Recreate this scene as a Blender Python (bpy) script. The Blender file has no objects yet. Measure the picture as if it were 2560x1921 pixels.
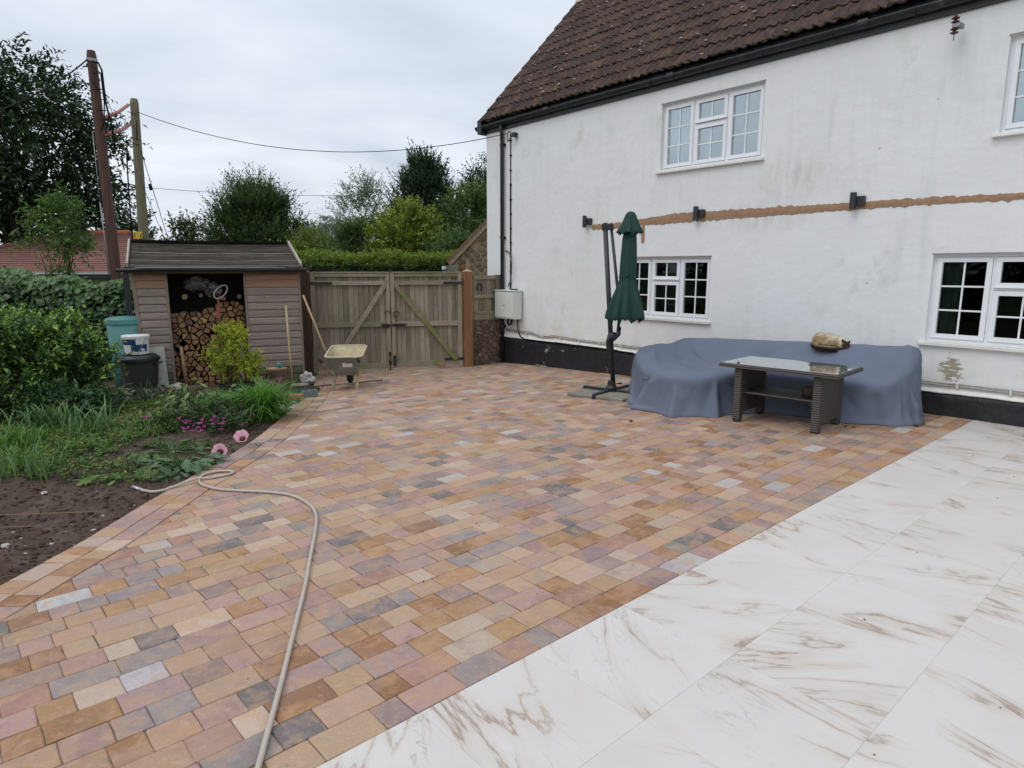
import bpy, bmesh, math, random
import numpy as np
from mathutils import Vector, Matrix, noise as mnoise
R = math.radians
random.seed(7)
scene = bpy.context.scene

# ------------------------------------------------------------------ camera
cam_d = bpy.data.cameras.new('camera'); cam = bpy.data.objects.new('camera', cam_d)
scene.collection.objects.link(cam); scene.camera = cam
cam.location = (0, 0, 1.68); cam.rotation_euler = (R(90 - 10.09), 0, R(0.0))
cam_d.sensor_width = 36; cam_d.lens = 23.04; cam_d.clip_start = .05; cam_d.clip_end = 1500

# ------------------------------------------------------------------ light
SUN_EL, SUN_AZ = 52, 235          # azimuth of the sun measured clockwise from +y
world = bpy.data.worlds.new('World'); scene.world = world; world.use_nodes = True
wn, wl = world.node_tree.nodes, world.node_tree.links
wn.clear()
def wnode(t, **k):
    n = wn.new(t)
    for a, b in k.items(): setattr(n, a, b)
    return n
wout = wnode('ShaderNodeOutputWorld'); wbg = wnode('ShaderNodeBackground'); wbg.inputs[1].default_value = 1.0
sky = wnode('ShaderNodeTexSky'); sky.sky_type = 'NISHITA'; sky.sun_disc = False
sky.sun_elevation = R(SUN_EL); sky.sun_rotation = R(SUN_AZ); sky.air_density = 1.2; sky.dust_density = 3
skm = wnode('ShaderNodeVectorMath', operation='SCALE'); skm.inputs[3].default_value = 0.08
tc = wnode('ShaderNodeTexCoord'); sep = wnode('ShaderNodeSeparateXYZ')
wl.new(tc.outputs['Generated'], sep.inputs[0])
zc = wnode('ShaderNodeMath', operation='MAXIMUM'); zc.inputs[1].default_value = 0.0; wl.new(sep.outputs[2], zc.inputs[0])
za = wnode('ShaderNodeMath', operation='ADD'); za.inputs[1].default_value = 0.12; wl.new(zc.outputs[0], za.inputs[0])
dx = wnode('ShaderNodeMath', operation='DIVIDE'); wl.new(sep.outputs[0], dx.inputs[0]); wl.new(za.outputs[0], dx.inputs[1])
dy = wnode('ShaderNodeMath', operation='DIVIDE'); wl.new(sep.outputs[1], dy.inputs[0]); wl.new(za.outputs[0], dy.inputs[1])
cmb = wnode('ShaderNodeCombineXYZ'); wl.new(dx.outputs[0], cmb.inputs[0]); wl.new(dy.outputs[0], cmb.inputs[1]); cmb.inputs[2].default_value = 3.7
ns = wnode('ShaderNodeTexNoise'); ns.inputs['Scale'].default_value = 0.62; ns.inputs['Detail'].default_value = 6; ns.inputs['Roughness'].default_value = .52; ns.inputs['Distortion'].default_value = .35
wl.new(cmb.outputs[0], ns.inputs['Vector'])
cr = wnode('ShaderNodeValToRGB')
cr.color_ramp.elements[0].position = .36; cr.color_ramp.elements[0].color = (.50, .555, .640, 1)
cr.color_ramp.elements[1].position = .62; cr.color_ramp.elements[1].color = (.735, .780, .845, 1)
wl.new(ns.outputs['Fac'], cr.inputs[0])
# overcast sky: brighter towards the zenith, a pale band low on the horizon
ge = wnode('ShaderNodeMapRange'); ge.inputs[1].default_value = .0; ge.inputs[2].default_value = 1; ge.inputs[3].default_value = 1.0; ge.inputs[4].default_value = 1.65
ge.interpolation_type = 'SMOOTHSTEP'; wl.new(zc.outputs[0], ge.inputs[0])
gh = wnode('ShaderNodeMapRange'); gh.inputs[1].default_value = .0; gh.inputs[2].default_value = .30; gh.inputs[3].default_value = 1.14; gh.inputs[4].default_value = 1.0
wl.new(zc.outputs[0], gh.inputs[0])
gm = wnode('ShaderNodeMath', operation='MULTIPLY'); wl.new(ge.outputs[0], gm.inputs[0]); wl.new(gh.outputs[0], gm.inputs[1])
gk = wnode('ShaderNodeMath', operation='MULTIPLY'); gk.inputs[1].default_value = .94; wl.new(gm.outputs[0], gk.inputs[0])
csc = wnode('ShaderNodeVectorMath', operation='SCALE'); wl.new(cr.outputs[0], csc.inputs[0]); wl.new(gk.outputs[0], csc.inputs[3])
wl.new(sky.outputs[0], skm.inputs[0])
mx = wnode('ShaderNodeMix', data_type='RGBA'); mx.inputs[0].default_value = .90
wl.new(skm.outputs[0], mx.inputs[6]); wl.new(csc.outputs[0], mx.inputs[7]); wl.new(mx.outputs[2], wbg.inputs[0]); wl.new(wbg.outputs[0], wout.inputs[0])
sun_d = bpy.data.lights.new('sun', 'SUN'); sun_d.energy = .6; sun_d.angle = R(35); sun_d.color = (1, .97, .93)
sun = bpy.data.objects.new('sun', sun_d); scene.collection.objects.link(sun)
sd = Vector((math.sin(R(SUN_AZ)) * math.cos(R(SUN_EL)), math.cos(R(SUN_AZ)) * math.cos(R(SUN_EL)), math.sin(R(SUN_EL))))
sun.rotation_euler = sd.to_track_quat('Z', 'Y').to_euler(); sun.location = (-20, -20, 30)
vs = scene.view_settings; vs.view_transform = 'Standard'; vs.look = 'None'; vs.gamma = 1; vs.exposure = 0.30; vs.use_curve_mapping = False

# ------------------------------------------------------------------ helpers
COL = scene.collection
def link(o, parent=None):
    COL.objects.link(o)
    if parent is not None: o.parent = parent
    return o
def tag(o, label=None, cat=None, group=None, kind=None):
    if label: o['label'] = label
    if cat: o['category'] = cat
    if group: o['group'] = group
    if kind: o['kind'] = kind
    return o
def thing(name, label, cat, loc=(0, 0, 0), rz=0, group=None):
    o = bpy.data.objects.new(name, None); o.empty_display_size = .2
    o.location = loc; o.rotation_euler = (0, 0, rz); link(o); tag(o, label, cat, group); return o
def copy_tree(o, parent=None):
    c = o.copy(); COL.objects.link(c)
    if parent is not None: c.parent = parent
    for ch in list(o.children): copy_tree(ch, c)
    return c

class MB:
    def __init__(s): s.v = []; s.f = []
    def add(s, vs_, fs):
        b = len(s.v); s.v += [tuple(p) for p in vs_]; s.f += [tuple(i + b for i in f) for f in fs]; return s
    def box(s, x0, x1, y0, y1, z0, z1, M=None):
        p = [(x0, y0, z0), (x1, y0, z0), (x1, y1, z0), (x0, y1, z0), (x0, y0, z1), (x1, y0, z1), (x1, y1, z1), (x0, y1, z1)]
        if M is not None: p = [M @ Vector(q) for q in p]
        return s.add(p, [(0, 3, 2, 1), (4, 5, 6, 7), (0, 1, 5, 4), (1, 2, 6, 5), (2, 3, 7, 6), (3, 0, 4, 7)])
    def bar(s, a, b, w, d, up=(0, 0, 1)):
        a, b = Vector(a), Vector(b); z = (b - a).normalized(); x = Vector(up).cross(z)
        if x.length < 1e-4: x = Vector((1, 0, 0)).cross(z)
        x.normalize(); y = z.cross(x); L = (b - a).length
        M = Matrix((x, y, z)).transposed().to_4x4(); M.translation = a
        return s.box(-w / 2, w / 2, -d / 2, d / 2, 0, L, M)
    def tube(s, pts, r, seg=8, cap=True):
        pts = [Vector(p) for p in pts]; n = len(pts); rs = r if isinstance(r, (list, tuple)) else [r] * n
        prev = None; vv = []
        for i, p in enumerate(pts):
            t = (pts[min(i + 1, n - 1)] - pts[max(i - 1, 0)]).normalized()
            if prev is None:
                a = t.orthogonal().normalized()
            else:
                a = (prev - t * prev.dot(t))
                a = a.normalized() if a.length > 1e-6 else t.orthogonal().normalized()
            prev = a; b = t.cross(a)
            for k in range(seg):
                an = 2 * math.pi * k / seg; vv.append(p + (a * math.cos(an) + b * math.sin(an)) * rs[i])
        ff = [(i * seg + k, i * seg + (k + 1) % seg, (i + 1) * seg + (k + 1) % seg, (i + 1) * seg + k) for i in range(n - 1) for k in range(seg)]
        if cap: ff += [tuple(range(seg - 1, -1, -1)), tuple((n - 1) * seg + k for k in range(seg))]
        return s.add(vv, ff)
    def lathe(s, prof, seg=24, c=(0, 0, 0), fn=None):
        vv = []
        for (r, z) in prof:
            for k in range(seg):
                a = 2 * math.pi * k / seg; q = (r, z) if fn is None else fn(r, z, a)
                vv.append((c[0] + q[0] * math.cos(a), c[1] + q[0] * math.sin(a), c[2] + q[1]))
        n = len(prof)
        return s.add(vv, [(i * seg + k, i * seg + (k + 1) % seg, (i + 1) * seg + (k + 1) % seg, (i + 1) * seg + k) for i in range(n - 1) for k in range(seg)])
    def prism(s, poly, z0, z1, M=None):
        n = len(poly); p = [(x, y, z0) for x, y in poly] + [(x, y, z1) for x, y in poly]
        if M is not None: p = [M @ Vector(q) for q in p]
        return s.add(p, [tuple(range(n - 1, -1, -1)), tuple(range(n, 2 * n))] + [(i, (i + 1) % n, n + (i + 1) % n, n + i) for i in range(n)])
    def grid(s, fn, nu, nv):
        return s.add([fn(i / nu, j / nv) for j in range(nv + 1) for i in range(nu + 1)],
                     [(j * (nu + 1) + i, j * (nu + 1) + i + 1, (j + 1) * (nu + 1) + i + 1, (j + 1) * (nu + 1) + i) for j in range(nv) for i in range(nu)])
    def blob(s, c, r, seed=0, amp=.25, sub=1, sq=1):
        bm = bmesh.new(); bmesh.ops.create_icosphere(bm, subdivisions=sub, radius=1)
        vv = []
        for v in bm.verts:
            k = 1 + amp * mnoise.noise(v.co * 1.7 + Vector((seed * 3.1, seed * 1.7, 0)))
            vv.append((c[0] + v.co.x * r * k, c[1] + v.co.y * r * k, c[2] + v.co.z * r * k * sq))
        ff = [tuple(v.index for v in f.verts) for f in bm.faces]; bm.free(); return s.add(vv, ff)
    def mesh(s, name, mat, smooth=False, bevel=0, col=None, seg=1):
        me = bpy.data.meshes.new(name); me.from_pydata(s.v, [], s.f)
        if bevel:
            bm = bmesh.new(); bm.from_mesh(me)
            ed = [e for e in bm.edges if len(e.link_faces) == 2 and e.calc_face_angle(0) > .5]
            bmesh.ops.bevel(bm, geom=ed, offset=bevel, segments=seg, affect='EDGES', clamp_overlap=True)
            bm.to_mesh(me); bm.free()
        if mat: me.materials.append(mat)
        if smooth: me.polygons.foreach_set('use_smooth', [True] * len(me.polygons))
        if col is not None:
            at = me.color_attributes.new('Col', 'FLOAT_COLOR', 'POINT')
            at.data.foreach_set('color', list((*col, 1.0)) * len(me.vertices))
        me.update(); return me
    def build(s, name, mat, parent=None, smooth=False, bevel=0, col=None, seg=1, kind=None):
        o = bpy.data.objects.new(name, s.mesh(name, mat, smooth, bevel, col, seg)); link(o, parent)
        if kind: o['kind'] = kind
        return o
def autosmooth(o, ang=35):
    me = o.data; bm = bmesh.new(); bm.from_mesh(me)
    for f in bm.faces: f.smooth = True
    for e in bm.edges: e.smooth = not (len(e.link_faces) != 2 or e.calc_face_angle(0) > R(ang))
    bm.to_mesh(me); bm.free(); return o
def Mrt(loc=(0, 0, 0), rz=0, rx=0, ry=0):
    return Matrix.Translation(loc) @ Matrix.Rotation(rz, 4, 'Z') @ Matrix.Rotation(ry, 4, 'Y') @ Matrix.Rotation(rx, 4, 'X')

# ------------------------------------------------------------------ materials
def newmat(name):
    m = bpy.data.materials.new(name); m.use_nodes = True; nt = m.node_tree
    b = nt.nodes['Principled BSDF']; return m, nt, b
def N(nt, t, **k):
    n = nt.nodes.new(t)
    for a, b in k.items(): setattr(n, a, b)
    return n
def coords(nt, stretch=(1, 1, 1), rnd=True, gen='Object'):
    tcn = N(nt, 'ShaderNodeTexCoord'); mp = N(nt, 'ShaderNodeMapping'); mp.inputs['Scale'].default_value = stretch
    if rnd:
        oi = N(nt, 'ShaderNodeObjectInfo'); ml = N(nt, 'ShaderNodeMath', operation='MULTIPLY'); ml.inputs[1].default_value = 61.7
        nt.links.new(oi.outputs['Random'], ml.inputs[0]); ad = N(nt, 'ShaderNodeVectorMath', operation='ADD')
        nt.links.new(tcn.outputs[gen], mp.inputs[0]); nt.links.new(mp.outputs[0], ad.inputs[0]); nt.links.new(ml.outputs[0], ad.inputs[1]); return ad.outputs[0]
    nt.links.new(tcn.outputs[gen], mp.inputs[0]); return mp.outputs[0]
def noise(nt, vec, scale, detail=4, rough=.55, dist=0):
    n = N(nt, 'ShaderNodeTexNoise'); n.inputs['Scale'].default_value = scale; n.inputs['Detail'].default_value = detail
    n.inputs['Roughness'].default_value = rough; n.inputs['Distortion'].default_value = dist; nt.links.new(vec, n.inputs['Vector']); return n.outputs['Fac']
def ramp(nt, fac, p0, p1, c0=(0, 0, 0, 1), c1=(1, 1, 1, 1)):
    r = N(nt, 'ShaderNodeValToRGB'); e = r.color_ramp.elements
    e[0].position = p0; e[0].color = (*c0[:3], 1); e[1].position = p1; e[1].color = (*c1[:3], 1); nt.links.new(fac, r.inputs[0]); return r.outputs[0]
def mixc(nt, fac, a, b, blend='MIX'):
    m = N(nt, 'ShaderNodeMix', data_type='RGBA', blend_type=blend); L = nt.links
    for i, v in ((0, fac), (6, a), (7, b)):
        if hasattr(v, 'is_linked') or isinstance(v, bpy.types.NodeSocket): L.new(v, m.inputs[i])
        elif i == 0: m.inputs[0].default_value = v
        else: m.inputs[i].default_value = (*v[:3], 1)
    return m.outputs[2]
def mth(nt, op, a, b=None, c=None):
    m = N(nt, 'ShaderNodeMath', operation=op)
    for i, v in enumerate((a, b, c)):
        if v is None: continue
        if isinstance(v, bpy.types.NodeSocket): nt.links.new(v, m.inputs[i])
        else: m.inputs[i].default_value = v
    return m.outputs[0]
def bump(nt, bsdf, h, strength=.3, dist=.01):
    b = N(nt, 'ShaderNodeBump'); b.inputs['Strength'].default_value = strength; b.inputs['Distance'].default_value = dist
    nt.links.new(h, b.inputs['Height']); nt.links.new(b.outputs[0], bsdf.inputs['Normal']); return b
def surf(name, c1, c2=None, scale=8, rough=.7, bmp=.2, bscale=40, stretch=(1, 1, 1), rnd=.12, c3=None, s3=2.5, t3=(.5, .65), metal=0, spec=.5, bdist=.004, colattr=False, detail=4):
    m, nt, b = newmat(name); v = coords(nt, stretch); L = nt.links
    c2 = c2 or tuple(x * .75 for x in c1)
    c = mixc(nt, ramp(nt, noise(nt, v, scale, detail), .3, .7), c1, c2)
    if colattr:
        a = N(nt, 'ShaderNodeVertexColor'); a.layer_name = 'Col'; c = mixc(nt, 1.0, c, a.outputs[0], 'MULTIPLY')
    if c3: c = mixc(nt, ramp(nt, noise(nt, v, s3, 5), *t3), c, c3)
    oi = N(nt, 'ShaderNodeObjectInfo'); mr = N(nt, 'ShaderNodeMapRange'); mr.inputs[3].default_value = 1 - rnd; mr.inputs[4].default_value = 1 + rnd
    L.new(oi.outputs['Random'], mr.inputs[0]); sc = N(nt, 'ShaderNodeVectorMath', operation='SCALE'); L.new(c, sc.inputs[0]); L.new(mr.outputs[0], sc.inputs[3])
    L.new(sc.outputs[0], b.inputs['Base Color']); b.inputs['Roughness'].default_value = rough; b.inputs['Metallic'].default_value = metal
    b.inputs['Specular IOR Level'].default_value = spec
    if bmp: bump(nt, b, noise(nt, v, bscale, 5, .6), bmp, bdist)
    return m
def wood(name, c1, c2, axis='x', rough=.8, green=None, rnd=.15, t3=(.5, .7), knots=True):
    st = {'x': (1.2, 14, 14), 'z': (14, 14, 1.2), 'y': (14, 1.2, 14)}[axis]
    m, nt, b = newmat(name); v = coords(nt, st); v1 = coords(nt, (1, 1, 1)); L = nt.links
    g1 = noise(nt, v, 1.6, 6, .65, .6)
    c = mixc(nt, ramp(nt, g1, .32, .68), c1, c2)
    g2 = ramp(nt, noise(nt, v, 7, 3, .6), .56, .72)
    c = mixc(nt, mth(nt, 'MULTIPLY', g2, .55), c, tuple(x * .45 for x in c2))
    if knots:
        vo = N(nt, 'ShaderNodeTexVoronoi'); vo.inputs['Scale'].default_value = 3.3; L.new(v1, vo.inputs['Vector'])
        c = mixc(nt, ramp(nt, vo.outputs['Distance'], .035, .075, (.8, .8, .8), (0, 0, 0)), c, tuple(x * .3 for x in c2))
    if green: c = mixc(nt, ramp(nt, noise(nt, v1, 2.2, 5, .6), *t3), c, green)
    oi = N(nt, 'ShaderNodeObjectInfo'); mr = N(nt, 'ShaderNodeMapRange'); mr.inputs[3].default_value = 1 - rnd; mr.inputs[4].default_value = 1 + rnd
    L.new(oi.outputs['Random'], mr.inputs[0]); sc = N(nt, 'ShaderNodeVectorMath', operation='SCALE'); L.new(c, sc.inputs[0]); L.new(mr.outputs[0], sc.inputs[3])
    L.new(sc.outputs[0], b.inputs['Base Color']); b.inputs['Roughness'].default_value = rough; b.inputs['Specular IOR Level'].default_value = .25
    bump(nt, b, g1, .5, .006); return m

def paver_mat():
    m, nt, b = newmat('paver_stone'); v = coords(nt, (1, 1, 1), rnd=True); L = nt.links
    a = N(nt, 'ShaderNodeVertexColor'); a.layer_name = 'Col'
    n1 = noise(nt, v, 9, 6, .62, .5); n2 = noise(nt, v, 26, 5, .7); n3 = noise(nt, v, 120, 3, .7)
    c = mixc(nt, ramp(nt, n1, .46, .60), a.outputs[0], mixc(nt, .55, a.outputs[0], (.43, .26, .14)))
    n4 = noise(nt, v, 5, 5, .6, .8)
    c = mixc(nt, ramp(nt, n4, .48, .66, (0, 0, 0), (.6, .6, .6)), c, mixc(nt, .45, a.outputs[0], (.36, .27, .26)))
    c = mixc(nt, ramp(nt, n2, .54, .70, (0, 0, 0), (.55, .55, .55)), c, mixc(nt, .5, a.outputs[0], (.56, .47, .40)))
    c = mixc(nt, ramp(nt, n1, .30, .44, (.75, .75, .75), (0, 0, 0)), c, mixc(nt, .55, a.outputs[0], (.19, .13, .11)))
    sc = mth(nt, 'MULTIPLY_ADD', n3, .5, .75); s2 = N(nt, 'ShaderNodeVectorMath', operation='SCALE'); L.new(c, s2.inputs[0]); L.new(sc, s2.inputs[3])
    L.new(s2.outputs[0], b.inputs['Base Color'])
    L.new(ramp(nt, n2, .3, .7, (.55, .55, .55), (.8, .8, .8)), b.inputs['Roughness']); b.inputs['Specular IOR Level'].default_value = .35
    h = mth(nt, 'ADD', n2, mth(nt, 'MULTIPLY', n3, .35)); bump(nt, b, h, .45, .004); return m
def porcelain_mat():
    m, nt, b = newmat('marble_effect_porcelain'); L = nt.links
    oi = N(nt, 'ShaderNodeObjectInfo'); tcn = N(nt, 'ShaderNodeTexCoord')
    vr = N(nt, 'ShaderNodeVectorRotate'); vr.rotation_type = 'Z_AXIS'; L.new(tcn.outputs['Object'], vr.inputs['Vector'])
    L.new(mth(nt, 'MULTIPLY_ADD', oi.outputs['Random'], 1.6, .1), vr.inputs['Angle'])
    off = N(nt, 'ShaderNodeVectorMath', operation='ADD'); L.new(vr.outputs[0], off.inputs[0]); L.new(mth(nt, 'MULTIPLY', oi.outputs['Random'], 91.3), off.inputs[1]); v = off.outputs[0]
    mp = N(nt, 'ShaderNodeMapping'); mp.inputs['Scale'].default_value = (.45, 1.7, 1); L.new(v, mp.inputs[0]); vs_ = mp.outputs[0]
    w1 = noise(nt, vs_, 1.7, 7, .56, .5)
    vein = ramp(nt, mth(nt, 'ABSOLUTE', mth(nt, 'SUBTRACT', w1, .5)), .0, .013, (1, 1, 1), (0, 0, 0))
    w2 = noise(nt, vs_, 2.6, 8, .6, 1.1)
    vein2 = ramp(nt, mth(nt, 'ABSOLUTE', mth(nt, 'SUBTRACT', w2, .53)), .0, .010, (1, 1, 1), (0, 0, 0))
    soft = ramp(nt, mth(nt, 'ABSOLUTE', mth(nt, 'SUBTRACT', w1, .5)), .0, .07, (1, 1, 1), (0, 0, 0))
    mask = ramp(nt, noise(nt, v, 1.7, 3, .5), .40, .60); mask2 = ramp(nt, noise(nt, v, 2.6, 3, .5), .47, .66)
    c = mixc(nt, mth(nt, 'MULTIPLY', soft, mth(nt, 'MULTIPLY', mask, .55)), (.585, .548, .515), (.45, .365, .29))
    c = mixc(nt, mth(nt, 'MULTIPLY', ramp(nt, noise(nt, v, 1.1, 4), .45, .7), .5), c, (.51, .462, .425))
    c = mixc(nt, mth(nt, 'MULTIPLY', vein, mth(nt, 'MULTIPLY', mask, .85)), c, (.27, .18, .125))
    c = mixc(nt, mth(nt, 'MULTIPLY', vein2, mth(nt, 'MULTIPLY', mask2, .6)), c, (.27, .25, .25))
    L.new(c, b.inputs['Base Color']); b.inputs['Roughness'].default_value = .38; b.inputs['Specular IOR Level'].default_value = .4
    bump(nt, b, noise(nt, v, 60, 3), .08, .002); return m
def wall_mat():
    m, nt, b = newmat('white_render'); L = nt.links
    tcn = N(nt, 'ShaderNodeTexCoord'); v = tcn.outputs['Object']; sp = N(nt, 'ShaderNodeSeparateXYZ'); L.new(v, sp.inputs[0])
    def st(sx, sz, sc, d=5, r=.6, off=0):
        mp = N(nt, 'ShaderNodeMapping'); mp.inputs['Scale'].default_value = (sx, 1, sz); mp.inputs['Location'].default_value = (off, 0, 0); L.new(v, mp.inputs[0]); return noise(nt, mp.outputs[0], sc, d, r)
    c = mixc(nt, ramp(nt, st(1, 1, .9), .35, .7), (.765, .765, .765), (.72, .72, .722))
    streak = mth(nt, 'MULTIPLY', ramp(nt, st(6, .5, 1.3), .50, .74), ramp(nt, st(1, 1, .8, 3, .5, 5), .42, .62))
    c = mixc(nt, mth(nt, 'MULTIPLY', streak, .42), c, (.56, .57, .52))
    grime = mth(nt, 'MULTIPLY', ramp(nt, st(1.4, 1, 2.2, 6, .7, 9), .52, .70), ramp(nt, st(1, 1.3, .55, 3, .5, 13), .50, .62))
    c = mixc(nt, mth(nt, 'MULTIPLY', grime, .55), c, (.50, .50, .43))
    # splash-back algae low on the wall
    low = N(nt, 'ShaderNodeMapRange'); low.inputs[1].default_value = .95; low.inputs[2].default_value = .25; low.inputs[3].default_value = 0; low.inputs[4].default_value = 1; L.new(sp.outputs[2], low.inputs[0])
    c = mixc(nt, mth(nt, 'MULTIPLY', low.outputs[0], mth(nt, 'MULTIPLY', ramp(nt, st(2.5, 1, 1.6, 6, .65, 3), .38, .66), .6)), c, (.60, .58, .45))
    # stain below the hanging ornament and the corner of the upper window
    def spot(x, z, rx, rz):
        dxn = mth(nt, 'DIVIDE', mth(nt, 'SUBTRACT', sp.outputs[0], x), rx); dzn = mth(nt, 'DIVIDE', mth(nt, 'SUBTRACT', sp.outputs[2], z), rz)
        d = mth(nt, 'SQRT', mth(nt, 'ADD', mth(nt, 'MULTIPLY', dxn, dxn), mth(nt, 'MULTIPLY', dzn, dzn))); mr = N(nt, 'ShaderNodeMapRange'); mr.inputs[1].default_value = 1; mr.inputs[2].default_value = .2; L.new(d, mr.inputs[0]); return mr.outputs[0]
    for (x, z, rx, rz, k, cc) in ((-.55, 3.75, .22, .5, .35, (.50, .52, .48)), (-2.35, 2.85, .75, .42, .6, (.50, .47, .40)), (-2.9, 2.42, .6, .22, .6, (.42, .44, .36)), (-1.45, 2.7, .3, .4, .3, (.5, .5, .45)), (-2.75, 2.3, .9, .16, .55, (.42, .43, .35)), (-1.9, 3.6, .05, .7, .45, (.55, .45, .38))):
        c = mixc(nt, mth(nt, 'MULTIPLY', mth(nt, 'MULTIPLY', spot(x, z, rx, rz), ramp(nt, st(5, 1, 2.0, 6, .7, x), .38, .66)), k), c, cc)
    # flaking patch under the right-hand ground floor window: old grey coat shows
    fl = mth(nt, 'MULTIPLY', spot(-.28, .52, .17, .24), 1.0); fn_ = ramp(nt, mth(nt, 'ADD', st(2.2, 6, 4.0, 5, .7, 2), mth(nt, 'MULTIPLY', fl, .22)), .62, .65)
    c = mixc(nt, mth(nt, 'MULTIPLY', fn_, ramp(nt, fl, .05, .2)), c, (.33, .30, .22))
    fl2 = spot(.6, .55, 1.1, .35); fn2 = ramp(nt, st(4, 6, 5.0, 4, .7, 8), .69, .72); c = mixc(nt, mth(nt, 'MULTIPLY', fn2, ramp(nt, fl2, .05, .3)), c, (.42, .40, .33))
    pits = ramp(nt, st(1, 1, 9, 2, .5, 21), .765, .79); c = mixc(nt, mth(nt, 'MULTIPLY', pits, .7), c, (.38, .36, .32))
    L.new(c, b.inputs['Base Color']); b.inputs['Roughness'].default_value = .85; b.inputs['Specular IOR Level'].default_value = .2
    h = mth(nt, 'ADD', mth(nt, 'MULTIPLY', noise(nt, v, 1.6, 3), 3.0), mth(nt, 'ADD', mth(nt, 'MULTIPLY', noise(nt, v, 9, 5, .6), .8), mth(nt, 'MULTIPLY', noise(nt, v, 70, 4), .3)))
    bump(nt, b, h, .35, .02); return m
def leaf_mat(name, rough=.5, trans=.25, tc_=(1.1, 1.25, .6)):
    m, nt, b = newmat(name); L = nt.links; a = N(nt, 'ShaderNodeVertexColor'); a.layer_name = 'Col'
    L.new(a.outputs[0], b.inputs['Base Color']); b.inputs['Roughness'].default_value = rough; b.inputs['Specular IOR Level'].default_value = .35
    t = N(nt, 'ShaderNodeBsdfTranslucent'); L.new(mixc(nt, 1.0, a.outputs[0], tc_, 'MULTIPLY'), t.inputs[0])
    mxs = N(nt, 'ShaderNodeMixShader'); mxs.inputs[0].default_value = trans; L.new(b.outputs[0], mxs.inputs[1]); L.new(t.outputs[0], mxs.inputs[2])
    L.new(mxs.outputs[0], nt.nodes['Material Output'].inputs[0]); return m
def attr_mat(name, rough=.7, bmp=0, bscale=60, spec=.4):
    m, nt, b = newmat(name); a = N(nt, 'ShaderNodeVertexColor'); a.layer_name = 'Col'; v = coords(nt)
    n = noise(nt, v, bscale, 4); c = mixc(nt, mth(nt, 'MULTIPLY', n, .35), a.outputs[0], mixc(nt, .5, a.outputs[0], (0, 0, 0)))
    nt.links.new(c, b.inputs['Base Color']); b.inputs['Roughness'].default_value = rough; b.inputs['Specular IOR Level'].default_value = spec
    if bmp: bump(nt, b, n, bmp, .004)
    return m
def glass_mat(name, refl=.22, tint=(.75, .8, .78)):
    m, nt, b = newmat(name); L = nt.links; nt.nodes.remove(b)
    tr = N(nt, 'ShaderNodeBsdfTransparent'); tr.inputs[0].default_value = (*tint, 1); gl = N(nt, 'ShaderNodeBsdfGlossy'); gl.inputs['Roughness'].default_value = .02
    gl.inputs[0].default_value = (.9, .95, 1, 1) if refl else (.45, .47, .48, 1); fr = N(nt, 'ShaderNodeFresnel'); fr.inputs[0].default_value = 1.5
    ms = N(nt, 'ShaderNodeMixShader'); L.new(mth(nt, 'ADD', fr.outputs[0], refl), ms.inputs[0]); L.new(tr.outputs[0], ms.inputs[1]); L.new(gl.outputs[0], ms.inputs[2])
    v = coords(nt); bp = N(nt, 'ShaderNodeBump'); bp.inputs['Strength'].default_value = .03; bp.inputs['Distance'].default_value = .01
    L.new(noise(nt, v, 3, 2), bp.inputs['Height']); L.new(bp.outputs[0], gl.inputs['Normal'])
    L.new(ms.outputs[0], nt.nodes['Material Output'].inputs[0]); return m
def ornament(nt): pass

M = {}
M['paver'] = paver_mat(); M['tile'] = porcelain_mat(); M['render'] = wall_mat()
M['joint'] = surf('kiln_sand_joint', (.20, .13, .09), (.12, .08, .06), 30, .95, .4, 120)
M['grout'] = surf('pale_grout', (.46, .44, .42), (.38, .36, .34), 30, .9, .2, 120)
M['soil'] = surf('garden_soil', (.072, .043, .029), (.036, .021, .014), 22, .95, 1.0, 45, c3=(.105, .072, .053), s3=5, t3=(.5, .7), bdist=.02, detail=8)
M['clod'] = attr_mat('soil_clod', .95, .5, 90, .1)
M['grass'] = surf('rough_grass', (.05, .10, .02), (.03, .06, .015), 3, .9, .5, 30)
M['tar'] = surf('black_bitumen_paint', (.016, .016, .020), (.007, .007, .009), 9, .55, .9, 15, c3=(.26, .24, .20), s3=6.5, t3=(.655, .69), bdist=.012)
M['chase'] = surf('bare_sand_cement', (.36, .22, .135), (.27, .165, .10), 22, .95, .5, 60)
M['upvc'] = surf('white_upvc', (.80, .81, .83), (.77, .78, .80), 3, .32, 0, rnd=.02)
M['sill'] = surf('painted_sill', (.76, .75, .72), (.66, .65, .60), 14, .6, .15, 60, c3=(.45, .43, .36), s3=9, t3=(.62, .75))
M['blackplastic'] = surf('black_plastic', (.020, .021, .024), (.012, .012, .014), 9, .42, .1, 60, c3=(.06, .06, .06), s3=6, t3=(.6, .8))
M['greymetal'] = surf('dark_grey_powder_coat', (.030, .033, .037), (.022, .024, .028), 9, .45, .05, 60)
M['rooftile'] = surf('brown_concrete_tile', (.070, .036, .028), (.032, .019, .017), 11, .92, .9, 38, rnd=.34, c3=(.095, .052, .028), s3=4.5, t3=(.50, .66), bdist=.016, detail=8)
M['moss'] = surf('roof_moss', (.060, .055, .022), (.035, .030, .018), 30, 1, .6, 60)
M['lichen'] = surf('pale_lichen', (.50, .46, .40), (.38, .34, .28), 30, 1, .2, 60)
M['fence'] = wood('weathered_gate_timber', (.31, .26, .195), (.19, .155, .115), 'z', green=(.165, .165, .085), t3=(.52, .72), rnd=.22)
M['fencex'] = wood('weathered_rail_timber', (.33, .285, .215), (.21, .175, .13), 'x', green=(.18, .185, .08), t3=(.46, .68), rnd=.12)
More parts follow.
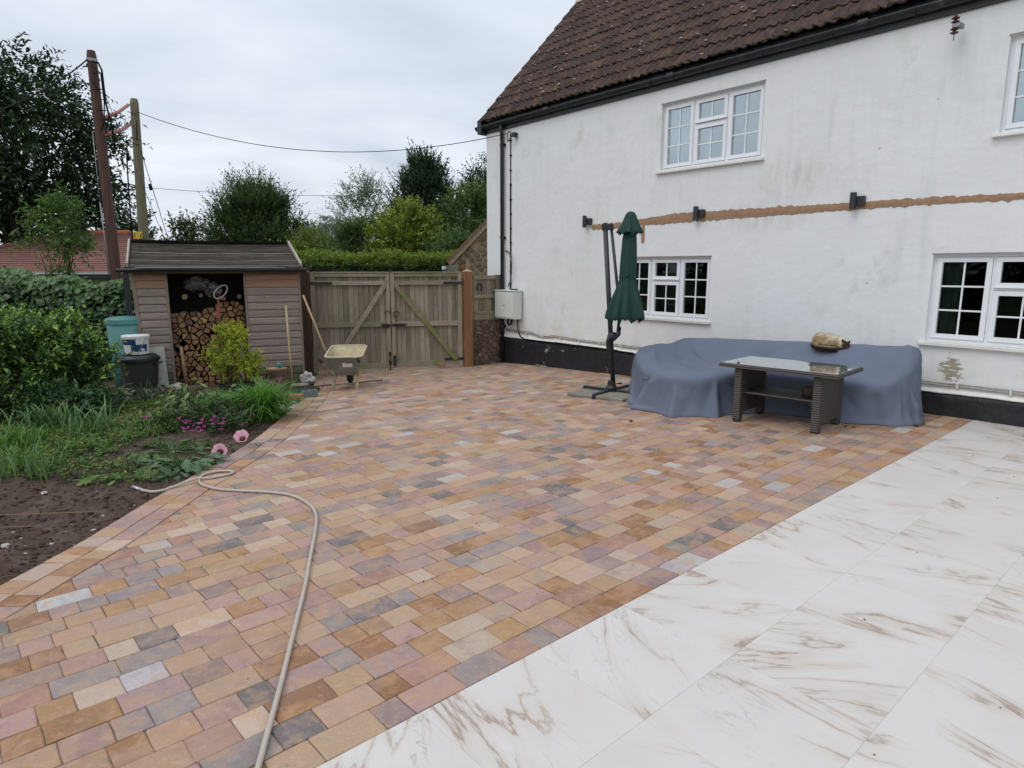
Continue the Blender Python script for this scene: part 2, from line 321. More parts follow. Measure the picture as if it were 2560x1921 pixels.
M['brace'] = wood('green_brace_timber', (.26, .235, .14), (.18, .16, .09), 'x', green=(.17, .18, .06), t3=(.40, .6), rnd=.1)
M['post'] = wood('brown_stained_post', (.25, .13, .058), (.15, .076, .034), 'z', rnd=.05, knots=True)
M['postdark'] = wood('dark_brown_post', (.085, .052, .034), (.05, .03, .02), 'z', rnd=.05)
M['clad'] = wood('grey_shed_board', (.30, .245, .205), (.20, .16, .135), 'x', rnd=.10, green=(.19, .155, .115), t3=(.55, .75))
M['cladwarm'] = wood('sheltered_shed_board', (.36, .215, .14), (.27, .155, .10), 'x', rnd=.08)
M['cladgreen'] = wood('damp_shed_board', (.14, .13, .085), (.085, .08, .05), 'x', rnd=.08, green=(.09, .10, .045), t3=(.45, .65))
M['shedtrim'] = wood('shed_trim', (.27, .21, .16), (.18, .14, .11), 'z', rnd=.05, knots=False)
M['roofboard'] = wood('silvered_roof_board', (.27, .235, .20), (.13, .11, .09), 'x', rnd=.3, green=(.11, .10, .065), t3=(.5, .7))
M['paletrim'] = wood('pale_barge_board', (.42, .39, .34), (.30, .27, .23), 'y', rnd=.05, knots=False)
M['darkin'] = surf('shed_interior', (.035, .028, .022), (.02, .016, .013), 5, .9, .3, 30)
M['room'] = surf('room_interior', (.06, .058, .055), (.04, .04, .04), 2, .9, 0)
M['logend'] = attr_mat('split_log', .85, .5, 70, .15)
M['handle'] = wood('pale_handle', (.45, .33, .20), (.33, .23, .13), 'z', rnd=.08, knots=False)
M['steel'] = surf('rusty_black_iron', (.045, .035, .032), (.025, .02, .02), 20, .7, .4, 60, metal=.3)
M['leaf'] = leaf_mat('leaf', .6, .28); M['leafgloss'] = leaf_mat('glossy_leaf', .38, .15); M['petal'] = leaf_mat('petal', .6, .35, (1.1, 1, 1))
M['bark'] = surf('bark', (.085, .065, .048), (.045, .034, .026), 14, .95, .9, 24, stretch=(4, 4, .8), bdist=.02)
M['cover'] = surf('blue_grey_cover_fabric', (.125, .150, .205), (.112, .134, .187), 4, .72, .10, 260, rnd=0, bdist=.001)
M['rattan'] = None
M['concrete'] = surf('concrete_slab', (.26, .24, .19), (.19, .175, .14), 10, .95, .4, 60, c3=(.15, .15, .10), s3=5, t3=(.5, .7))
M['canopy'] = surf('dark_green_canopy', (.008, .045, .036), (.006, .036, .029), 6, .82, .12, 200, rnd=0, bdist=.001)
M['hose'] = surf('taupe_hose', (.46, .40, .34), (.40, .35, .30), 20, .45, 0, rnd=0)
M['hosemetal'] = surf('hose_end', (.5, .5, .52), (.4, .4, .42), 20, .3, 0, metal=.6)
M['stone'] = surf('brown_rubble_stone', (.185, .125, .090), (.11, .075, .055), 8, .95, .8, 30, rnd=.3, c3=(.24, .19, .15), s3=4, t3=(.55, .7), bdist=.015)
M['barnstone'] = surf('barn_rubble_stone', (.20, .15, .10), (.13, .10, .07), 5, .95, .6, 20, rnd=.3)
M['mortar'] = surf('buff_mortar', (.40, .29, .19), (.32, .23, .15), 10, .95, .3, 50)
M['mortard'] = surf('brown_mortar', (.15, .105, .075), (.10, .07, .05), 10, .95, .5, 50)
M['brick'] = surf('orange_brick', (.42, .15, .07), (.33, .11, .055), 14, .9, .3, 50, rnd=.15)
M['redtile'] = surf('red_clay_tile', (.235, .105, .080), (.155, .075, .060), 3.5, .9, .5, 16, stretch=(1, 1, 1), rnd=.05, c3=(.16, .085, .07), s3=1.1, t3=(.5, .7))
M['redridge'] = surf('orange_ridge_tile', (.42, .13, .055), (.33, .10, .045), 6, .9, .3, 20)
M['pole'] = surf('brown_creosoted_pole', (.105, .050, .036), (.055, .030, .024), 6, .9, .5, 20, stretch=(6, 6, .5))
M['poleg'] = surf('green_weathered_pole', (.20, .175, .11), (.12, .11, .07), 6, .9, .5, 20, stretch=(6, 6, .5), c3=(.14, .14, .07))
M['wire'] = surf('black_cable', (.012, .012, .013), (.009, .009, .009), 5, .8, 0, spec=.1)
M['wiregrey'] = surf('grey_cable', (.10, .10, .11), (.07, .07, .08), 5, .5, 0)
M['redwrap'] = surf('orange_insulated_arm', (.30, .085, .045), (.20, .06, .035), 12, .6, .1)
M['white'] = surf('white_plastic', (.72, .73, .71), (.66, .67, .65), 5, .5, 0, rnd=.02)
M['cream'] = surf('cream_metal_box', (.68, .69, .64), (.62, .63, .58), 4, .5, .05, 30, rnd=0)
M['teal'] = surf('teal_plastic', (.085, .25, .235), (.07, .21, .20), 4, .55, .05, 30, rnd=0, c3=(.06, .17, .16), s3=3, t3=(.5, .8))
M['navy'] = surf('navy_label', (.012, .045, .12), (.010, .04, .11), 4, .5, 0)
M['board'] = surf('chalky_white_board', (.50, .51, .46), (.42, .43, .38), 9, .9, .4, 40, c3=(.30, .28, .20), s3=4, t3=(.58, .75))
M['barrowin'] = surf('cement_dusted_tray', (.50, .42, .25), (.36, .30, .19), 9, .9, .4, 40, c3=(.26, .23, .17), s3=6, t3=(.5, .7))
M['barrow'] = surf('galvanised_tray', (.20, .205, .165), (.15, .15, .12), 7, .65, .2, 30, c3=(.34, .30, .20), s3=5, t3=(.52, .7), metal=.2)
M['barrowleg'] = surf('splashed_leg', (.42, .35, .22), (.16, .13, .09), 16, .7, .3, 30)
M['rubber'] = surf('black_rubber', (.02, .02, .02), (.03, .03, .03), 20, .8, .2, 60)
M['bristle'] = surf('broom_bristle', (.17, .11, .085), (.08, .055, .045), 60, .95, .9, 120, stretch=(8, 8, 1))
M['woodlight'] = wood('pale_timber', (.36, .24, .13), (.24, .15, .085), 'x', rnd=.1)
M['sack'] = surf('dusty_white_sack', (.48, .46, .42), (.34, .32, .29), 8, .8, .5, 20, bdist=.01)
M['plastic'] = surf('crumpled_clear_plastic', (.10, .09, .09), (.035, .03, .03), 9, .35, .8, 14, bdist=.02)
M['redstrap'] = surf('faded_red_strap', (.36, .09, .085), (.27, .07, .07), 20, .8, .1)
M['pot'] = surf('black_plant_pot', (.016, .018, .022), (.012, .012, .015), 6, .5, .1, 40)
M['ceram'] = surf('brown_glazed_insulator', (.10, .028, .022), (.07, .02, .018), 8, .25, 0)
M['galv'] = surf('galvanised_steel', (.32, .34, .34), (.25, .27, .27), 20, .5, .1, metal=.4)
M['curtain'] = surf('grey_green_curtain', (.30, .36, .33), (.24, .29, .27), 3, .9, 0)
M['net'] = surf('pale_net_curtain', (.62, .72, .72), (.52, .62, .62), 3, .9, 0)
M['rust'] = surf('rusty_rod', (.16, .07, .045), (.10, .045, .03), 20, .9, .3)
M['yellow'] = surf('yellow_warning_plate', (.62, .42, .06), (.55, .38, .05), 10, .5, 0)
M['black'] = surf('black_print', (.015, .015, .015), (.02, .02, .02), 5, .6, 0)
M['glass_up'] = glass_mat('upper_window_glass', .26, (.8, .9, .9)); M['glass_low'] = glass_mat('lower_window_glass', .0, (.55, .62, .58))  # same glass twice: reflections boosted upstairs, dimmed by colour downstairs
M['tabletop'] = None
def rattan_mat():
    m, nt, b = newmat('dark_woven_rattan'); L = nt.links; v = coords(nt, rnd=False)
    w = N(nt, 'ShaderNodeTexWave'); w.bands_direction = 'Z'; w.inputs['Scale'].default_value = 13; w.inputs['Distortion'].default_value = 1.2; w.inputs['Detail'].default_value = 2; L.new(v, w.inputs[0])
    w2 = N(nt, 'ShaderNodeTexWave'); w2.bands_direction = 'DIAGONAL'; w2.inputs['Scale'].default_value = 40; L.new(v, w2.inputs[0])
    h = mth(nt, 'ADD', w.outputs['Fac'], mth(nt, 'MULTIPLY', w2.outputs['Fac'], .5)); c = mixc(nt, ramp(nt, h, .2, 1.2), (.020, .017, .015), (.095, .083, .072))
    L.new(c, b.inputs['Base Color']); b.inputs['Roughness'].default_value = .5; bump(nt, b, h, .8, .006); return m
M['rattan'] = rattan_mat()
def tabletop_mat():
    m, nt, b = newmat('grey_table_glass'); b.inputs['Base Color'].default_value = (.20, .235, .235, 1); b.inputs['Coat IOR'].default_value = 1.9; b.inputs['Roughness'].default_value = .03
    b.inputs['Specular IOR Level'].default_value = 1.0; b.inputs['Coat Weight'].default_value = 1; b.inputs['Coat Roughness'].default_value = .02; b.inputs['IOR'].default_value = 1.7; return m
M['tabletop'] = tabletop_mat()

# ------------------------------------------------------------------ frames of the place
AT = R(48.43); AW = R(-39.35)
tu = np.array([math.sin(AT), math.cos(AT)]); tv = np.array([math.sin(AT - math.pi / 2), math.cos(AT - math.pi / 2)])   # along / across the courses
VB = 1.921                                              # course line where the porcelain terrace meets the block paving
P0 = np.array([5.183, 7.168]); dw = np.array([math.sin(AW), math.cos(AW)]); nw = np.array([dw[1], -dw[0]])
def uv2xy(u, v): p = tu * u + tv * v; return float(p[0]), float(p[1])
def gz(x, y):
    q = x * tv[0] + y * tv[1] - VB
    if q <= 0: return 0.0
    if q < 12: return -(.02 * q + .0017 * q * q)
    return -max(-.9, 0) if False else -min(.4848 + .03 * (q - 12), .75)
def wallxy(s, n): p = P0 + dw * s + nw * n; return float(p[0]), float(p[1])
def pix(x, y, z):                                       # used only to rank pieces by how large they show
    c, s = math.cos(R(10.09)), math.sin(R(10.09)); z -= 1.68; Z = y * c - z * s; Y = -(z * c + y * s)
    if Z < .05: return (-9e3, -9e3, 9e3)
    return 1280 + 1638 * x / Z, 960 + 1638 * Y / Z, Z
def inview(x, y, z, m=60):
    px, py, d = pix(x, y, z); return -m < px < 2560 + m and -m < py < 1921 + m

# ------------------------------------------------------------------ ground
def nz(x, y, s=1.0, o=0.0): return mnoise.noise(Vector((x * s + o, y * s - o, o)))
g = MB()
xs = [-300, -120, -60, -30, -20, -16, -14] + [-13 + i * .5 for i in range(45)] + [12, 16, 24, 60, 140, 300]
ys = [-120, -40, -15, -8] + [-5 + i * .5 for i in range(44)] + [18, 20, 24, 30, 50, 100, 200, 600]
g.add([(x, y, gz(x, y) - .055) for y in ys for x in xs], [(j * len(xs) + i, j * len(xs) + i + 1, (j + 1) * len(xs) + i + 1, (j + 1) * len(xs) + i) for j in range(len(ys) - 1) for i in range(len(xs) - 1)])
tag(g.build('ground', M['grass'], smooth=True), kind='structure')

CURB = [(-3.4, .2), (-3.05, 1.6), (-2.9, 2.7), (-2.85, 3.41), (-2.80, 3.97), (-2.80, 4.46), (-2.80, 5.0), (-2.78, 5.62), (-2.76, 6.2), (-2.78, 6.9), (-2.85, 7.56), (-2.95, 8.47), (-3.04, 9.2), (-3.2, 10.02), (-3.38, 11.0), (-3.5, 11.45)]
def curbx(y):
    for a, b in zip(CURB, CURB[1:]):
        if a[1] <= y <= b[1]: return a[0] + (b[0] - a[0]) * (y - a[1]) / (b[1] - a[1])
    return CURB[0][0] if y < CURB[0][1] else CURB[-1][0]
bed = MB()
nx, ny = 90, 150
def bedpt(u, v):
    y = .2 + v * 12.6; x = -11.0 + (curbx(y) + .01 - -11.0) * (u ** .6)
    d = curbx(y) - x; h = min(d / .35, 1)
    z = gz(x, y) - .035 + h * (.035 + .045 * nz(x, y, 1.3) + .02 * nz(x, y, 5, 3) + .012 * nz(x, y, 14, 5)) + .03 * min(d, 2)
    return (x, y, z)
bed.grid(bedpt, nx, ny)
tag(bed.build('flower_bed', M['soil'], smooth=True), kind='structure')
def bedz(x, y):
    d = curbx(y) - x; h = max(0, min(d / .35, 1))
    return gz(x, y) - .035 + h * (.035 + .045 * nz(x, y, 1.3) + .02 * nz(x, y, 5, 3) + .012 * nz(x, y, 14, 5)) + .03 * max(0, min(d, 2))

# joint sand sheet under the block paving, grout sheet under the porcelain
ps = MB(); xs = [-4.4 + i * .35 for i in range(33)]; ys = [-1.5 + i * .4 for i in range(40)]
vs_, fs_ = [], []
for y in ys:
    for x in xs: vs_.append((x, y, gz(x, y) - .0062))
for j in range(len(ys) - 1):
    for i in range(len(xs) - 1):
        cx, cy = xs[i] + .17, ys[j] + .2
        if cx * tv[0] + cy * tv[1] < VB - .45: continue
        if cx < curbx(cy) - .02 and cy < 11.3: continue
        if xs[i] < curbx(ys[j]) and ys[j] < 11.2: continue
        fs_.append((j * len(xs) + i, j * len(xs) + i + 1, (j + 1) * len(xs) + i + 1, (j + 1) * len(xs) + i))
ps.add(vs_, fs_)
patio = tag(ps.build('patio', M['joint']), kind='structure')
edge_v = []; em = MB()
for k in range(len(CURB) - 1):
    (x0, y0), (x1, y1) = CURB[k], CURB[k + 1]
    em.add([(x0 + .004, y0, gz(x0, y0) - .0075), (x0 + .60, y0, gz(x0, y0) - .0075), (x1 + .60, y1, gz(x1, y1) - .0075), (x1 + .004, y1, gz(x1, y1) - .0075)], [(0, 1, 2, 3)])
    em.add([(x0 + .004, y0, gz(x0, y0) - .0075), (x1 + .004, y1, gz(x1, y1) - .0075), (x1 + .004, y1, gz(x1, y1) - .07), (x0 + .004, y0, gz(x0, y0) - .07)], [(0, 1, 2, 3)])
edging = tag(em.build('patio_edging', M['joint']), kind='structure')
gm_ = MB(); a = uv2xy(-5, VB - .004); b = uv2xy(14, VB - .004); c = uv2xy(14, -6); d = uv2xy(-5, -6)
gm_.add([(*a, -.0012), (*d, -.0012), (*c, -.0012), (*b, -.0012), (*a, -.05), (*b, -.05)], [(0, 1, 2, 3), (0, 3, 5, 4)])
terrace = tag(gm_.build('terrace', M['grout']), kind='structure')

# ------------------------------------------------------------------ block paving
def clip(poly, p, n):                                   # keep the side n points to
    out = []; L_ = len(poly)
    for i in range(L_):
        a, b = poly[i], poly[(i + 1) % L_]; da = (a[0] - p[0]) * n[0] + (a[1] - p[1]) * n[1]; db = (b[0] - p[0]) * n[0] + (b[1] - p[1]) * n[1]
        if da >= 0: out.append(a)
        if (da < 0) != (db < 0):
            t = da / (da - db); out.append((a[0] + (b[0] - a[0]) * t, a[1] + (b[1] - a[1]) * t))
    return out
def area(p): return .5 * abs(sum(p[i][0] * p[(i + 1) % len(p)][1] - p[(i + 1) % len(p)][0] * p[i][1] for i in range(len(p))))
rp = random.Random(11)
PAL = [((.46, .295, .185), 20), ((.49, .335, .225), 16), ((.40, .225, .11), 12), ((.32, .155, .07), 7), ((.42, .265, .225), 18), ((.35, .235, .215), 13), ((.30, .255, .24), 12), ((.53, .40, .31), 8), ((.19, .165, .16), 5), ((.49, .46, .44), 2.5), ((.40, .22, .165), 6)]
def pcol():
    c = rp.choices([a for a, _ in PAL], [b for _, b in PAL])[0]; k = rp.uniform(.86, 1.10) * .82
    return tuple(min(.8, max(.01, v * k * rp.uniform(.96, 1.04))) for v in c)
def rr(u0, u1, v0, v1, c=.0065, j=.0022):
    c1 = lambda: c * rp.uniform(.4, 1.4); q = lambda: rp.uniform(-j, j)
    P = [(u0 + c1(), v0 + q()), ((u0 + u1) / 2, v0 + q()), (u1 - c1(), v0 + q()), (u1 + q(), v0 + c1()), (u1 + q(), (v0 + v1) / 2), (u1 + q(), v1 - c1()), (u1 - c1(), v1 + q()), ((u0 + u1) / 2, v1 + q()), (u0 + c1(), v1 + q()), (u0 + q(), v1 - c1()), (u0 + q(), (v0 + v1) / 2), (u0 + q(), v0 + c1())]
    return P
def paver_geo(poly, dz):
    n = len(poly); cx = sum(p[0] for p in poly) / n; cy = sum(p[1] for p in poly) / n
    tx, ty = rp.uniform(-.012, .012), rp.uniform(-.012, .012)
    def Z(x, y, o): return gz(x, y) + dz + o + (x - cx) * tx + (y - cy) * ty
    ins = lambda p, k: (p[0] + (cx - p[0]) * k, p[1] + (cy - p[1]) * k)
    rad = max(.02, math.sqrt(area(poly)) / 2); k1 = .003 / rad; k2 = .008 / rad
    v = [(*p, Z(*p, -.02)) for p in poly] + [(*p, Z(*p, -.0038)) for p in poly] + [(*ins(p, k1), Z(*ins(p, k1), -.0012)) for p in poly] + [(*ins(p, k2), Z(*ins(p, k2), 0.0)) for p in poly]
    f = [(r * n + i, r * n + (i + 1) % n, (r + 1) * n + (i + 1) % n, (r + 1) * n + i) for r in range(3) for i in range(n)] + [tuple(3 * n + i for i in range(n))]
    return v, f
pavers = []
GA = (-.90, 13.1); gdir = (-.979, -.206); gn = (.206, -.979)             # gate plane, normal towards the camera
row = 0; v0 = VB + .002
while v0 < 12.2:
    v1 = v0 + .1525; u = -4.0 - rp.random() * .2
    while u < 12.5:
        Lb = rp.choices([.246, .166, .126], [.34, .42, .24])[0]; u1 = u + Lb
        cx, cy = uv2xy((u + u1) / 2, (v0 + v1) / 2)
        if cy < -.6 or (cx - P0[0]) * nw[0] + (cy - P0[1]) * nw[1] > .12 or (cy > 11.0 and (cx - GA[0]) * gn[0] + (cy - GA[1]) * gn[1] < -.55) or not (inview(cx, cy, gz(cx, cy), 300) or cy < 2): u = u1; continue
        ex = curbx(cy) + .345
        if cx < ex - .3 and cy < 11.4: u = u1; continue
        if cx < -4.3: u = u1; continue
        gp = rp.uniform(.0009, .0020)
        poly = [uv2xy(*q) for q in rr(u + gp, u1 - gp, v0 + gp, v1 - gp)]
        if (P0[0] - cx) * nw[0] + (P0[1] - cy) * nw[1] < .35:
            wp = P0 - nw * .012; poly = clip(poly, wp, -nw)
        if cx < ex + .3 and cy < 11.3:
            t = (curbx(cy + .2) - curbx(cy - .2)) / .4; nn = (1 / math.hypot(1, t), -t / math.hypot(1, t)); poly = clip(poly, (ex + .004, cy), nn)
        if len(poly) > 2 and area(poly) > .0012: pavers.append((poly, pcol(), rp.uniform(-.0012, .0012)))
        u = u1
    v0 = v1; row += 1
def emit_pavers(lst, parent, name, nparts, tagkind=True):
    def size(p):
        cx = sum(q[0] for q in p[0]) / len(p[0]); cy = sum(q[1] for q in p[0]) / len(p[0])
        if not inview(cx, cy, gz(cx, cy), 20): return -1
        a = [pix(q[0], q[1], gz(*q))[:2] for q in p[0]]; return area(a)
    lst = sorted(lst, key=size, reverse=True)
    for poly, col, dz in lst[:nparts]:
        mb = MB(); mb.add(*paver_geo(poly, dz)); mb.build(name, M['paver'], parent, col=col)
    mb = MB(); cols = []
    for poly, col, dz in lst[nparts:]:
        v, f = paver_geo(poly, dz); mb.add(v, f); cols += [(*col, 1.0)] * len(v)
    if mb.v:
        o = mb.build(name, M['paver'], parent, kind='stuff'); at = o.data.color_attributes.new('Col', 'FLOAT_COLOR', 'POINT'); at.data.foreach_set('color', np.array(cols, dtype=np.float32).ravel())
emit_pavers(pavers, patio, 'paver', 300)
ed = []
for rowi, (o0, o1) in enumerate(((.0, .172), (.174, .342))):
    y = .25 + rowi * .07
    while y < 11.35:
        Lb = rp.choices([.235, .158, .120], [.3, .45, .25])[0]
        def off(yy, o):
            t = (curbx(yy + .15) - curbx(yy - .15)) / .3; return (curbx(yy) + o / math.sqrt(1 + t * t), yy - o * t / math.sqrt(1 + t * t))
        g_ = .0025; j = lambda: rp.uniform(-.003, .003)
        A_, B_, C_, D_ = off(y + g_, o0 + g_), off(y + g_, o1 - g_), off(y + Lb - g_, o1 - g_), off(y + Lb - g_, o0 + g_)
        q = [A_, ((A_[0] + B_[0]) / 2, (A_[1] + B_[1]) / 2), B_, C_, ((C_[0] + D_[0]) / 2, (C_[1] + D_[1]) / 2), D_]
        q = [(p[0] + j(), p[1] + j()) for p in q]
        ed.append((q, pcol(), rp.uniform(-.001, .001) + .001)); y += Lb
emit_pavers(ed, edging, 'edging_block', 300)

# ------------------------------------------------------------------ porcelain terrace tiles
for iv in range(7):
    va = VB - .002 - .5965 * iv; vb = va - .5948
    for iu in range(-3, 18):
        ua = 2.446 + .606 * (iu - 4); ub = ua + .6048
        poly = [uv2xy(ua, va), uv2xy(ub, va), uv2xy(ub, vb), uv2xy(ua, vb)]
        cx, cy = uv2xy((ua + ub) / 2, (va + vb) / 2)
        wp = P0 - nw * .01
        poly = clip(poly, wp, -nw)
        if len(poly) < 3 or area(poly) < .004 or not any(inview(p[0], p[1], 0, 260) for p in poly): continue
        a2 = sum(poly[i][0] * poly[(i + 1) % len(poly)][1] - poly[(i + 1) % len(poly)][0] * poly[i][1] for i in range(len(poly)))
        if a2 < 0: poly = poly[::-1]
        MB().prism(poly, -.02, .0).build('tile', M['tile'], terrace, bevel=.0008)

# ------------------------------------------------------------------ white cottage
HRZ = math.atan2(-dw[1], -dw[0])
house = thing('white_cottage', 'long white rendered cottage with brown tiled roof and black painted plinth', 'house', (P0[0], P0[1], 0), HRZ)
WINS = [(-4.53, -2.82, 3.165, 4.14, 'up'), (-5.22, -3.52, .885, 1.84, 'low'), (-.585, 1.16, .84, 1.825, 'low'), (-.10, 1.62, 3.075, 4.02, 'up')]
XB = sorted({-9.0, 5.0, *[w[0] for w in WINS], *[w[1] for w in WINS], -8, -7, -6, -2, -1.3, 2.5, 3.7}); ZB = sorted({-.8, .2, 4.36, *[w[2] for w in WINS], *[w[3] for w in WINS], 2.4})
hw = MB()
for i in range(len(XB) - 1):
    for j in range(len(ZB) - 1):
        cx, cz = (XB[i] + XB[i + 1]) / 2, (ZB[j] + ZB[j + 1]) / 2
        if any(w[0] < cx < w[1] and w[2] < cz < w[3] for w in WINS): continue
        hw.add([(XB[i], 0, ZB[j]), (XB[i + 1], 0, ZB[j]), (XB[i + 1], 0, ZB[j + 1]), (XB[i], 0, ZB[j + 1])], [(0, 1, 2, 3)])
for x0, x1, z0, z1, k in WINS:
    D = .14
    hw.add([(x0, 0, z0), (x0, D, z0), (x0, D, z1), (x0, 0, z1)], [(0, 3, 2, 1)]); hw.add([(x1, 0, z0), (x1, D, z0), (x1, D, z1), (x1, 0, z1)], [(0, 1, 2, 3)])
    hw.add([(x0, 0, z1), (x1, 0, z1), (x1, D, z1), (x0, D, z1)], [(0, 1, 2, 3)]); hw.add([(x0, 0, z0), (x1, 0, z0), (x1, D, z0), (x0, D, z0)], [(3, 2, 1, 0)])
YR, ZR, SL = 2.7, 7.50, 1.05
for x in (-9.0, 5.0):                                   # gable ends
    p = [(x, 0, -.8), (x, 2 * YR, -.8), (x, 2 * YR, 4.6), (x, YR, ZR - .08), (x, 0, 4.6)]; hw.add(p, [(0, 1, 2, 3, 4) if x > 0 else (4, 3, 2, 1, 0)])
hw.add([(-9, 2 * YR, -.8), (5, 2 * YR, -.8), (5, 2 * YR, 4.6), (-9, 2 * YR, 4.6)], [(0, 3, 2, 1)])
hw.add([(-9, 0, 4.36), (5, 0, 4.36), (5, 0, 4.6), (-9, 0, 4.6)], [(0, 1, 2, 3)])
hw.build('wall', M['render'], house)
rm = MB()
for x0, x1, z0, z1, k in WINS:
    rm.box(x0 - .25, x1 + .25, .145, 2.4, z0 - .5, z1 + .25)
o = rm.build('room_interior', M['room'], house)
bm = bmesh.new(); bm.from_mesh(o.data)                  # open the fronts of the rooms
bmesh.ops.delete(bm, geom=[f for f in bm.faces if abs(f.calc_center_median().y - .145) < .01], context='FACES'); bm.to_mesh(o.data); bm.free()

def window(x0, x1, z0, z1, kind):
    W, H_ = x1 - x0, z1 - z0; fb = MB(); yf = .045
    fr = .032                                           # outer frame
    fb.box(x0, x1, yf + .015, yf + .075, z0, z0 + fr); fb.box(x0, x1, yf + .015, yf + .075, z1 - fr, z1)
    fb.box(x0, x0 + fr, yf + .015, yf + .075, z0 + fr, z1 - fr); fb.box(x1 - fr, x1, yf + .015, yf + .075, z0 + fr, z1 - fr)
    c1, c2 = x0 + W * .333, x0 + W * .664; zm = z1 - H_ * .385
    for c in (c1, c2): fb.box(c - .014, c + .014, yf + .016, yf + .074, z0 + fr, z1 - fr)
    fb.box(c1 + .014, c2 - .014, yf + .016, yf + .074, zm - .014, zm + .014)
    wo = fb.build('window', M['upvc'], house)
    gl = M['glass_up'] if kind == 'up' else M['glass_low']
    for (a, b, c, d, nxp, nzp) in ((x0 + fr, c1 - .014, z0 + fr, z1 - fr, 2, 3), (c2 + .014, x1 - fr, z0 + fr, z1 - fr, 2, 3), (c1 + .014, c2 - .014, zm + .014, z1 - fr, 2, 1), (c1 + .014, c2 - .014, z0 + fr, zm - .014, 2, 2)):
        a += .003; b -= .003; c += .003; d -= .003; sm = MB(); sf = .052
        sm.box(a, b, yf, yf + .06, c, c + sf); sm.box(a, b, yf, yf + .06, d - sf, d); sm.box(a, a + sf, yf, yf + .06, c + sf, d - sf); sm.box(b - sf, b, yf, yf + .06, c + sf, d - sf)
        ai, bi, ci, di = a + sf, b - sf, c + sf, d - sf
        for i in range(1, nxp): q = ai + (bi - ai) * i / nxp; sm.box(q - .0095, q + .0095, yf + .022, yf + .05, ci, di)
        for i in range(1, nzp):
            q = ci + (di - ci) * i / nzp
            for jx in range(nxp):
                e0 = ai + (bi - ai) * jx / nxp + (.0095 if jx else 0); e1 = ai + (bi - ai) * (jx + 1) / nxp - (.0095 if jx < nxp - 1 else 0)
                sm.box(e0, e1, yf + .0225, yf + .0495, q - .0095, q + .0095)
        if nzp == 1: sm.box(a - .002, b + .002, yf - .018, yf, c - .004, c + .012)       # drip bead under the fanlight
        sm.build('sash', M['upvc'], wo, bevel=.0025)
        for i in range(nxp):
            for j in range(nzp):
                e0, e1 = ai + (bi - ai) * i / nxp + .006, ai + (bi - ai) * (i + 1) / nxp - .006; g0, g1 = ci + (di - ci) * j / nzp + .006, ci + (di - ci) * (j + 1) / nzp - .006
                MB().box(e0, e1, yf + .033, yf + .038, g0, g1).build('pane', gl, wo)
    sl = MB(); zb = z0; sl.box(x0 - .055, x1 + .055, -.055, yf + .02, zb - .05, zb - .008); sl.box(x0 - .0, x1 + .0, .0, .145, zb - .03, zb + .001)
    sl.build('sill', M['sill'], wo, bevel=.006)
    hd = MB(); hd.box(x0 - .012, x1 + .012, -.008, .0, z1 + .001, z1 + .014); hd.build('head_bead', M['greymetal'] if 0 else surf('grubby_bead', (.30, .28, .27), (.2, .19, .18), 20, .8) if 'grubby_bead' not in bpy.data.materials else bpy.data.materials['grubby_bead'], wo)
    return wo
def curtain(wo, x0, x1, z0, z1, y, m, amp=.018, n=11):
    cb = MB(); cb.grid(lambda u, v: (x0 + (x1 - x0) * u, y + amp * math.sin(u * n * 2.4) + amp * .5 * math.sin(u * n * 5.1 + 1), z0 + (z1 - z0) * v), 48, 2); cb.build('curtain', M[m], wo, smooth=True)
wos = [window(*w) for w in WINS]
curtain(wos[0], -4.50, -4.06, 3.17, 4.1, .20, 'net'); curtain(wos[0], -3.92, -3.74, 3.17, 3.75, .22, 'net', .012, 5); curtain(wos[0], -3.00, -2.86, 3.17, 3.72, .20, 'net', .012, 4)
curtain(wos[1], -5.20, -4.70, .9, 1.8, .22, 'curtain'); curtain(wos[2], -.57, -.34, .86, 1.80, .20, 'curtain', .02, 7); curtain(wos[3], -.08, .25, 3.1, 4.0, .22, 'net')
MB().tube([(-3.38, .20, 1.10), (-3.375, .2, 1.22), (-3.40, .2, 1.34), (-3.43, .2, 1.38)], .014, 8).build('window_ornament', M['white'], wos[1], smooth=True)

# plinth, drip lip, conduits
def zl(x): return gz(*wallxy(-x, 0))
pl = MB(); nxp = 220
top = lambda x: .262 + .012 * nz(x, 0, .9) + .010 * nz(x, 4, 4) + (.03 if -6.9 < x < -5.2 else 0) * .5
def plf(u, v):
    x = -9.02 + 14 * u; zt = top(x); zb = zl(x) - .06; k = v * 6
    z = zb + (zt - zb) * min(k, 5) / 5; y = -.030 - .012 * nz(x, z, 3.2, 2) - .006 * nz(x, z, 11, 5)
    if k > 4.5: y = -.034 - .012 * nz(x, z, 3.2, 2)
    if k > 5.5: return (x, .0, zt + .004)
    return (x, y, z)
pl.grid(plf, nxp, 6); pl.build('plinth', M['tar'], house, smooth=True)
lip = MB()
def lipf(u, v):
    x = -9.0 + 14 * u; zt = top(x); prof = [(-.004, .085), (-.016, .05), (-.046, .016), (-.050, .004), (-.030, -.004)]
    y, dz_ = prof[min(int(v * 4 + .5), 4)]; return (x, y - .005 * nz(x, 2, 5), zt + dz_ + .004 * nz(x, 7, 9))
lip.grid(lipf, 220, 4); lip.build('drip_lip', M['sill'], house, smooth=True)
def conduit(pts, r, mat='greymetal', name='conduit', clips=True, seg=6):
    mb = MB(); mb.tube(pts, r, seg); o = mb.build(name, M[mat], house, smooth=True); return o
greycon = surf('grubby_grey_conduit', (.24, .22, .20), (.34, .32, .29), 18, .8, .1)
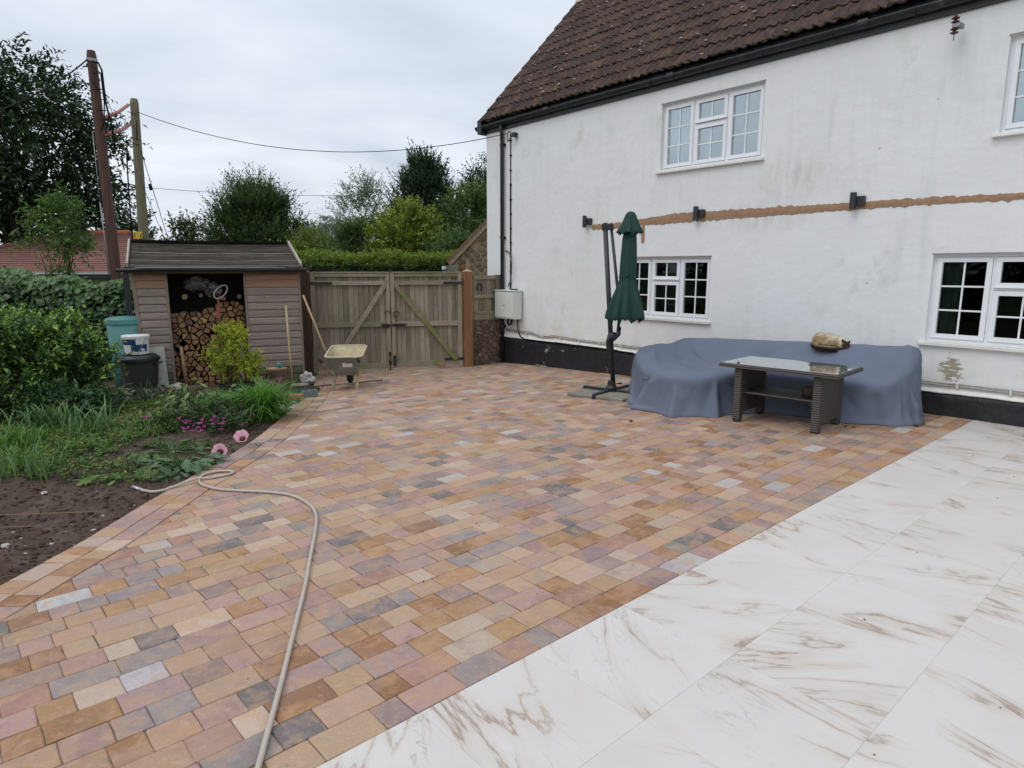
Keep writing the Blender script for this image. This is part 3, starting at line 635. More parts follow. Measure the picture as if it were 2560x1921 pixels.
pts = [(-8.35, -.028, .40), (-7.9, -.028, .395), (-7.55, -.028, .392), (-7.42, -.026, .365), (-7.25, -.026, .335), (-7.05, -.026, .35), (-6.88, -.026, .375), (-6.5, -.03, .365)] + [(-6 + i * .5, -.03, .352 - .004 * (i % 3)) for i in range(20)]
mb = MB(); mb.tube(pts, .011, 6); mb.tube([(p[0], p[1] - .002, p[2] + .026) for p in pts], .009, 6); mb.build('conduit', greycon, house, smooth=True)
cl = MB()
for i in range(22): cl.box(-7.7 + i * .5, -7.68 + i * .5, -.046, -.012, .325, .395)
cl.build('conduit_clips', M['sill'], house, kind='stuff')

# chased-out strip where a canopy was removed (bare sand-cement)
def torn(x0, x1, zc, hw_, seed, y=-.004, amp=.022):
    n = int((x1 - x0) / .018); up, dn = [], []
    for i in range(n + 1):
        x = x0 + (x1 - x0) * i / n
        e = min(1, (i + 1) / 3, (n - i + 1) / 3)
        a = hw_(x) * e; up.append((x, zc(x) + a + amp * (abs(nz(x, seed, 7)) * .9 + .45 * nz(x, seed, 23) - .2)))
        dn.append((x, zc(x) - a - amp * (abs(nz(x, seed + 5, 8)) * 1.0 + .45 * nz(x, seed + 9, 27) - .2)))
    mb = MB(); m_ = [(p[0], (p[1] + q[1]) / 2 + .01 * nz(p[0], 3, 5)) for p, q in zip(up, dn)]; nn = n + 1
    mb.add([(p[0], y - .0015, p[1]) for p in up] + [(p[0], y - .005, p[1]) for p in m_] + [(p[0], y - .0015, p[1]) for p in dn] + [(p[0], .002, p[1] + .004) for p in up] + [(p[0], .002, p[1] - .004) for p in dn],
           [(i, i + 1, nn + i + 1, nn + i)[::-1] for i in range(n)] + [(nn + i, nn + i + 1, 2 * nn + i + 1, 2 * nn + i)[::-1] for i in range(n)] + [(3 * nn + i, 3 * nn + i + 1, i + 1, i)[::-1] for i in range(n)] + [(2 * nn + i, 2 * nn + i + 1, 4 * nn + i + 1, 4 * nn + i)[::-1] for i in range(n)])
    return mb
torn(-5.97, .9, lambda x: float(np.interp(x, [-6, -5.3, -4.9, -4.0, -2.7, -1.2, 0], [2.372, 2.372, 2.40, 2.43, 2.425, 2.425, 2.412])), lambda x: float(np.interp(x, [-6, -5.0, -4.3, -3.4, -2.2, -.8, .5], [.045, .050, .072, .066, .052, .040, .032])), 1, amp=.034).build('bare_strip', M['chase'], house)
dr = MB(); P_ = []
for i in range(17): P_.append((-4.852 + .004 * nz(i, 1, 3.3), 2.34 - i * .017))
Q_ = [(-4.786 + .004 * nz(i, 9, 3.3), 2.34 - i * .017) for i in range(17)]
P_[-1] = (-4.83, P_[-1][1]); Q_[-1] = (-4.78, P_[-1][1] + .012)
dr.add([(p[0], -.0065, p[1]) for p in P_] + [(p[0], -.0065, p[1]) for p in Q_], [(i, i + 1, 17 + i + 1, 17 + i) for i in range(16)]); dr.build('bare_drop', M['chase'], house)

# eaves: fascia, gutter, brackets, downpipe
MB().box(-9.06, 5, -.028, .0, 4.365, 4.60).box(-9.06, 5, -.075, -.028, 4.44, 4.462).build('fascia', M['blackplastic'], house, bevel=.003)
MB().box(-9.13, -9.0, -.14, .10, 4.36, 4.63).build('eaves_box', M['blackplastic'], house, bevel=.004)
gt = MB(); nseg = 14
prof = [(-.078 + .058 * math.cos(a), 4.50 + .062 * math.sin(a)) for a in [math.pi + math.pi * i / nseg for i in range(nseg + 1)]]
prof = [(-.140, 4.508), (-.140, 4.50)] + prof[1:-1] + [(-.018, 4.50), (-.018, 4.508)]
inner_ = [(y * .93 - .006, z + .005) for y, z in prof]
ring = prof + inner_[::-1]; nr = len(ring)
gt.add([(-9.22, y, z) for y, z in ring] + [(5.0, y, z) for y, z in ring], [(i, (i + 1) % nr, nr + (i + 1) % nr, nr + i)[::-1] for i in range(nr)] + [tuple(range(nr))])
gut = gt.build('gutter', M['blackplastic'], house); autosmooth(gut, 40)
for i in range(15):
    x = -8.35 + i * .92; mb = MB(); mb.tube([(x, -.078 + .066 * math.cos(a), 4.50 + .070 * math.sin(a)) for a in [math.pi + math.pi * k / 8 for k in range(9)]], .006, 5)
    mb.box(x - .014, x + .014, -.142, -.012, 4.506, 4.516)
    if i % 3 == 1: MB().tube([(x + .3, -.078, 4.498), (x + .42, -.078, 4.498)], .066, 14).build('gutter_joint', M['blackplastic'], gut)
    mb.build('gutter_bracket', M['blackplastic'], gut)
dpx = -8.42
mb = MB(); mb.tube([(dpx, -.078, 4.44), (dpx, -.078, 4.36), (dpx, -.060, 4.28), (dpx, -.058, 4.0), (dpx, -.058, -.30)], .038, 12)
dp = mb.build('downpipe', M['blackplastic'], house, smooth=True)
for z in (4.05, 2.25, .45): MB().lathe([(.046, z), (.046, z + .05), (.039, z + .05)], 12, (dpx, -.058, 0)).box(dpx - .06, dpx + .06, -.03, .0, z, z + .045).build('pipe_clip', M['blackplastic'], dp)
mb = MB(); mb.tube([(-8.20, -.015, 4.22), (-8.205, -.012, 3.6), (-8.20, -.012, 2.4), (-8.205, -.012, 1.3)], .009, 6); mb.tube([(-8.205, -.014, 3.32), (-8.20, -.014, 2.2), (-8.205, -.014, 1.25)], .014, 6); mb.build('wall_cable', M['wire'], house, smooth=True)
cl = MB()
for i in range(10): cl.box(-8.225, -8.175, -.028, .0, 1.6 + i * .28, 1.62 + i * .28)
cl.build('cable_clips', M['wire'], house, kind='stuff')
mb = MB(); mb.tube([(-8.35, -.02, 2.0), (-8.27, -.05, 2.02), (-8.16, -.06, 1.93), (-8.11, -.06, 1.75), (-8.12, -.06, 1.55), (-8.18, -.05, 1.38), (-8.27, -.03, 1.30)], .012, 6); mb.build('looped_hose', surf('brown_cable', (.16, .11, .09), (.1, .07, .06), 9, .5), house, smooth=True)
mb = MB(); mb.tube([(-7.93, -.05, .66), (-7.93, -.06, .5), (-7.90, -.055, .38), (-7.84, -.05, .30), (-7.7, -.052, .262), (-7.3, -.054, .262), (-6.7, -.056, .268), (-6.0, -.054, .262), (-4.9, -.056, .262)], .012, 6)
mb.tube([(-8.22, -.06, .66), (-8.22, -.08, .56), (-8.17, -.08, .52), (-8.10, -.08, .56), (-8.10, -.06, .66)], .02, 6); mb.build('armoured_cable', M['wire'], house, smooth=True)

# meter box, wall lights, bracket, insulator: each a thing fixed to the wall
def wl_(x, y, z): p = P0 - dw * x + nw * y; return (float(p[0]), float(p[1]), z)
t = thing('meter_box', 'cream metal meter box on the white wall beside the black downpipe', 'meter box', wl_(-8.15, 0, .655), HRZ)
MB().box(-.30, .33, -.235, -.03, .0, .555).build('cabinet', M['cream'], t, bevel=.012, seg=2)
MB().box(-.285, .315, -.245, -.236, .03, .52).build('door', M['cream'], t, bevel=.004)
MB().box(-.31, .34, -.25, -.02, .555, .575).build('lid', M['cream'], t, bevel=.004)
MB().lathe([(.0, -.0), (.012, 0), (.012, .01), (0, .01)], 10).build('keyhole', M['greymetal'], t).matrix_local = Matrix.Translation((.02, -.246, .27)) @ Matrix.Rotation(R(90), 4, 'X')
MB().box(.03, .22, -.09, -.05, .576, .60).build('cable_gland', M['greymetal'], t)
for x, z, lab in ((-6.03, 2.470, 'black up-and-down wall light left of the closed parasol'), (-3.73, 2.47, 'black up-and-down wall light above the middle of the bare brown strip'), (-1.46, 2.48, 'black up-and-down wall light above the sleeping cat, the rightmost one')):
    t = thing('wall_light', lab, 'wall light', wl_(x, 0, z), HRZ, 'black wall lights along the cottage wall')
    MB().lathe([(0, -.10), (.038, -.10), (.038, .10), (0, .10)], 20, (-.045, -.075, 0)).build('lamp_body', M['greymetal'], t)
    MB().lathe([(0, .1005), (.030, .1005), (.030, .094)], 16, (-.045, -.075, 0)).build('lamp_glass', M['white'], t)
    MB().box(-.02, .075, -.055, .0, -.055, .055).build('mounting_box', M['greymetal'], t, bevel=.004)
t = thing('cable_bracket', 'black overhead cable clamp and drip loop under the eaves', 'cable clamp', wl_(-8.05, 0, 4.22), HRZ)
MB().box(-.03, .06, -.10, .0, -.05, .03).build('clamp', M['blackplastic'], t, bevel=.01)
MB().tube([(-.01, -.08, .0), (-.06, -.12, -.10), (-.10, -.12, -.13), (-.15, -.10, -.06), (-.17, -.06, .06), (-.16, -.04, .09), (-.145, -.02, .05), (-.15, -.015, -.02)], .010, 6).build('drip_loop', M['wire'], t, smooth=True)
t = thing('ceramic_insulator', 'brown ribbed ceramic insulator hanging under the gutter', 'insulator', wl_(-.57, -.16, 4.12), HRZ); t.scale = (.62, .62, .62)
pr = [(0, -.02)]
for i in range(5):
    z = i * .058
    if i == 2: pr += [(.026, z + .004), (.026, z + .05)]; continue
    pr += [(.024, z), (.062, z + .012), (.066, z + .026), (.030, z + .040)]
pr += [(.018, .30), (0, .31)]
autosmooth(MB().lathe(pr, 20).build('ribbed_body', M['ceram'], t), 50)
MB().tube([(0, 0, -.10), (0, 0, -.01)], .008, 6).build('rod', M['steel'], t)
MB().box(-.035, .085, -.035, .035, .100, .165).box(.03, .10, -.01, .14, .09, .165).build('clamp_plate', M['galv'], t, bevel=.003)

# ---- roof: underlay + double-roman tiles
E0 = (-.13, 4.575); ca = math.cos(math.atan(SL)); sa = math.sin(math.atan(SL))
rf = MB(); rf.add([(-9.12, -.05, 4.62 - .03), (5.0, -.05, 4.62 - .03), (5.0, YR, ZR - .05), (-9.12, YR, ZR - .05), (5.0, 2 * YR + .1, 4.55), (-9.12, 2 * YR + .1, 4.55)], [(0, 1, 2, 3), (3, 2, 4, 5)])
rf.add([(-9.12, -.10, 4.50), (-9.12, -.10, 4.60), (-9.12, YR, ZR - .02), (-9.12, YR, ZR - .12), (-9.0, -.10, 4.50), (-9.0, YR, ZR - .12)], [(0, 1, 2, 3), (0, 3, 5, 4)])
roof = rf.build('roof', M['blackplastic'], house)
TW, TG, TL = .302, .337, .40
def tile_mesh(seed):
    rs = random.Random(seed); mb = MB(); nx_ = 16; ny_ = 2
    def prof_(u):
        # two rolls with flats between
        t_ = (u * 2) % 1.0; return .030 * math.sin(math.pi * min(1, t_ / .62)) ** 1.3 if t_ < .62 else 0.0
    def f(u, v, o):
        x = u * TW; y = v * TL; z = prof_(u) + o + .012 - v * .024
        z += .008 * mnoise.noise(Vector((x * 14 + seed * 5, y * 12, o * 0 + seed))) + .004 * mnoise.noise(Vector((x * 40, y * 40, seed)))
        yy = y - (.012 * mnoise.noise(Vector((x * 20, seed * 2.3, 1))) if v == 0 else 0)
        return (x, yy, z)
    tp = [f(i / nx_, j / ny_, .012) for j in range(ny_ + 1) for i in range(nx_ + 1)]
    bt = [f(i / nx_, 0, -.006) for i in range(nx_ + 1)]
    W_ = nx_ + 1
    fs2 = [(j * W_ + i, j * W_ + i + 1, (j + 1) * W_ + i + 1, (j + 1) * W_ + i) for j in range(ny_) for i in range(nx_)]
    b0_ = len(tp); fs2 += [(b0_ + i, b0_ + i + 1, i + 1, i) for i in range(nx_)]
    mb.add(tp + bt, fs2); return mb
TM = [tile_mesh(i) for i in range(7)]; TME = [t_.mesh('roof_tile', M['rooftile'], smooth=True) for t_ in TM]
for me in TME:
    bm = bmesh.new(); bm.from_mesh(me)
    for e in bm.edges:
        if len(e.link_faces) == 2 and e.calc_face_angle(0) > 1.0: e.smooth = False
    bm.to_mesh(me); bm.free()
tiles = []; rt = random.Random(3)
for r_ in range(12):
    for c_ in range(47):
        x = -9.10 + c_ * TW; dd = r_ * TG
        y = E0[0] + dd * ca; z = E0[1] + dd * sa
        Mx = Matrix(((1, 0, 0, x), (0, ca, -sa, y), (0, sa, ca, z), (0, 0, 0, 1))) @ Matrix.Rotation(rt.uniform(-.012, .012), 4, 'Z') @ Matrix.Translation((0, rt.uniform(-.006, .006), rt.uniform(0, .006)))
        w = house.matrix_basis @ (Mx @ Vector((TW / 2, TG / 2, .02))); 
        if r_ > 10 and False: continue
        vis = inview(w.x, w.y, w.z, 60) and w.y > .5
        if x > 5: continue
        tiles.append((-(pix(w.x, w.y, w.z)[2]) if vis else -99, Mx, rt.randrange(7), r_, c_))
tiles.sort(key=lambda a: -a[0])
for s_, Mx, k, r_, c_ in tiles[:300]:
    o = bpy.data.objects.new('roof_tile', TME[k]); o.parent = roof; COL.objects.link(o); o.matrix_local = Mx
rest = MB()
for s_, Mx, k, r_, c_ in tiles[300:]:
    if s_ < -60 and c_ > 36 and r_ > 3: pass
    rest.add([Mx @ Vector(p) for p in TM[k].v], TM[k].f)
rest.build('roof_tile', M['rooftile'], roof, smooth=True, kind='stuff')
mo = MB(); li = MB()
for i in range(900):
    r_ = rt.choice([0, 0, 0, 0, 1, 1, 2, 3, 4, 6, 9]); x = rt.uniform(-9.05, 3.0); roll = rt.choice([.0, .151]) ; 
    x = math.floor(x / TW) * TW + .1 + roll + rt.uniform(-.05, .05); dd = r_ * TG + rt.uniform(-.01, .06)
    mo.blob((x, E0[0] + dd * ca - .01, E0[1] + dd * sa + .03), rt.uniform(.012, .034), i, .5, 1, .6)
for i in range(110):
    dd = rt.uniform(0, 11.5) * TG; x = -9.0 + abs(rt.gauss(0, 2.6)) * 1.2
    yy, zz = E0[0] + dd * ca, E0[1] + dd * sa
    li.blob((x, yy - .02, zz + .048), rt.uniform(.016, .034), i, .4, 1, .5)
mo.build('moss', M['moss'], roof, smooth=True, kind='stuff'); li.build('lichen', M['lichen'], roof, kind='stuff')
for i in range(28):
    x = -9.12 + i * .45
    pr = [(.115 * math.cos(a), .10 * math.sin(a)) for a in [math.pi * k / 8 for k in range(9)]]
    mb = MB(); mb.add([(x, YR + a, ZR - .03 + b) for a, b in pr] + [(x + .455, YR + a * .97, ZR - .03 + b * .95) for a, b in pr], [(k, k + 1, 9 + k + 1, 9 + k) for k in range(8)] + [tuple(range(9))[::-1]])
    mb.build('ridge_tile', M['lichen'] if i == 0 else M['rooftile'], roof)

# ------------------------------------------------------------------ stone barn beyond the gate
barn = thing('stone_barn', 'rubble stone barn gable with red brick corner behind the gate', 'barn', (-1.60, 18.0, 0), R(6))
bw = MB(); bw.add([(0, 0, -1), (4.4, 0, -1), (4.4, 0, 1.9), (2.2, 0, 4.05), (.0, 0, 1.80), (0, 6, -1), (0, 6, 1.8), (4.4, 6, -1), (4.4, 6, 1.9)], [(0, 1, 2, 3, 4), (5, 0, 4, 6), (1, 7, 8, 2)])
wallb = bw.build('wall', M['mortar'], barn)
bs = random.Random(5)
def voro(x0, x1, y0, y1, cw, ch, rs, jit=.42, gap=.012, rough_=.006, keep=None):
    nx_, ny_ = max(1, int(round((x1 - x0) / cw))), max(1, int(round((y1 - y0) / ch))); cw, ch = (x1 - x0) / nx_, (y1 - y0) / ny_
    P = {}
    for j in range(-1, ny_ + 1):
        for i in range(-1, nx_ + 1): P[i, j] = (x0 + (i + .5 + (.5 if j % 2 else 0) * .8 + rs.uniform(-jit, jit)) * cw, y0 + (j + .5 + rs.uniform(-jit, jit)) * ch)
    out = []
    for (i, j), p in P.items():
        poly = [(x0, y0), (x1, y0), (x1, y1), (x0, y1)]
        for a in range(-2, 3):
            for b in range(-2, 3):
                if (a or b) and (i + a, j + b) in P and poly:
                    q = P[i + a, j + b]; dx_, dy_ = p[0] - q[0], p[1] - q[1]; L_ = math.hypot(dx_, dy_)
                    if L_ < 1e-6: continue
                    m_ = ((p[0] + q[0]) / 2 + dx_ / L_ * gap / 2, (p[1] + q[1]) / 2 + dy_ / L_ * gap / 2); poly = clip(poly, m_, (dx_ / L_, dy_ / L_))
        if len(poly) >= 3 and area(poly) > cw * ch * .12 and (keep is None or keep(p)): out.append(poly)
    return out
def soften(poly, rs, k=.22):
    out = []
    for i in range(len(poly)):
        a, b, c = poly[i - 1], poly[i], poly[(i + 1) % len(poly)]
        out += [(b[0] + (a[0] - b[0]) * k, b[1] + (a[1] - b[1]) * k), (b[0] + (c[0] - b[0]) * k, b[1] + (c[1] - b[1]) * k)]
    return out
def stone_wall(parent, polys, mat, rs, flip=False, depth=.03, name='stone'):
    for p in polys:
        p = soften(p, rs); cx = sum(q[0] for q in p) / len(p); cz = sum(q[1] for q in p) / len(p); d = depth * rs.uniform(.5, 1.2); n = len(p)
        p2 = [(cx + (q[0] - cx) * .86, cz + (q[1] - cz) * .86) for q in p]
        mb = MB(); mb.add([(q[0], .01, q[1]) for q in p] + [(q[0], -d * .7, q[1]) for q in p] + [(q[0] + rs.uniform(-.004, .004), -d, q[1]) for q in p2], [(r_ * n + i, r_ * n + (i + 1) % n, (r_ + 1) * n + (i + 1) % n, (r_ + 1) * n + i) for r_ in range(2) for i in range(n)] + [tuple(2 * n + i for i in range(n))])
        mb.build(name, mat, parent)
gab = lambda p: p[1] < 1.72 + p[0] * 1.0 and not (p[0] < .42 and p[1] < 1.75)
stone_wall(wallb, voro(.0, 1.3, .9, 3.0, .27, .135, bs, .38, .045, keep=gab), M['barnstone'], bs, depth=.04)
for j in range(9):
    for i in range(2 if j % 2 else 1):
        x0 = i * .235; MB().box(x0 - .02, x0 + .215 + (.1 if j % 2 == 0 else 0), -.02, .05, 1.05 + j * .078, 1.115 + j * .078).build('brick', M['brick'], wallb, bevel=.006)
MB().bar((-.12, -.05, 1.78), (2.2, -.05, 4.16), .16, .05, (0, 1, 0)).build('verge', surf('buff_verge', (.42, .29, .20), (.34, .23, .16), 10, .9), barn)
MB().add([(-.25, -.12, 1.74), (2.2, -.12, 4.24), (2.2, 6, 4.24), (-.25, 6, 1.74), (4.6, -.12, 1.85), (4.6, 6, 1.85)], [(0, 1, 2, 3), (1, 4, 5, 2)]).build('roof', M['rooftile'], barn)
MB().box(-.22, .16, -.08, .0, 1.56, 1.74).build('kneeler_stone', M['concrete'], barn, bevel=.01)
MB().tube([(-.24, -.14, 1.66), (-.24, 6, 1.66)], .06, 10).tube([(-.24, -.05, 1.64), (-.22, -.08, 1.52), (-.10, -.10, 1.36), (-.04, -.08, 1.22), (-.04, -.08, .4)], .035, 8).build('white_gutter', M['white'], barn, smooth=True)

# ------------------------------------------------------------------ neighbour's bungalow, hipped red roof
bg = thing('neighbour_bungalow', 'low building with hipped red clay tile roof behind the ivy', 'house', (-15, 24, 0), 0)
er, hz = 1.50, 2.93
x0, x1, y0, y1 = -20.6 + 15, -10.9 + 15, 22 - 24, 29 - 24; rx0, rx1, ry = -16.7 + 15, -14.4 + 15, 25.3 - 24
MB().box(x0 + .3, x1 - .3, y0 + .3, y1 - .3, -1.5, er - .02).build('wall', M['concrete'], bg)
def strip_roof(name, A, B, C_, D_, n=19, th=.022):      # A,B eave, D_,C_ ridge; each course a lipped strip
    mb = MB(); A, B, C_, D_ = map(Vector, (A, B, C_, D_)); nrm = (B - A).cross(D_ - A).normalized()
    for i in range(n):
        a0, a1 = i / n, (i + 1.0) / n; p, q = A.lerp(D_, a0), B.lerp(C_, a0); r2, s2 = B.lerp(C_, a1), A.lerp(D_, a1); k = max(2, int((q - p).length / .5)); vv = []
        for j in range(k + 1):
            f = j / k; w_ = .012 * nz(j * .7 + i, 3.1, 1.3); e = p.lerp(q, f); t2 = s2.lerp(r2, f); vv += [e + nrm * (th + w_), e + nrm * 0, t2 + nrm * (.002 + w_ * 0)]
        mb.add(vv, [(3 * j, 3 * j + 3, 3 * j + 5, 3 * j + 2) for j in range(k)] + [(3 * j + 1, 3 * j + 4, 3 * j + 3, 3 * j) for j in range(k)])
    return mb.build(name, M['redtile'], bg)
strip_roof('front_roof_slope', (x0, y0, er), (x1, y0, er), (rx1, ry, hz), (rx0, ry, hz)); strip_roof('side_roof_slope', (x1, y0, er), (x1, y1, er), (rx1, ry, hz), (rx1, ry - .01, hz)); strip_roof('left_roof_slope', (x0, y1, er), (x0, y0, er), (rx0, ry, hz), (rx0, ry, hz))
MB().tube([(rx0, ry, hz + .03), (rx1, ry, hz + .03)], .10, 8).build('ridge', M['redridge'], bg, smooth=True)
for a, b in (((x0, y0, er + .03), (rx0, ry, hz + .02)), ((x1, y0, er + .03), (rx1, ry, hz + .02))):
    a, b = Vector(a), Vector(b)
    for i in range(19): p = a.lerp(b, i / 19); q = a.lerp(b, (i + 1.25) / 19); MB().tube([p + Vector((0, 0, .03)), q], [.085, .06], 6).build('hip_tile', M['redtile'], bg)
MB().tube([(x0, y0 - .07, er - .03), (x1, y0 - .07, er - .03)], .04, 8).build('gutter', M['galv'], bg, smooth=True)
MB().box(x0, x1, y0 - .02, y0 + .05, er - .17, er - .02).build('fascia', M['blackplastic'], bg)

# ------------------------------------------------------------------ log shed (origin: its front right foot, x to the right, y into the shed)
SB = (-3.66, 11.45); SRZ = R(22); SZ = gz(*SB) - .02
shed = thing('log_shed', 'open-fronted weathered timber shed with slatted pitched roof full of logs', 'shed', (SB[0], SB[1], SZ), SRZ)
SX = Matrix.Translation((SB[0], SB[1], SZ)) @ Matrix.Rotation(SRZ, 4, 'Z')
HF = 1.94; pitch = .1245
rs = random.Random(2)
def clad(x0, x1, lean=0.0):
    nb = 16
    for i in range(nb):
        z0 = HF - (i + 1) * pitch; z1 = z0 + pitch - .004; m = M['cladwarm'] if i < 2 else (M['cladgreen'] if i > nb - 4 else M['clad'])
        la = lean * (1 - z0 / HF) ; j = rs.uniform(-.0015, .0015)
        mb = MB(); a, b = x0 + la, x1
        pf = [(-.022 + j, z0), (-.024 + j, z0 + .018), (-.020 + j, z0 + .085), (-.006, z1 - .008), (-.006, z1), (.0, z1), (.0, z0)]
        n = len(pf); mb.add([(a, y, z) for y, z in pf] + [(b, y, z) for y, z in pf], [(k, (k + 1) % n, n + (k + 1) % n, n + k) for k in range(n)] + [tuple(range(n - 1, -1, -1)), tuple(range(n, 2 * n))])
        mb.build('board', m, shed)
clad(-.87, -.035); clad(-2.50, -2.075, .06)
for x, w, nm in ((-.035, .035, 0), (-.905, .035, 0), (-2.075, .035, 0)):
    MB().box(x, x + w, -.03, .02, -.02, HF).build('corner_trim', M['shedtrim'], shed, bevel=.003)
MB().add([(-2.555, -.03, HF), (-2.50, -.03, HF), (-2.44, -.03, -.02), (-2.49, -.03, -.02), (-2.555, .02, HF), (-2.50, .02, HF), (-2.44, .02, -.02), (-2.49, .02, -.02)], [(0, 3, 2, 1), (4, 5, 6, 7), (0, 4, 7, 3), (1, 2, 6, 5), (0, 1, 5, 4)]).build('corner_trim', M['shedtrim'], shed)
MB().box(-2.54, .0, -.02, .05, HF, HF + .035).build('lintel', M['shedtrim'], shed)
for x0, x1, nm in ((-2.53, -2.50, 'side_wall'), (-.03, -.002, 'side_wall')):
    for i in range(16): MB().box(x0, x1 - .003 * (i % 2), .022, 2.1, HF - (i + 1) * pitch, HF - i * pitch - .004).build('board', M['clad'], shed)
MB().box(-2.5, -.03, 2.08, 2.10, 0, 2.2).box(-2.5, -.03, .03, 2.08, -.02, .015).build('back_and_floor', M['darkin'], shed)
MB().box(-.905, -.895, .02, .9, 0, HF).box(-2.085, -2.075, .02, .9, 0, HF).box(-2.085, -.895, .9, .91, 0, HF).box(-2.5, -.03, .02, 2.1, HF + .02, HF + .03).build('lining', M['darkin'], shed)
# roof: front slope slats (origin ridge at y=1.15)
e = Vector((0, -.14, HF + .085)); r_ = Vector((0, 1.12, HF + .50)); sd_ = (r_ - e); sl_ = sd_.length; sdn = sd_.normalized(); nr_ = Vector((0, -sdn.z, sdn.y))
RX0, RX1, RS = -2.60, .06, -.11
MB().add([(RX0, *(e - nr_ * .02).yz), (RX1, *(e - nr_ * .02).yz), (RX1 + RS, *(r_ - nr_ * .02).yz), (RX0 + RS, *(r_ - nr_ * .02).yz), (RX1, 2.35, HF + .08), (RX0, 2.35, HF + .08)], [(0, 1, 2, 3), (3, 2, 4, 5)]).build('roof_deck', M['darkin'], shed)  # near-black deck puts shade into the colour of the slat gaps
ns_ = 10
for i in range(ns_):
    a = e + sdn * (sl_ * i / ns_); b = e + sdn * (sl_ * (i + .52 + rs.uniform(-.10, .14)) / ns_); th = .022
    sag = lambda x: -.018 * math.sin(math.pi * (x - RX0) / (RX1 - RX0)) + rs.uniform(-.002, .002)
    mb = MB(); K = 8; X = [RX0 + .07 + (RX1 - RX0 - .14) * k / K for k in range(K + 1)]; vv = []
    for x in X:
        s_ = sag(x)
        for q in (a + nr_ * .0, a + nr_ * (th + .014), b + nr_ * th * .8, b - nr_ * .0): vv.append((x + RS * (q.y - e.y) / (r_.y - e.y), q.y, q.z + s_))
    mb.add(vv, [(4 * k + j, 4 * k + 4 + j, 4 * k + 4 + (j + 1) % 4, 4 * k + (j + 1) % 4) for k in range(K) for j in range(4)] + [(0, 1, 2, 3), (4 * K + 3, 4 * K + 2, 4 * K + 1, 4 * K)])
    mb.build('roof_slat', M['roofboard'], shed)
for x in (RX0, RX1 - .07):
    MB().bar((x + .035, e.y - .02, e.z + .035), (x + .035 + RS, r_.y, r_.z + .035), .07, .03, (1, 0, 0)).build('barge_board', M['paletrim'], shed, bevel=.003)
MB().add([(RX0 + RS, r_.y - .02, r_.z + .05), (RX1 + RS, r_.y - .02, r_.z + .05), (RX1 + RS, r_.y + .08, r_.z + .03), (RX0 + RS, r_.y + .08, r_.z + .03), (RX0, 2.35, HF + .12), (RX1, 2.35, HF + .12)], [(0, 1, 2, 3), (3, 2, 5, 4)]).build('back_roof_slope', M['roofboard'], shed)
MB().box(RX0 - .03, RX1 + .05, -.145, -.12, HF - .015, HF + .085).build('fascia_board', M['postdark'], shed)
MB().tube([(RX0 - .12, -.18, HF + .03), (-2.3, -.18, HF + .055), (RX1 + .06, -.18, HF + .045)], .028, 8).build('eaves_pipe', M['blackplastic'], shed, smooth=True)
MB().tube([(-2.45, -.20, HF + .078), (-1.6, -.2, HF + .083), (-.25, -.2, HF + .075)], .006, 6).build('eaves_wire', M['galv'], shed, smooth=True)
for i in range(9): MB().box(-2.54 + i * .3 - .01, -2.54 + i * .3 + .03, -.13, .3, HF + .0, HF + .05).build('rafter_end', M['shedtrim'], shed)
MB().box(-2.70, -2.62, .25, .33, 1.0, HF + .03).build('dark_side_post', M['blackplastic'], shed)

# split logs: every log end is a thing of its own
rl = random.Random(21)
cells = voro(-2.07, -.92, .02, 1.46, .098, .088, rl, .42, .012)
LG = 'split logs stacked in the shed'
top_at = lambda x: 1.36 + .10 * math.sin(x * 3.2 + 5) + .05 * math.sin(x * 9)
cnt = 0
for poly in cells:
    cx = sum(p[0] for p in poly) / len(poly); cz = sum(p[1] for p in poly) / len(poly)
    if cz > top_at(cx): continue
    if len(poly) > 5: poly = [p for i, p in enumerate(poly) if i != rl.randrange(len(poly))]
    poly = soften(poly, rl, .07); y0 = rl.uniform(.10, .17) + .05 * (cz > 1.2) ; L_ = .26; n = len(poly)
    sh = rl.uniform(-.02, .02); k = rl.uniform(.9, 1.0); base = rl.choice([(.40, .235, .115), (.36, .20, .10), (.44, .27, .145), (.33, .185, .10), (.26, .17, .12)]); kk = rl.uniform(.50, .98) ; base = tuple(c * kk for c in base)
    P1 = [((p[0] - cx) * k, (p[1] - cz) * k) for p in poly]
    mb = MB(); mb.add([(a * .965, -.004, b * .965) for a, b in P1] + [(a, .004, b) for a, b in P1] + [(a + sh, L_, b) for a, b in P1], [(r2 * n + i, r2 * n + (i + 1) % n, (r2 + 1) * n + (i + 1) % n, (r2 + 1) * n + i) for r2 in range(2) for i in range(n)] + [tuple(range(n - 1, -1, -1))])
    me = mb.mesh('split_log', M['logend']); at = me.color_attributes.new('Col', 'FLOAT_COLOR', 'POINT'); bk = rl.random() < .5
    at.data.foreach_set('color', np.array(([(*base, 1)] * n + [(*base, 1)] * n + [(.12, .085, .06, 1) if bk else (*[c * .6 for c in base], 1)] * n), dtype=np.float32).ravel())
    o = bpy.data.objects.new('split_log', me); COL.objects.link(o); o.matrix_world = SX @ Matrix.Translation((cx, y0, cz)) @ Matrix.Rotation(rl.uniform(-.05, .05), 4, 'Z') @ Matrix.Rotation(rl.uniform(-.06, .06), 4, 'X')
    tag(o, 'split log end in the firewood stack inside the shed', 'log', LG); cnt += 1
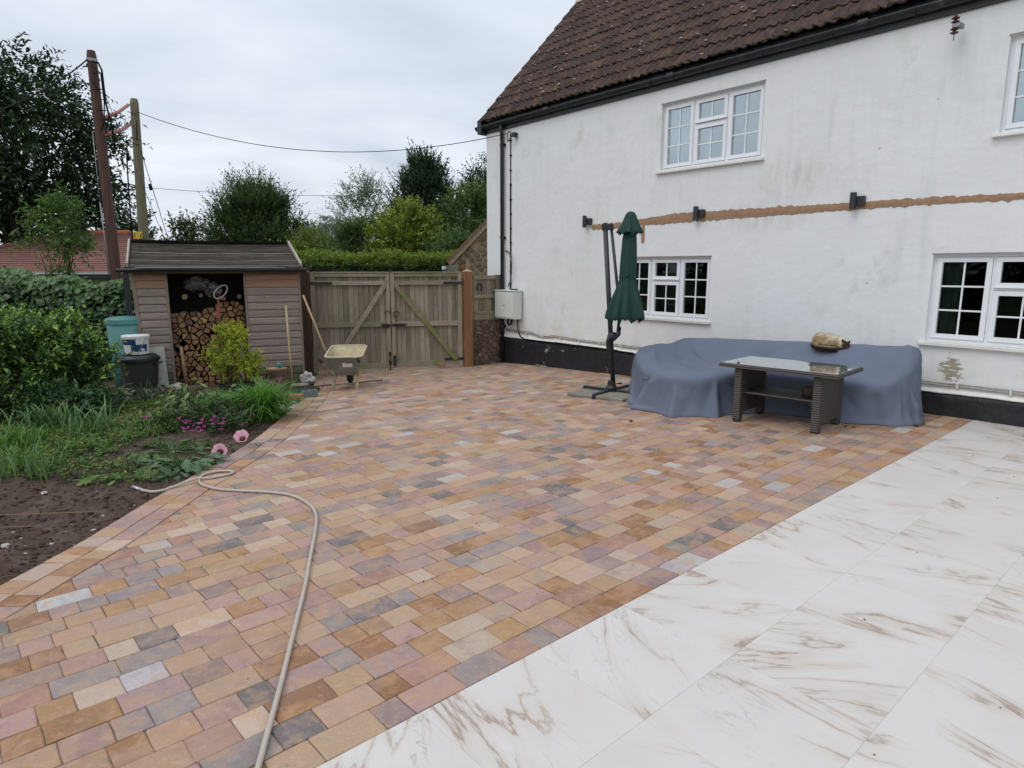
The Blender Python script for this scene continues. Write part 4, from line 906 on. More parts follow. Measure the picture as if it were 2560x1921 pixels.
for i, (x, z, rr_) in enumerate(((-1.83, 1.54, .045), (-1.58, 1.56, .032), (-1.44, 1.55, .028), (-.99, 1.53, .035))):
    mb = MB(); mb.tube([(0, 0, 0), (0, .26, .01)], rr_, 10); me = mb.mesh('split_log', M['logend'], col=(.30, .22, .14)); o = bpy.data.objects.new('round_log', me); COL.objects.link(o)
    o.matrix_world = SX @ Matrix.Translation((x, .24, z)); tag(o, ('biggest round branch log, leftmost one on top of the firewood', 'small round log right of the biggest one on the firewood', 'thinnest round log directly under the plastic bags', 'round log by itself at the right end of the firewood top')[i], 'log', 'round logs on top of the firewood')
def place(o, Mx): o.matrix_world = Mx; return o
def crumple(seed, r, sx, sy, sz, sub=3, amp=.45):
    bm = bmesh.new(); bmesh.ops.create_icosphere(bm, subdivisions=sub, radius=1); vv = []
    for v in bm.verts:
        p = v.co; k = 1 + amp * mnoise.noise(p * 1.6 + Vector((seed, 0, 0))) + amp * .55 * abs(mnoise.noise(p * 4.2 + Vector((0, seed, 0)))) * 2 - amp * .4 + .12 * mnoise.noise(p * 9)
        vv.append((p.x * k * r * sx, p.y * k * r * sy, p.z * k * r * sz))
    ff = [tuple(v.index for v in f.verts) for f in bm.faces]; bm.free(); mb = MB(); mb.add(vv, ff); return mb
o = crumple(3, .17, 1.35, .5, .72).build('plastic_sack', M['plastic']); place(o, SX @ Mrt((-1.62, .16, 1.74))); tag(o, 'crumpled clear plastic sack hanging in the shed above the logs', 'plastic sack')
o = crumple(9, .13, 1.0, .5, .95).build('plastic_sack', M['plastic']); place(o, SX @ Mrt((-1.36, .07, 1.66), ry=.4)); tag(o, 'open white plastic bag hanging over the top logs', 'plastic sack')
hoop = MB(); pts = [(.072 * math.cos(a), 0, .135 * math.sin(a)) for a in [2 * math.pi * i / 22 for i in range(23)]]; hoop.tube(pts, .010, 6, cap=False); hoop.build('bag_rim', M['sack'], o, smooth=True).matrix_local = Mrt((.10, -.07, .0), ry=.35)
st = MB(); st.grid(lambda u, v: ((u - .5) * (.032 + .03 * v * v) + .012 * math.sin(v * 5), -.004 * math.sin(v * 9), -v * .34), 3, 10); o = st.build('strap', M['redstrap']); place(o, SX @ Mrt((-1.325, .07, 1.52))); tag(o, 'faded red strap hanging down over the logs', 'strap')
MB().box(-.09, .02, -.012, .012, -.02, .035).build('strap_end', M['redstrap'], o).matrix_local = Mrt((.1, 0, -.02), ry=.25)
mb = MB(); mb.tube([(.015, 0, 0), (.005, 0, .35), (-.005, .0, .74)], [.03, .026, .024], 8); o = mb.build('stake', M['woodlight'], smooth=True); place(o, SX @ Mrt((-1.90, -.02, .0), ry=-.03)); tag(o, 'stripped wooden stake leaning on the log pile by the left jamb', 'stake')
mb = MB(); mb.box(-.03, .03, -.015, .015, 0, .72); o = mb.build('plank', M['clad'], bevel=.002); place(o, SX @ Mrt((-1.03, -.0, .02), ry=.03)); tag(o, 'grey board standing on end inside the right jamb of the shed', 'board')

# ------------------------------------------------------------------ gates and posts (origin: right hand post line, x to the right)
GRZ = math.atan2(.206, .979); GX = Matrix.Translation((GA[0], GA[1], 0)) @ Matrix.Rotation(GRZ, 4, 'Z')
gzp = lambda x: gz(*(GX @ Vector((x, 0, 0))).xy)
def gate(name, label, xa, xb, hinge):                   # xa < xb, hinge side 'r'/'l'
    t = thing(name, label, 'gate', tuple(GX @ Vector(((xa + xb) / 2, 0, 0))), GRZ, 'pair of timber driveway gates'); c = (xa + xb) / 2; a, b = xa - c, xb - c; rg = random.Random(int(abs(xa) * 100))
    zb = -.235 if hinge == 'r' else -.27; zt = 1.575
    nb = 15; w = (b - a - .02) / nb
    for i in range(nb):
        x = a + .01 + i * w; tw = rg.uniform(-.003, .003); zz = zt - .06 + rg.uniform(-.012, .006)
        mb = MB(); mb.add([(x + .003, .004, zb), (x + w - .003, .004 + tw, zb), (x + w - .003, .022, zb), (x + .003, .022, zb), (x + .003, .004, zz), (x + w - .003, .004 + tw, zz), (x + w - .003, .022, zz), (x + .003, .022, zz)], [(0, 3, 2, 1), (4, 5, 6, 7), (0, 1, 5, 4), (1, 2, 6, 5), (2, 3, 7, 6), (3, 0, 4, 7)])
        mb.build('board', M['fence'], t)
    for (z0, z1, nm) in ((1.505, 1.570, 'top_rail'), (1.345, 1.425, 'upper_rail'), (.545, .640, 'middle_rail'), (zb + .0, zb + .10, 'bottom_rail')):
        MB().box(a + .075, b - .075, -.045, .003, z0, z1).build(nm, M['fencex'], t, bevel=.004)
    for x in (a, b - .075): MB().box(x, x + .075, -.055, .012, zb - .03, zt).build('stile', M['fence'], t, bevel=.004)
    MB().box(a - .0, b + .0, -.06, .03, zt, zt + .022).build('capping', M['fencex'], t, bevel=.003)
    s = 1 if hinge == 'r' else -1
    p = (s * -(b - .09), -.022, 1.35); q = (s * (b - .12), -.022, zb + .10) if hinge == 'r' else (s * (b - .34), -.022, zb + .10)
    # braces run from the meeting stile at the top down to the hinge side, laid over the middle rail
    MB().bar((p[0], -.058, p[2]), (q[0], -.058, q[2]), .085, .024, (0, 1, 0)).build('brace', M['brace'] if hinge == 'r' else M['fencex'], t, bevel=.003)
    xh = b if hinge == 'r' else a
    for z in (1.385, zb + .12):
        L_ = .36; mb = MB(); 
        if hinge == 'r': mb.box(b - L_, b + .10, -.064, -.057, z - .028, z + .022)
        else: mb.box(a - .10, a + L_ + .04, -.064, -.057, z - .028, z + .022)
        xx = (b + .03) if hinge == 'r' else (a - .03); mb.tube([(xx, -.075, z - .07), (xx, -.075, z + .07)], .017, 8)
        if hinge == 'r' or z > 1: mb.build('strap_hinge', M['steel'], t, bevel=0)
    return t, a, b, zb
tr, ra, rb, rz_ = gate('right_gate' if 0 else 'timber_gate', 'right-hand gate leaf with green-stained diagonal brace, beside the orange-brown post', -1.485, -.105, 'r')
tl, la_, lb, lz_ = gate('timber_gate', 'left-hand gate leaf behind the wheelbarrow, with the drop bolt on its edge', -2.965, -1.500, 'l')
MB().tube([(lb - .03, -.085, -.62 + .30), (lb - .03, -.085, .06)], .010, 6).box(lb - .055, lb - .005, -.075, -.056, -.20, -.12).box(lb - .055, lb - .005, -.075, -.056, -.02, .05).build('drop_bolt', M['steel'], tl)
mb = MB(); mb.tube([(-.20 + la_ * 0 + lb, -.085, .575), (lb + .0, -.09, .57)], .012, 6).box(lb - .16, lb - .02, -.078, -.056, .53, .60).tube([(lb - .10, -.09, .80), (lb - .07, -.10, .86), (lb - .02, -.10, .85), (lb - .0, -.10, .80)], .010, 6); mb.build('latch_bolt', M['steel'], tl)
mb = MB(); mb.box(ra + .02, ra + .26, -.078, -.056, .555, .605).tube([(ra + .0, -.092, .58), (ra + .30, -.092, .585)], .011, 6); mb.tube([(ra + .10 + .055 * math.cos(a), -.085, .79 + .055 * math.sin(a)) for a in [2 * math.pi * i / 12 for i in range(13)]], .009, 6, cap=False); mb.build('slide_bolt', M['steel'], tr)
MB().box(ra + .015, ra + .075, -.085, -.056, -.22, -.02).build('foot_bracket', M['steel'], tr)
def gpost(label, x, w, zt, mat, cap=True):
    p = GX @ Vector((x, 0, 0)); z0 = gz(p.x, p.y); t = thing('gate_post', label, 'post', (p.x, p.y, z0), GRZ)
    MB().box(-w / 2, w / 2, -w / 2, w / 2, -.05, zt - z0).build('shaft', mat, t, bevel=.006)
    if cap: h = w / 2; zc = zt - z0; MB().add([(-h, -h, zc), (h, -h, zc), (h, h, zc), (-h, h, zc), (0, 0, zc + .055)], [(0, 1, 4), (1, 2, 4), (2, 3, 4), (3, 0, 4)]).build('pyramid_cap', surf('bleached_cap', (.42, .31, .14), (.30, .22, .10), 12, .9), t)
    return t
gpost('orange-brown square gate post with pointed cap at the right of the gates', .02, .185, 1.60, M['post'])
gpost('dark brown gate post between the shed and the left gate', -3.08, .19, 1.60, M['postdark'])
MB().box(0, .6, 0, .1, 0, .09)
o = MB().box(-.06, .06, -.05, .05, -.02, .10).build('timber_chock', M['woodlight'], bevel=.006); place(o, GX @ Mrt((-.52, -.05, gzp(-.52)))); tag(o, 'small pale timber block under the right gate', 'wood block')
o = MB().box(-2.9, -.12, -.14, .10, -.02, .018).build('gate_threshold', surf('sand_strip', (.42, .32, .20), (.33, .25, .16), 14, .95, .3, 60)); place(o, GX @ Mrt((0, 0, gzp(-1.5) + .004))); tag(o, kind='structure')

# side fence panel and stone wall between gate post and cottage
FA = Vector((-.78, 13.22, 0)); FRZ = math.atan2(.56, .56); FX = Matrix.Translation(FA) @ Matrix.Rotation(FRZ, 4, 'Z'); fz = gz(-.5, 13.5)
sf = thing('side_fence_panel', 'narrow boarded fence panel between the gate post and the white cottage', 'fence', (FA.x, FA.y, 0), FRZ)
rg = random.Random(4)
for i in range(6): x = .02 + i * .118; MB().box(x, x + .113, .0, .018, .66, 1.50 + rg.uniform(-.005, .005)).build('board', M['fence'], sf)
for z0, z1 in ((1.44, 1.52), (1.065, 1.135), (.74, .81), (.62, .735)): MB().box(.0, .60, -.035, -.001, z0, z1).build('rail', M['fencex'], sf, bevel=.004)
for x in (.60, .665): MB().box(x, x + .055, -.05, .02, .45 if x > .62 else .62, 1.53).build('upright', M['fence'], sf, bevel=.004)
hs = MB(); hs.tube([(.068 * math.cos(a) * (1 if math.sin(a) > 0 else .96), 0, .078 * math.sin(a)) for a in [R(-58) + R(296) * i / 16 for i in range(17)]], .013, 6)
o = hs.build('horseshoe', M['steel'], smooth=True); place(o, FX @ Mrt((.155, -.025, 1.28), ry=0)); tag(o, 'rusty horseshoe nailed to the side fence panel', 'horseshoe')
# (opening of the horseshoe faces down)
sw = thing('rubble_wall', 'low brown rubble stone wall below the side fence panel', 'wall', (FA.x, FA.y, 0), FRZ)
wb = MB().box(.0, .84, .0, .30, fz - .1, .64).build('mortar_core', M['mortard'], sw)
stone_wall(sw, voro(.0, .82, fz - .03, .63, .19, .075, rg, .26, .010), M['stone'], rg, depth=.028)

# ------------------------------------------------------------------ foliage generator
def leafmesh(name, pos, dirs, nrm, size, cols, mat, asp=.42, fold=.18, curl=.12):
    n = len(pos); side = np.cross(dirs, nrm); side /= np.linalg.norm(side, axis=1, keepdims=True) + 1e-9; up = np.cross(side, dirs)
    s = size[:, None]; w = asp
    base = pos; tip = pos + dirs * s - up * s * curl; mid = pos + dirs * s * .48 
    l = mid + side * s * w * .5 + up * s * fold * .5; r = mid - side * s * w * .5 + up * s * fold * .5
    V = np.stack([base, r, tip, l], 1).reshape(-1, 3).astype(np.float32)
    me = bpy.data.meshes.new(name); me.vertices.add(4 * n); me.vertices.foreach_set('co', V.ravel())
    idx = np.arange(n)[:, None] * 4; F = np.concatenate([idx + np.array([0, 1, 2]), idx + np.array([0, 2, 3])], 1).reshape(-1).astype(np.int32)
    me.loops.add(6 * n); me.loops.foreach_set('vertex_index', F); me.polygons.add(2 * n); me.polygons.foreach_set('loop_start', np.arange(2 * n, dtype=np.int32) * 3)
    me.update(calc_edges=True); me.materials.append(mat)
    C = np.repeat(np.concatenate([cols, np.ones((n, 1))], 1), 4, axis=0).astype(np.float32); at = me.color_attributes.new('Col', 'FLOAT_COLOR', 'POINT'); at.data.foreach_set('color', C.ravel())
    me.validate(); return me
def unit(a): return a / (np.linalg.norm(a, axis=-1, keepdims=True) + 1e-9)
def shoots(rg_, start, d, L, nl, lsize, c_old, c_tip, droop=.0, spread=.8, tipk=.75, cvar=.22, mix=None, tipsize=.8):
    """leaves along shoots; start(N,3) d(N,3) L(N)"""
    n = len(start); t = (np.arange(nl) + .6) / nl; T = np.tile(t, n); I = np.repeat(np.arange(n), nl); T = T + rg_.uniform(-.5, .5, len(T)) / nl
    P = start[I] + d[I] * (L[I] * T)[:, None]; P[:, 2] -= droop * (L[I] * T) ** 2 / np.maximum(L[I], .05)
    rad = unit(np.cross(d[I], rg_.normal(size=(len(T), 3)))); D = unit(d[I] * (1 - spread * .5) + rad * spread + rg_.normal(size=(len(T), 3)) * .18); D[:, 2] -= droop * T
    D = unit(D); Nn = unit(rg_.normal(size=(len(T), 3)) * .45 + np.array([0, 0, 1]))
    S = lsize * rg_.uniform(.65, 1.2, len(T)) * (1 - (1 - tipsize) * T)
    k = np.clip((T - tipk) / (1 - tipk + 1e-6), 0, 1)[:, None] * rg_.uniform(.3, 1, len(T))[:, None]
    base = np.array(c_old)[None] * (1 + rg_.uniform(-cvar, cvar, (len(T), 1)))
    if mix is not None:
        m_ = (rg_.uniform(size=(n, 1)) < mix[1])[I]; base = np.where(m_, np.array(mix[0])[None] * (1 + rg_.uniform(-cvar, cvar, (len(T), 1))), base)
    C = base * (1 - k) + np.array(c_tip)[None] * k; return P, D, Nn, S, np.clip(C, 0.003, .9)
def inside(rg_, n, c, r, shape='ell', shell=.0):
    p = unit(rg_.normal(size=(n, 3))) * (rg_.uniform(shell, 1, (n, 1)) ** (1 / 2.2)); return np.array(c)[None] + p * np.array(r)[None]
def limbs(mb, base, tips, r0, rg_, k=4, split=.35):
    b = Vector(base)
    for q in tips:
        q = Vector(q); m_ = b.lerp(q, split); m_.x = b.x + (m_.x - b.x) * .45; m_.y = b.y + (m_.y - b.y) * .45
        pts = [b, b.lerp(m_, .5), m_, m_.lerp(q, .5) + Vector(rg_.normal(size=3)) * .03 * (q - b).length, q]; mb.tube(pts, [r0, r0 * .8, r0 * .55, r0 * .3, r0 * .08], 5, cap=False)
def ovleaf(w=.42):
    mb = MB(); w = w / 2; mb.add([(0, 0, 0), (-w * .8, .28, .03), (-w, .52, .03), (-w * .6, .80, .0), (0, 1, -.10), (w * .6, .80, .0), (w, .52, .03), (w * .8, .28, .03), (0, .5, -.005)], [(8, 0, 1), (8, 1, 2), (8, 2, 3), (8, 3, 4), (8, 4, 5), (8, 5, 6), (8, 6, 7), (8, 7, 0)]); return mb
def leafparts(parent, P_, D_, N_, S_, C_, shape, mat, name='leaf', nvar=5):
    cols = [C_[i::nvar].mean(0) for i in range(nvar)]; srt = np.argsort(C_.sum(1)); mes = []
    for kx in range(nvar): cc = C_[srt[kx * len(srt) // nvar:(kx + 1) * len(srt) // nvar]].mean(0); mes.append((cc.sum(), shape().mesh(name, M[mat], col=tuple(float(v) for v in cc))))
    for p, d, n_, s, c in zip(P_, D_, N_, S_, C_):
        d = Vector(d).normalized(); x = d.cross(Vector(n_)).normalized(); z = x.cross(d); Mx = Matrix((x * s, d * s, z * s)).transposed().to_4x4(); Mx.translation = Vector(p)
        o = bpy.data.objects.new(name, min(mes, key=lambda m_: abs(m_[0] - c.sum()))[1]); o.parent = parent; COL.objects.link(o); o.matrix_local = Mx
LIM = []
def tree(name, label, cat, base, c, r, nclump, nsh, nl, lsize, c_old, c_tip, seed, up=.3, droop=0, shl=.5, trunk=.12, group=None, clr=.35, spread=.8, asp=.42, mat='leaf', kind=None, shapefn=None, mix=None, tipk=.75, trunks=1, crownname='crown', shell=.25, cvar=.25, parts=0, tipsize=.8):
    rg_ = np.random.RandomState(seed); t = thing(name, label, cat, base, 0, group); c = np.array(c, float) - np.array(base); r = np.array(r, float)
    cl = inside(rg_, nclump, c, r, shell=shell)
    if shapefn is not None: cl = shapefn(cl, c, r, rg_)
    out = [[], [], [], [], []]
    for q in cl:
        tone = rg_.uniform(.72, 1.28); off = inside(rg_, nsh, (0, 0, 0), np.array([1, 1, .8]) * clr * r.mean() * rg_.uniform(.6, 1.2)); st = q[None] + off * .7
        d = unit(unit(q - c + np.array([0, 0, .01]))[None] * .5 + unit(off) * .6 + np.array([0, 0, up])[None] + rg_.normal(size=(nsh, 3)) * .3)
        L_ = shl * rg_.uniform(.5, 1.25, nsh)
        res = shoots(rg_, st, d, L_, nl, lsize, tuple(x * tone for x in c_old), c_tip, droop, spread, tipk, cvar, mix, tipsize)
        for a, b in zip(out, res): a.append(b)
    out = [np.concatenate(a) for a in out]
    if parts:
        wp = out[0] + np.array(base); dist = np.linalg.norm(wp - np.array([0, 0, 1.68]), axis=1) + rg_.uniform(0, .9, len(wp)) * r.mean(); od = np.argsort(dist / (.3 + out[3] / lsize)); b_ = od[:parts]; e_ = od[parts:]
        leafparts(t, out[0][b_], out[1][b_], out[2][b_], out[3][b_], out[4][b_], lambda: ovleaf(asp), mat); out = [a[e_] for a in out]; crownname = 'leaf'; kind = 'stuff'
    me = leafmesh(crownname, out[0], out[1], out[2], out[3], out[4], M[mat], asp); o = bpy.data.objects.new(crownname, me); link(o, t)
    if kind: o['kind'] = kind
    if trunk > 0:
        mb = MB(); tips = [cl[i] for i in rg_.choice(len(cl), min(len(cl), 9 if trunks == 1 else 14), replace=False)]
        if trunks == 1:
            hb = np.array([0, 0, max(.15, (c[2] - r[2]) * .9)]); mb.tube([(0, 0, -.2), (hb[0] * .5, hb[1] * .5, hb[2] * .5), tuple(hb)], [trunk * 1.2, trunk, trunk * .8], 8); limbs(mb, hb, tips, trunk * .7, rg_)
        else:
            for i in range(trunks): b = np.array([rg_.uniform(-.15, .15), rg_.uniform(-.1, .1), -.1]); limbs(mb, b, tips[i::trunks], trunk, rg_, split=.55)
        mb.build('trunk' if trunks == 1 else 'stem', M['bark'], t, smooth=True)
    return t

# ------------------------------------------------------------------ trees beyond the fence
BGR = 'trees and shrubs beyond the gate'
G_ = lambda x, y: gz(x, y) - .1
def upright(cl, c, r, rg_):
    z = (cl[:, 2] - c[2]) / r[2]; k = np.sqrt(np.clip(1 - .55 * (z * .5 + .5) ** 2.0, .1, 1)); cl[:, 0] = c[0] + (cl[:, 0] - c[0]) * k; return cl
tree('willow_bush', 'big rounded green willow bush rising just beyond the shed roof', 'tree', (-13.0, 34, G_(-13, 34)), (-12.95, 34, 2.9), (2.35, 1.8, 2.75), 210, 18, 14, .20, (.062, .105, .040), (.115, .165, .060), 1, 1.0, 0, 1.0, .12, BGR, .28, .5, .30, shapefn=upright, tipk=.5)
tree('dark_sapling', 'thin dark-leaved young tree left of the willow bush', 'tree', (-14.5, 30, G_(-14, 30)), (-14.5, 30, 2.1), (.85, .8, 1.55), 34, 10, 9, .20, (.036, .06, .026), (.085, .11, .04), 2, .8, 0, .8, .05, BGR, .3, .6, .42, mix=((.16, .15, .03), .25))
tree('yellowing_shrub', 'yellow-tinged low shrub at the foot of the thin dark tree', 'shrub', (-15.1, 30, G_(-15, 30)), (-15.2, 30.5, 1.9), (1.1, .8, 1.0), 20, 8, 9, .16, (.075, .085, .025), (.17, .15, .03), 22, .4, 0, .6, .05, BGR, .3, .7, .45)
tree('dark_conifer', 'small dark pointed tree between the willow bush and the birch', 'tree', (-10.65, 36, G_(-10.6, 36)), (-10.65, 36, 2.7), (1.0, .9, 2.0), 34, 10, 10, .18, (.030, .050, .020), (.055, .08, .03), 3, .7, 0, .6, .08, BGR, .25, .6, .4, shapefn=upright)
tree('birch_tree', 'airy silver birch with pale drooping sprays', 'tree', (-9.0, 40, G_(-9, 40)), (-8.9, 40, 4.1), (1.75, 1.6, 2.75), 90, 11, 12, .17, (.105, .14, .085), (.19, .23, .15), 4, .55, .25, 1.25, .09, BGR, .26, .6, .35, shapefn=upright, shell=.1)
tree('poplar_tree', 'tall dark upright poplar behind the gate', 'tree', (-5.1, 38, G_(-5, 38)), (-5.05, 38, 4.2), (1.62, 1.4, 3.6), 260, 14, 12, .20, (.030, .055, .030), (.068, .10, .055), 5, 1.2, 0, .85, .14, BGR, .24, .45, .36, shapefn=lambda cl, c, r, g_: cl, shell=.1)
tree('dark_maple', 'dark spreading tree partly hidden by the corner of the cottage', 'tree', (-1.4, 42, G_(-1, 42)), (-1.0, 42, 5.0), (2.1, 2, 3.1), 130, 13, 11, .22, (.034, .060, .028), (.06, .09, .035), 6, .5, 0, 1.0, .14, BGR, .32, .7, .42)
tree('golden_shrub', 'rounded yellow-green shrub above the clipped hedge', 'shrub', (-4.5, 28, G_(-4, 28)), (-4.45, 28, 2.15), (1.35, 1.2, 2.0), 140, 15, 11, .16, (.125, .185, .030), (.32, .34, .05), 7, .5, .1, .6, .08, BGR, .33, .7, .45, tipk=.35)
tree('hazel_tree', 'mid green leafy tree between the poplar and the cottage', 'tree', (-1.8, 30, G_(-2, 30)), (-1.7, 30, 2.7), (1.55, 1.3, 2.2), 130, 14, 11, .18, (.085, .135, .045), (.17, .215, .07), 8, .45, 0, .7, .08, BGR, .32, .7, .45)
tree('blue_grey_shrub', 'silvery blue-grey feathery shrub behind the hedge', 'shrub', (-7.9, 30, G_(-8, 30)), (-7.9, 30, 2.2), (1.35, 1, 1.5), 100, 15, 12, .14, (.17, .22, .19), (.28, .34, .30), 9, .3, .5, .75, .06, BGR, .3, .6, .3)
tree('green_shrub', 'plain green shrub filling the gap beside the blue-grey one', 'shrub', (-6.4, 29.5, G_(-6, 29)), (-6.4, 29.5, 1.9), (1.5, 1, 1.75), 90, 14, 11, .16, (.072, .12, .036), (.145, .19, .055), 10, .5, 0, .6, .06, BGR, .32, .7, .45)
tree('bright_shrub', 'bright green shrub with reddish tips right of the shed roof', 'shrub', (-7.9, 25.5, G_(-8, 26)), (-7.75, 25.5, 1.55), (1.1, .9, 1.25), 60, 14, 11, .14, (.12, .17, .035), (.30, .23, .05), 11, .5, 0, .55, .05, BGR, .3, .7, .42)
tree('round_shrub', 'small rounded green shrub against the stone barn', 'shrub', (-2.5, 26.5, G_(-2, 26)), (-2.35, 26.5, 1.75), (.85, .8, 1.35), 70, 14, 11, .14, (.075, .13, .045), (.165, .215, .065), 12, .5, 0, .5, .05, BGR, .3, .7, .45)
tree('far_hedgerow_tree', 'distant dark tree seen between the two utility poles', 'tree', (-22.4, 40, G_(-22, 40)), (-22.2, 40, 2.4), (1.3, 1.2, 2.3), 40, 9, 9, .24, (.030, .048, .022), (.055, .08, .03), 13, .4, 0, .9, .1, BGR, .32, .7, .5)
for i, (x, y, hh, lab) in enumerate(((-19.5, 52, 2.6, 'low distant bush on the skyline right of the utility poles'), (-3.6, 47, 4.0, 'distant green tree behind the poplar'), (-11.9, 44, 3.0, 'distant dull green bush between willow bush and birch'))):
    tree('far_bush', lab, 'bush', (x, y, G_(x, y)), (x, y, hh * .45), (2.0, 1.2, hh * .62), 34, 9, 9, .26, (.050, .075, .035), (.08, .11, .04), 30 + i, .4, 0, .9, .08, BGR, .32, .7, .5)
# clipped hedge behind the gate
hg = thing('clipped_hedge', 'long clipped green hedge with bright new tips just behind the gates', 'hedge', (-4.0, 18.5, gz(-4, 18.5)), R(3))
rg_ = np.random.RandomState(40); n = 2600
st = np.stack([rg_.uniform(-3.6, 2.7, n), rg_.uniform(-.55, .6, n), rg_.uniform(.3, 2.35, n)], 1); f = rg_.uniform(size=n) < .45
st[f, 1] = -.55 + rg_.uniform(-.05, .1, f.sum()); tp = (~f) & (rg_.uniform(size=n) < .75); st[tp, 2] = 2.42 + rg_.uniform(-.12, .06, tp.sum()) + .05 * np.sin(st[tp, 0] * 3)
d = unit(np.stack([rg_.normal(size=n) * .4, -.4 - .2 * rg_.uniform(size=n) * (st[:, 2] < 2.3), .5 + .6 * (st[:, 2] > 2.25)], 1))
P_, D_, N_, S_, C_ = shoots(rg_, st, d, .26 * rg_.uniform(.6, 1.3, n), 9, .10, (.040, .080, .022), (.08, .145, .035), .1, .7, .5)
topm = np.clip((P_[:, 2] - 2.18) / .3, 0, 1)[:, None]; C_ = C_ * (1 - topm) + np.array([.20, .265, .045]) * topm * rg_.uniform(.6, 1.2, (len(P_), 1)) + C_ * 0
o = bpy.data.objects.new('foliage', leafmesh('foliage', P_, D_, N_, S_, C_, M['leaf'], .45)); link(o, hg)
MB().box(-3.5, 2.6, -.40, .5, .0, 2.28).build('dark_core', surf('hedge_inside', (.018, .024, .010), (.01, .014, .006), 9, 1, .3), hg)  # solid near-black box filling the hedge behind its leaves

# big tree on the left and the sapling in front of the bungalow roof
def bigshape(cl, c, r, rg_): return cl
BT = (-19.2, 26, gz(-19, 26))
bt = tree('ash_tree', 'large dark tree filling the left edge behind the utility poles', 'tree', (BT[0], BT[1], BT[2]), (-19.1, 26, 6.0), (4.1, 3.0, 3.3), 175, 14, 12, .27, (.020, .040, .018), (.055, .085, .030), 50, .2, .35, 1.25, .33, None, .24, .7, .42, shell=.1, cvar=.35)
rgl = np.random.RandomState(51); mb = MB()
tips = [(-3.6 + rgl.uniform(-.4, .4), 0, 7.5), (-1.6, .3, 9), (.8, .2, 9.0), (2.6, 0, 7.6), (4.0, -.2, 5.6), (4.3, .1, 4.2), (2.8, 0, 4.6), (-3, .2, 5), (1.6, .3, 6.5), (3.4, 0, 3.2)]
limbs(mb, (0, 0, 2.6), tips, .20, rgl, split=.4); mb.tube([(.0, 0, -.3), (.02, 0, 1.5), (0, 0, 2.7)], [.40, .33, .26], 10, cap=False); mb.build('limb', M['bark'], bt, smooth=True)
tree('ash_sapling', 'young multi-stemmed tree with fresh green leaves in front of the red tiled roof', 'tree', (-8.75, 12.9, gz(-8.7, 12.9)), (-8.72, 12.9, 2.28), (.42, .4, .72), 26, 9, 11, .115, (.085, .145, .042), (.17, .26, .06), 52, .5, .35, .45, .022, None, .3, .75, .36, trunks=4)
tree('low_background_shrub', 'dark shrubbery under the big tree at the left edge', 'shrub', (-20.5, 25.0, gz(-20, 25)), (-20.5, 25, 1.2), (1.6, 1, 1.6), 40, 11, 9, .2, (.025, .045, .018), (.06, .09, .03), 53, .3, 0, .6, 0, None, .35, .7, .45)
# garden boundary seen in the window glass, to the left of and behind the viewer
for i, (x, y, w, hh) in enumerate(((-13.5, 6, 3.4, 3.2), (-14, 0.5, 3.4, 3.8), (-13.2, -5, 3.2, 3.0), (-12, -11, 3.4, 3.5))):
    tree('boundary_hedge', ('tall garden hedge on the left boundary, nearest the ivy', 'taller stretch of garden hedge level with the viewer', 'lower stretch of garden hedge just behind the viewer', 'farthest stretch of garden hedge behind the viewer')[i], 'hedge', (x, y, gz(x, y)), (x, y, hh * .5), (1.3, w, hh * .55), 60, 12, 8, .28, (.03, .055, .02), (.07, .11, .03), 60 + i, .3, 0, .6, 0, 'garden boundary hedge, outside the frame', .35, .7, .5)

# ------------------------------------------------------------------ utility poles and overhead lines
def upole(name, label, a, b, r0, r1, mat):
    a, b = Vector(a), Vector(b); t = thing(name, label, 'utility pole', tuple(a)); d = b - a
    MB().tube([(0, 0, 0), tuple(d * .5), tuple(d * .985), tuple(d)], [r0, (r0 + r1) / 2, r1, r1 * .8], 14).build('shaft', M[mat], t, smooth=False); return t, d
p1, d1 = upole('utility_pole', 'reddish brown wooden pole, the taller and nearer of the two', (-7.73, 13.0, gz(-7.7, 13) - .2), (-7.78, 13.0, 5.62), .108, .083, 'pole')
p2, d2 = upole('utility_pole', 'greenish weathered pole with yellow warning plate behind the shed', (-8.86, 16.0, gz(-8.8, 16) - .2), (-8.70, 16.0, 5.50), .135, .090, 'poleg')
b1 = Vector(p1.location); b2 = Vector(p2.location)
L1 = lambda x, z, y=12.88: tuple(Vector((x, y, z)) - b1); L2 = lambda x, z, y=15.88: tuple(Vector((x, y, z)) - b2)
MB().tube([(d1.x, d1.y, d1.z - .19), (d1.x, d1.y, d1.z - .14)], .094, 14).build('clamp_band', M['galv'], p1)
mb = MB(); mb.tube([L1(-7.70, 5.40), L1(-7.60, 5.38), L1(-7.545, 5.25), L1(-7.54, 4.95), L1(-7.53, 4.65), L1(-7.47, 4.30), L1(-7.45, 4.05)], .018, 6); mb.tube([L1(-7.70, 5.30), L1(-7.57, 5.20), L1(-7.56, 4.7), L1(-7.60, 4.35), L1(-7.66, 4.2)], .012, 6)
for z in (5.2, 4.92, 4.55): mb.tube([L1(-7.72, z), L1(-7.54, z)], .010, 5)
mb.tube([L1(-7.76, 5.1, 12.9), L1(-7.62, 4.85, 12.88)], .008, 5); mb.blob(L1(-7.45, 4.08), .035, 1, .1, 1, 1.4); mb.blob(L1(-7.455, 3.95), .03, 2, .1, 1, 1.3); mb.build('cable_tails', M['wire'], p1, smooth=True)
MB().tube([L1(-7.865, 2.9, 12.93), L1(-7.84, 1.5, 12.93)], .012, 6).tube([L1(-7.88, 4.2, 12.95), L1(-7.865, 2.9, 12.93)], .007, 6).build('earth_cable', M['galv'], p1, smooth=True)
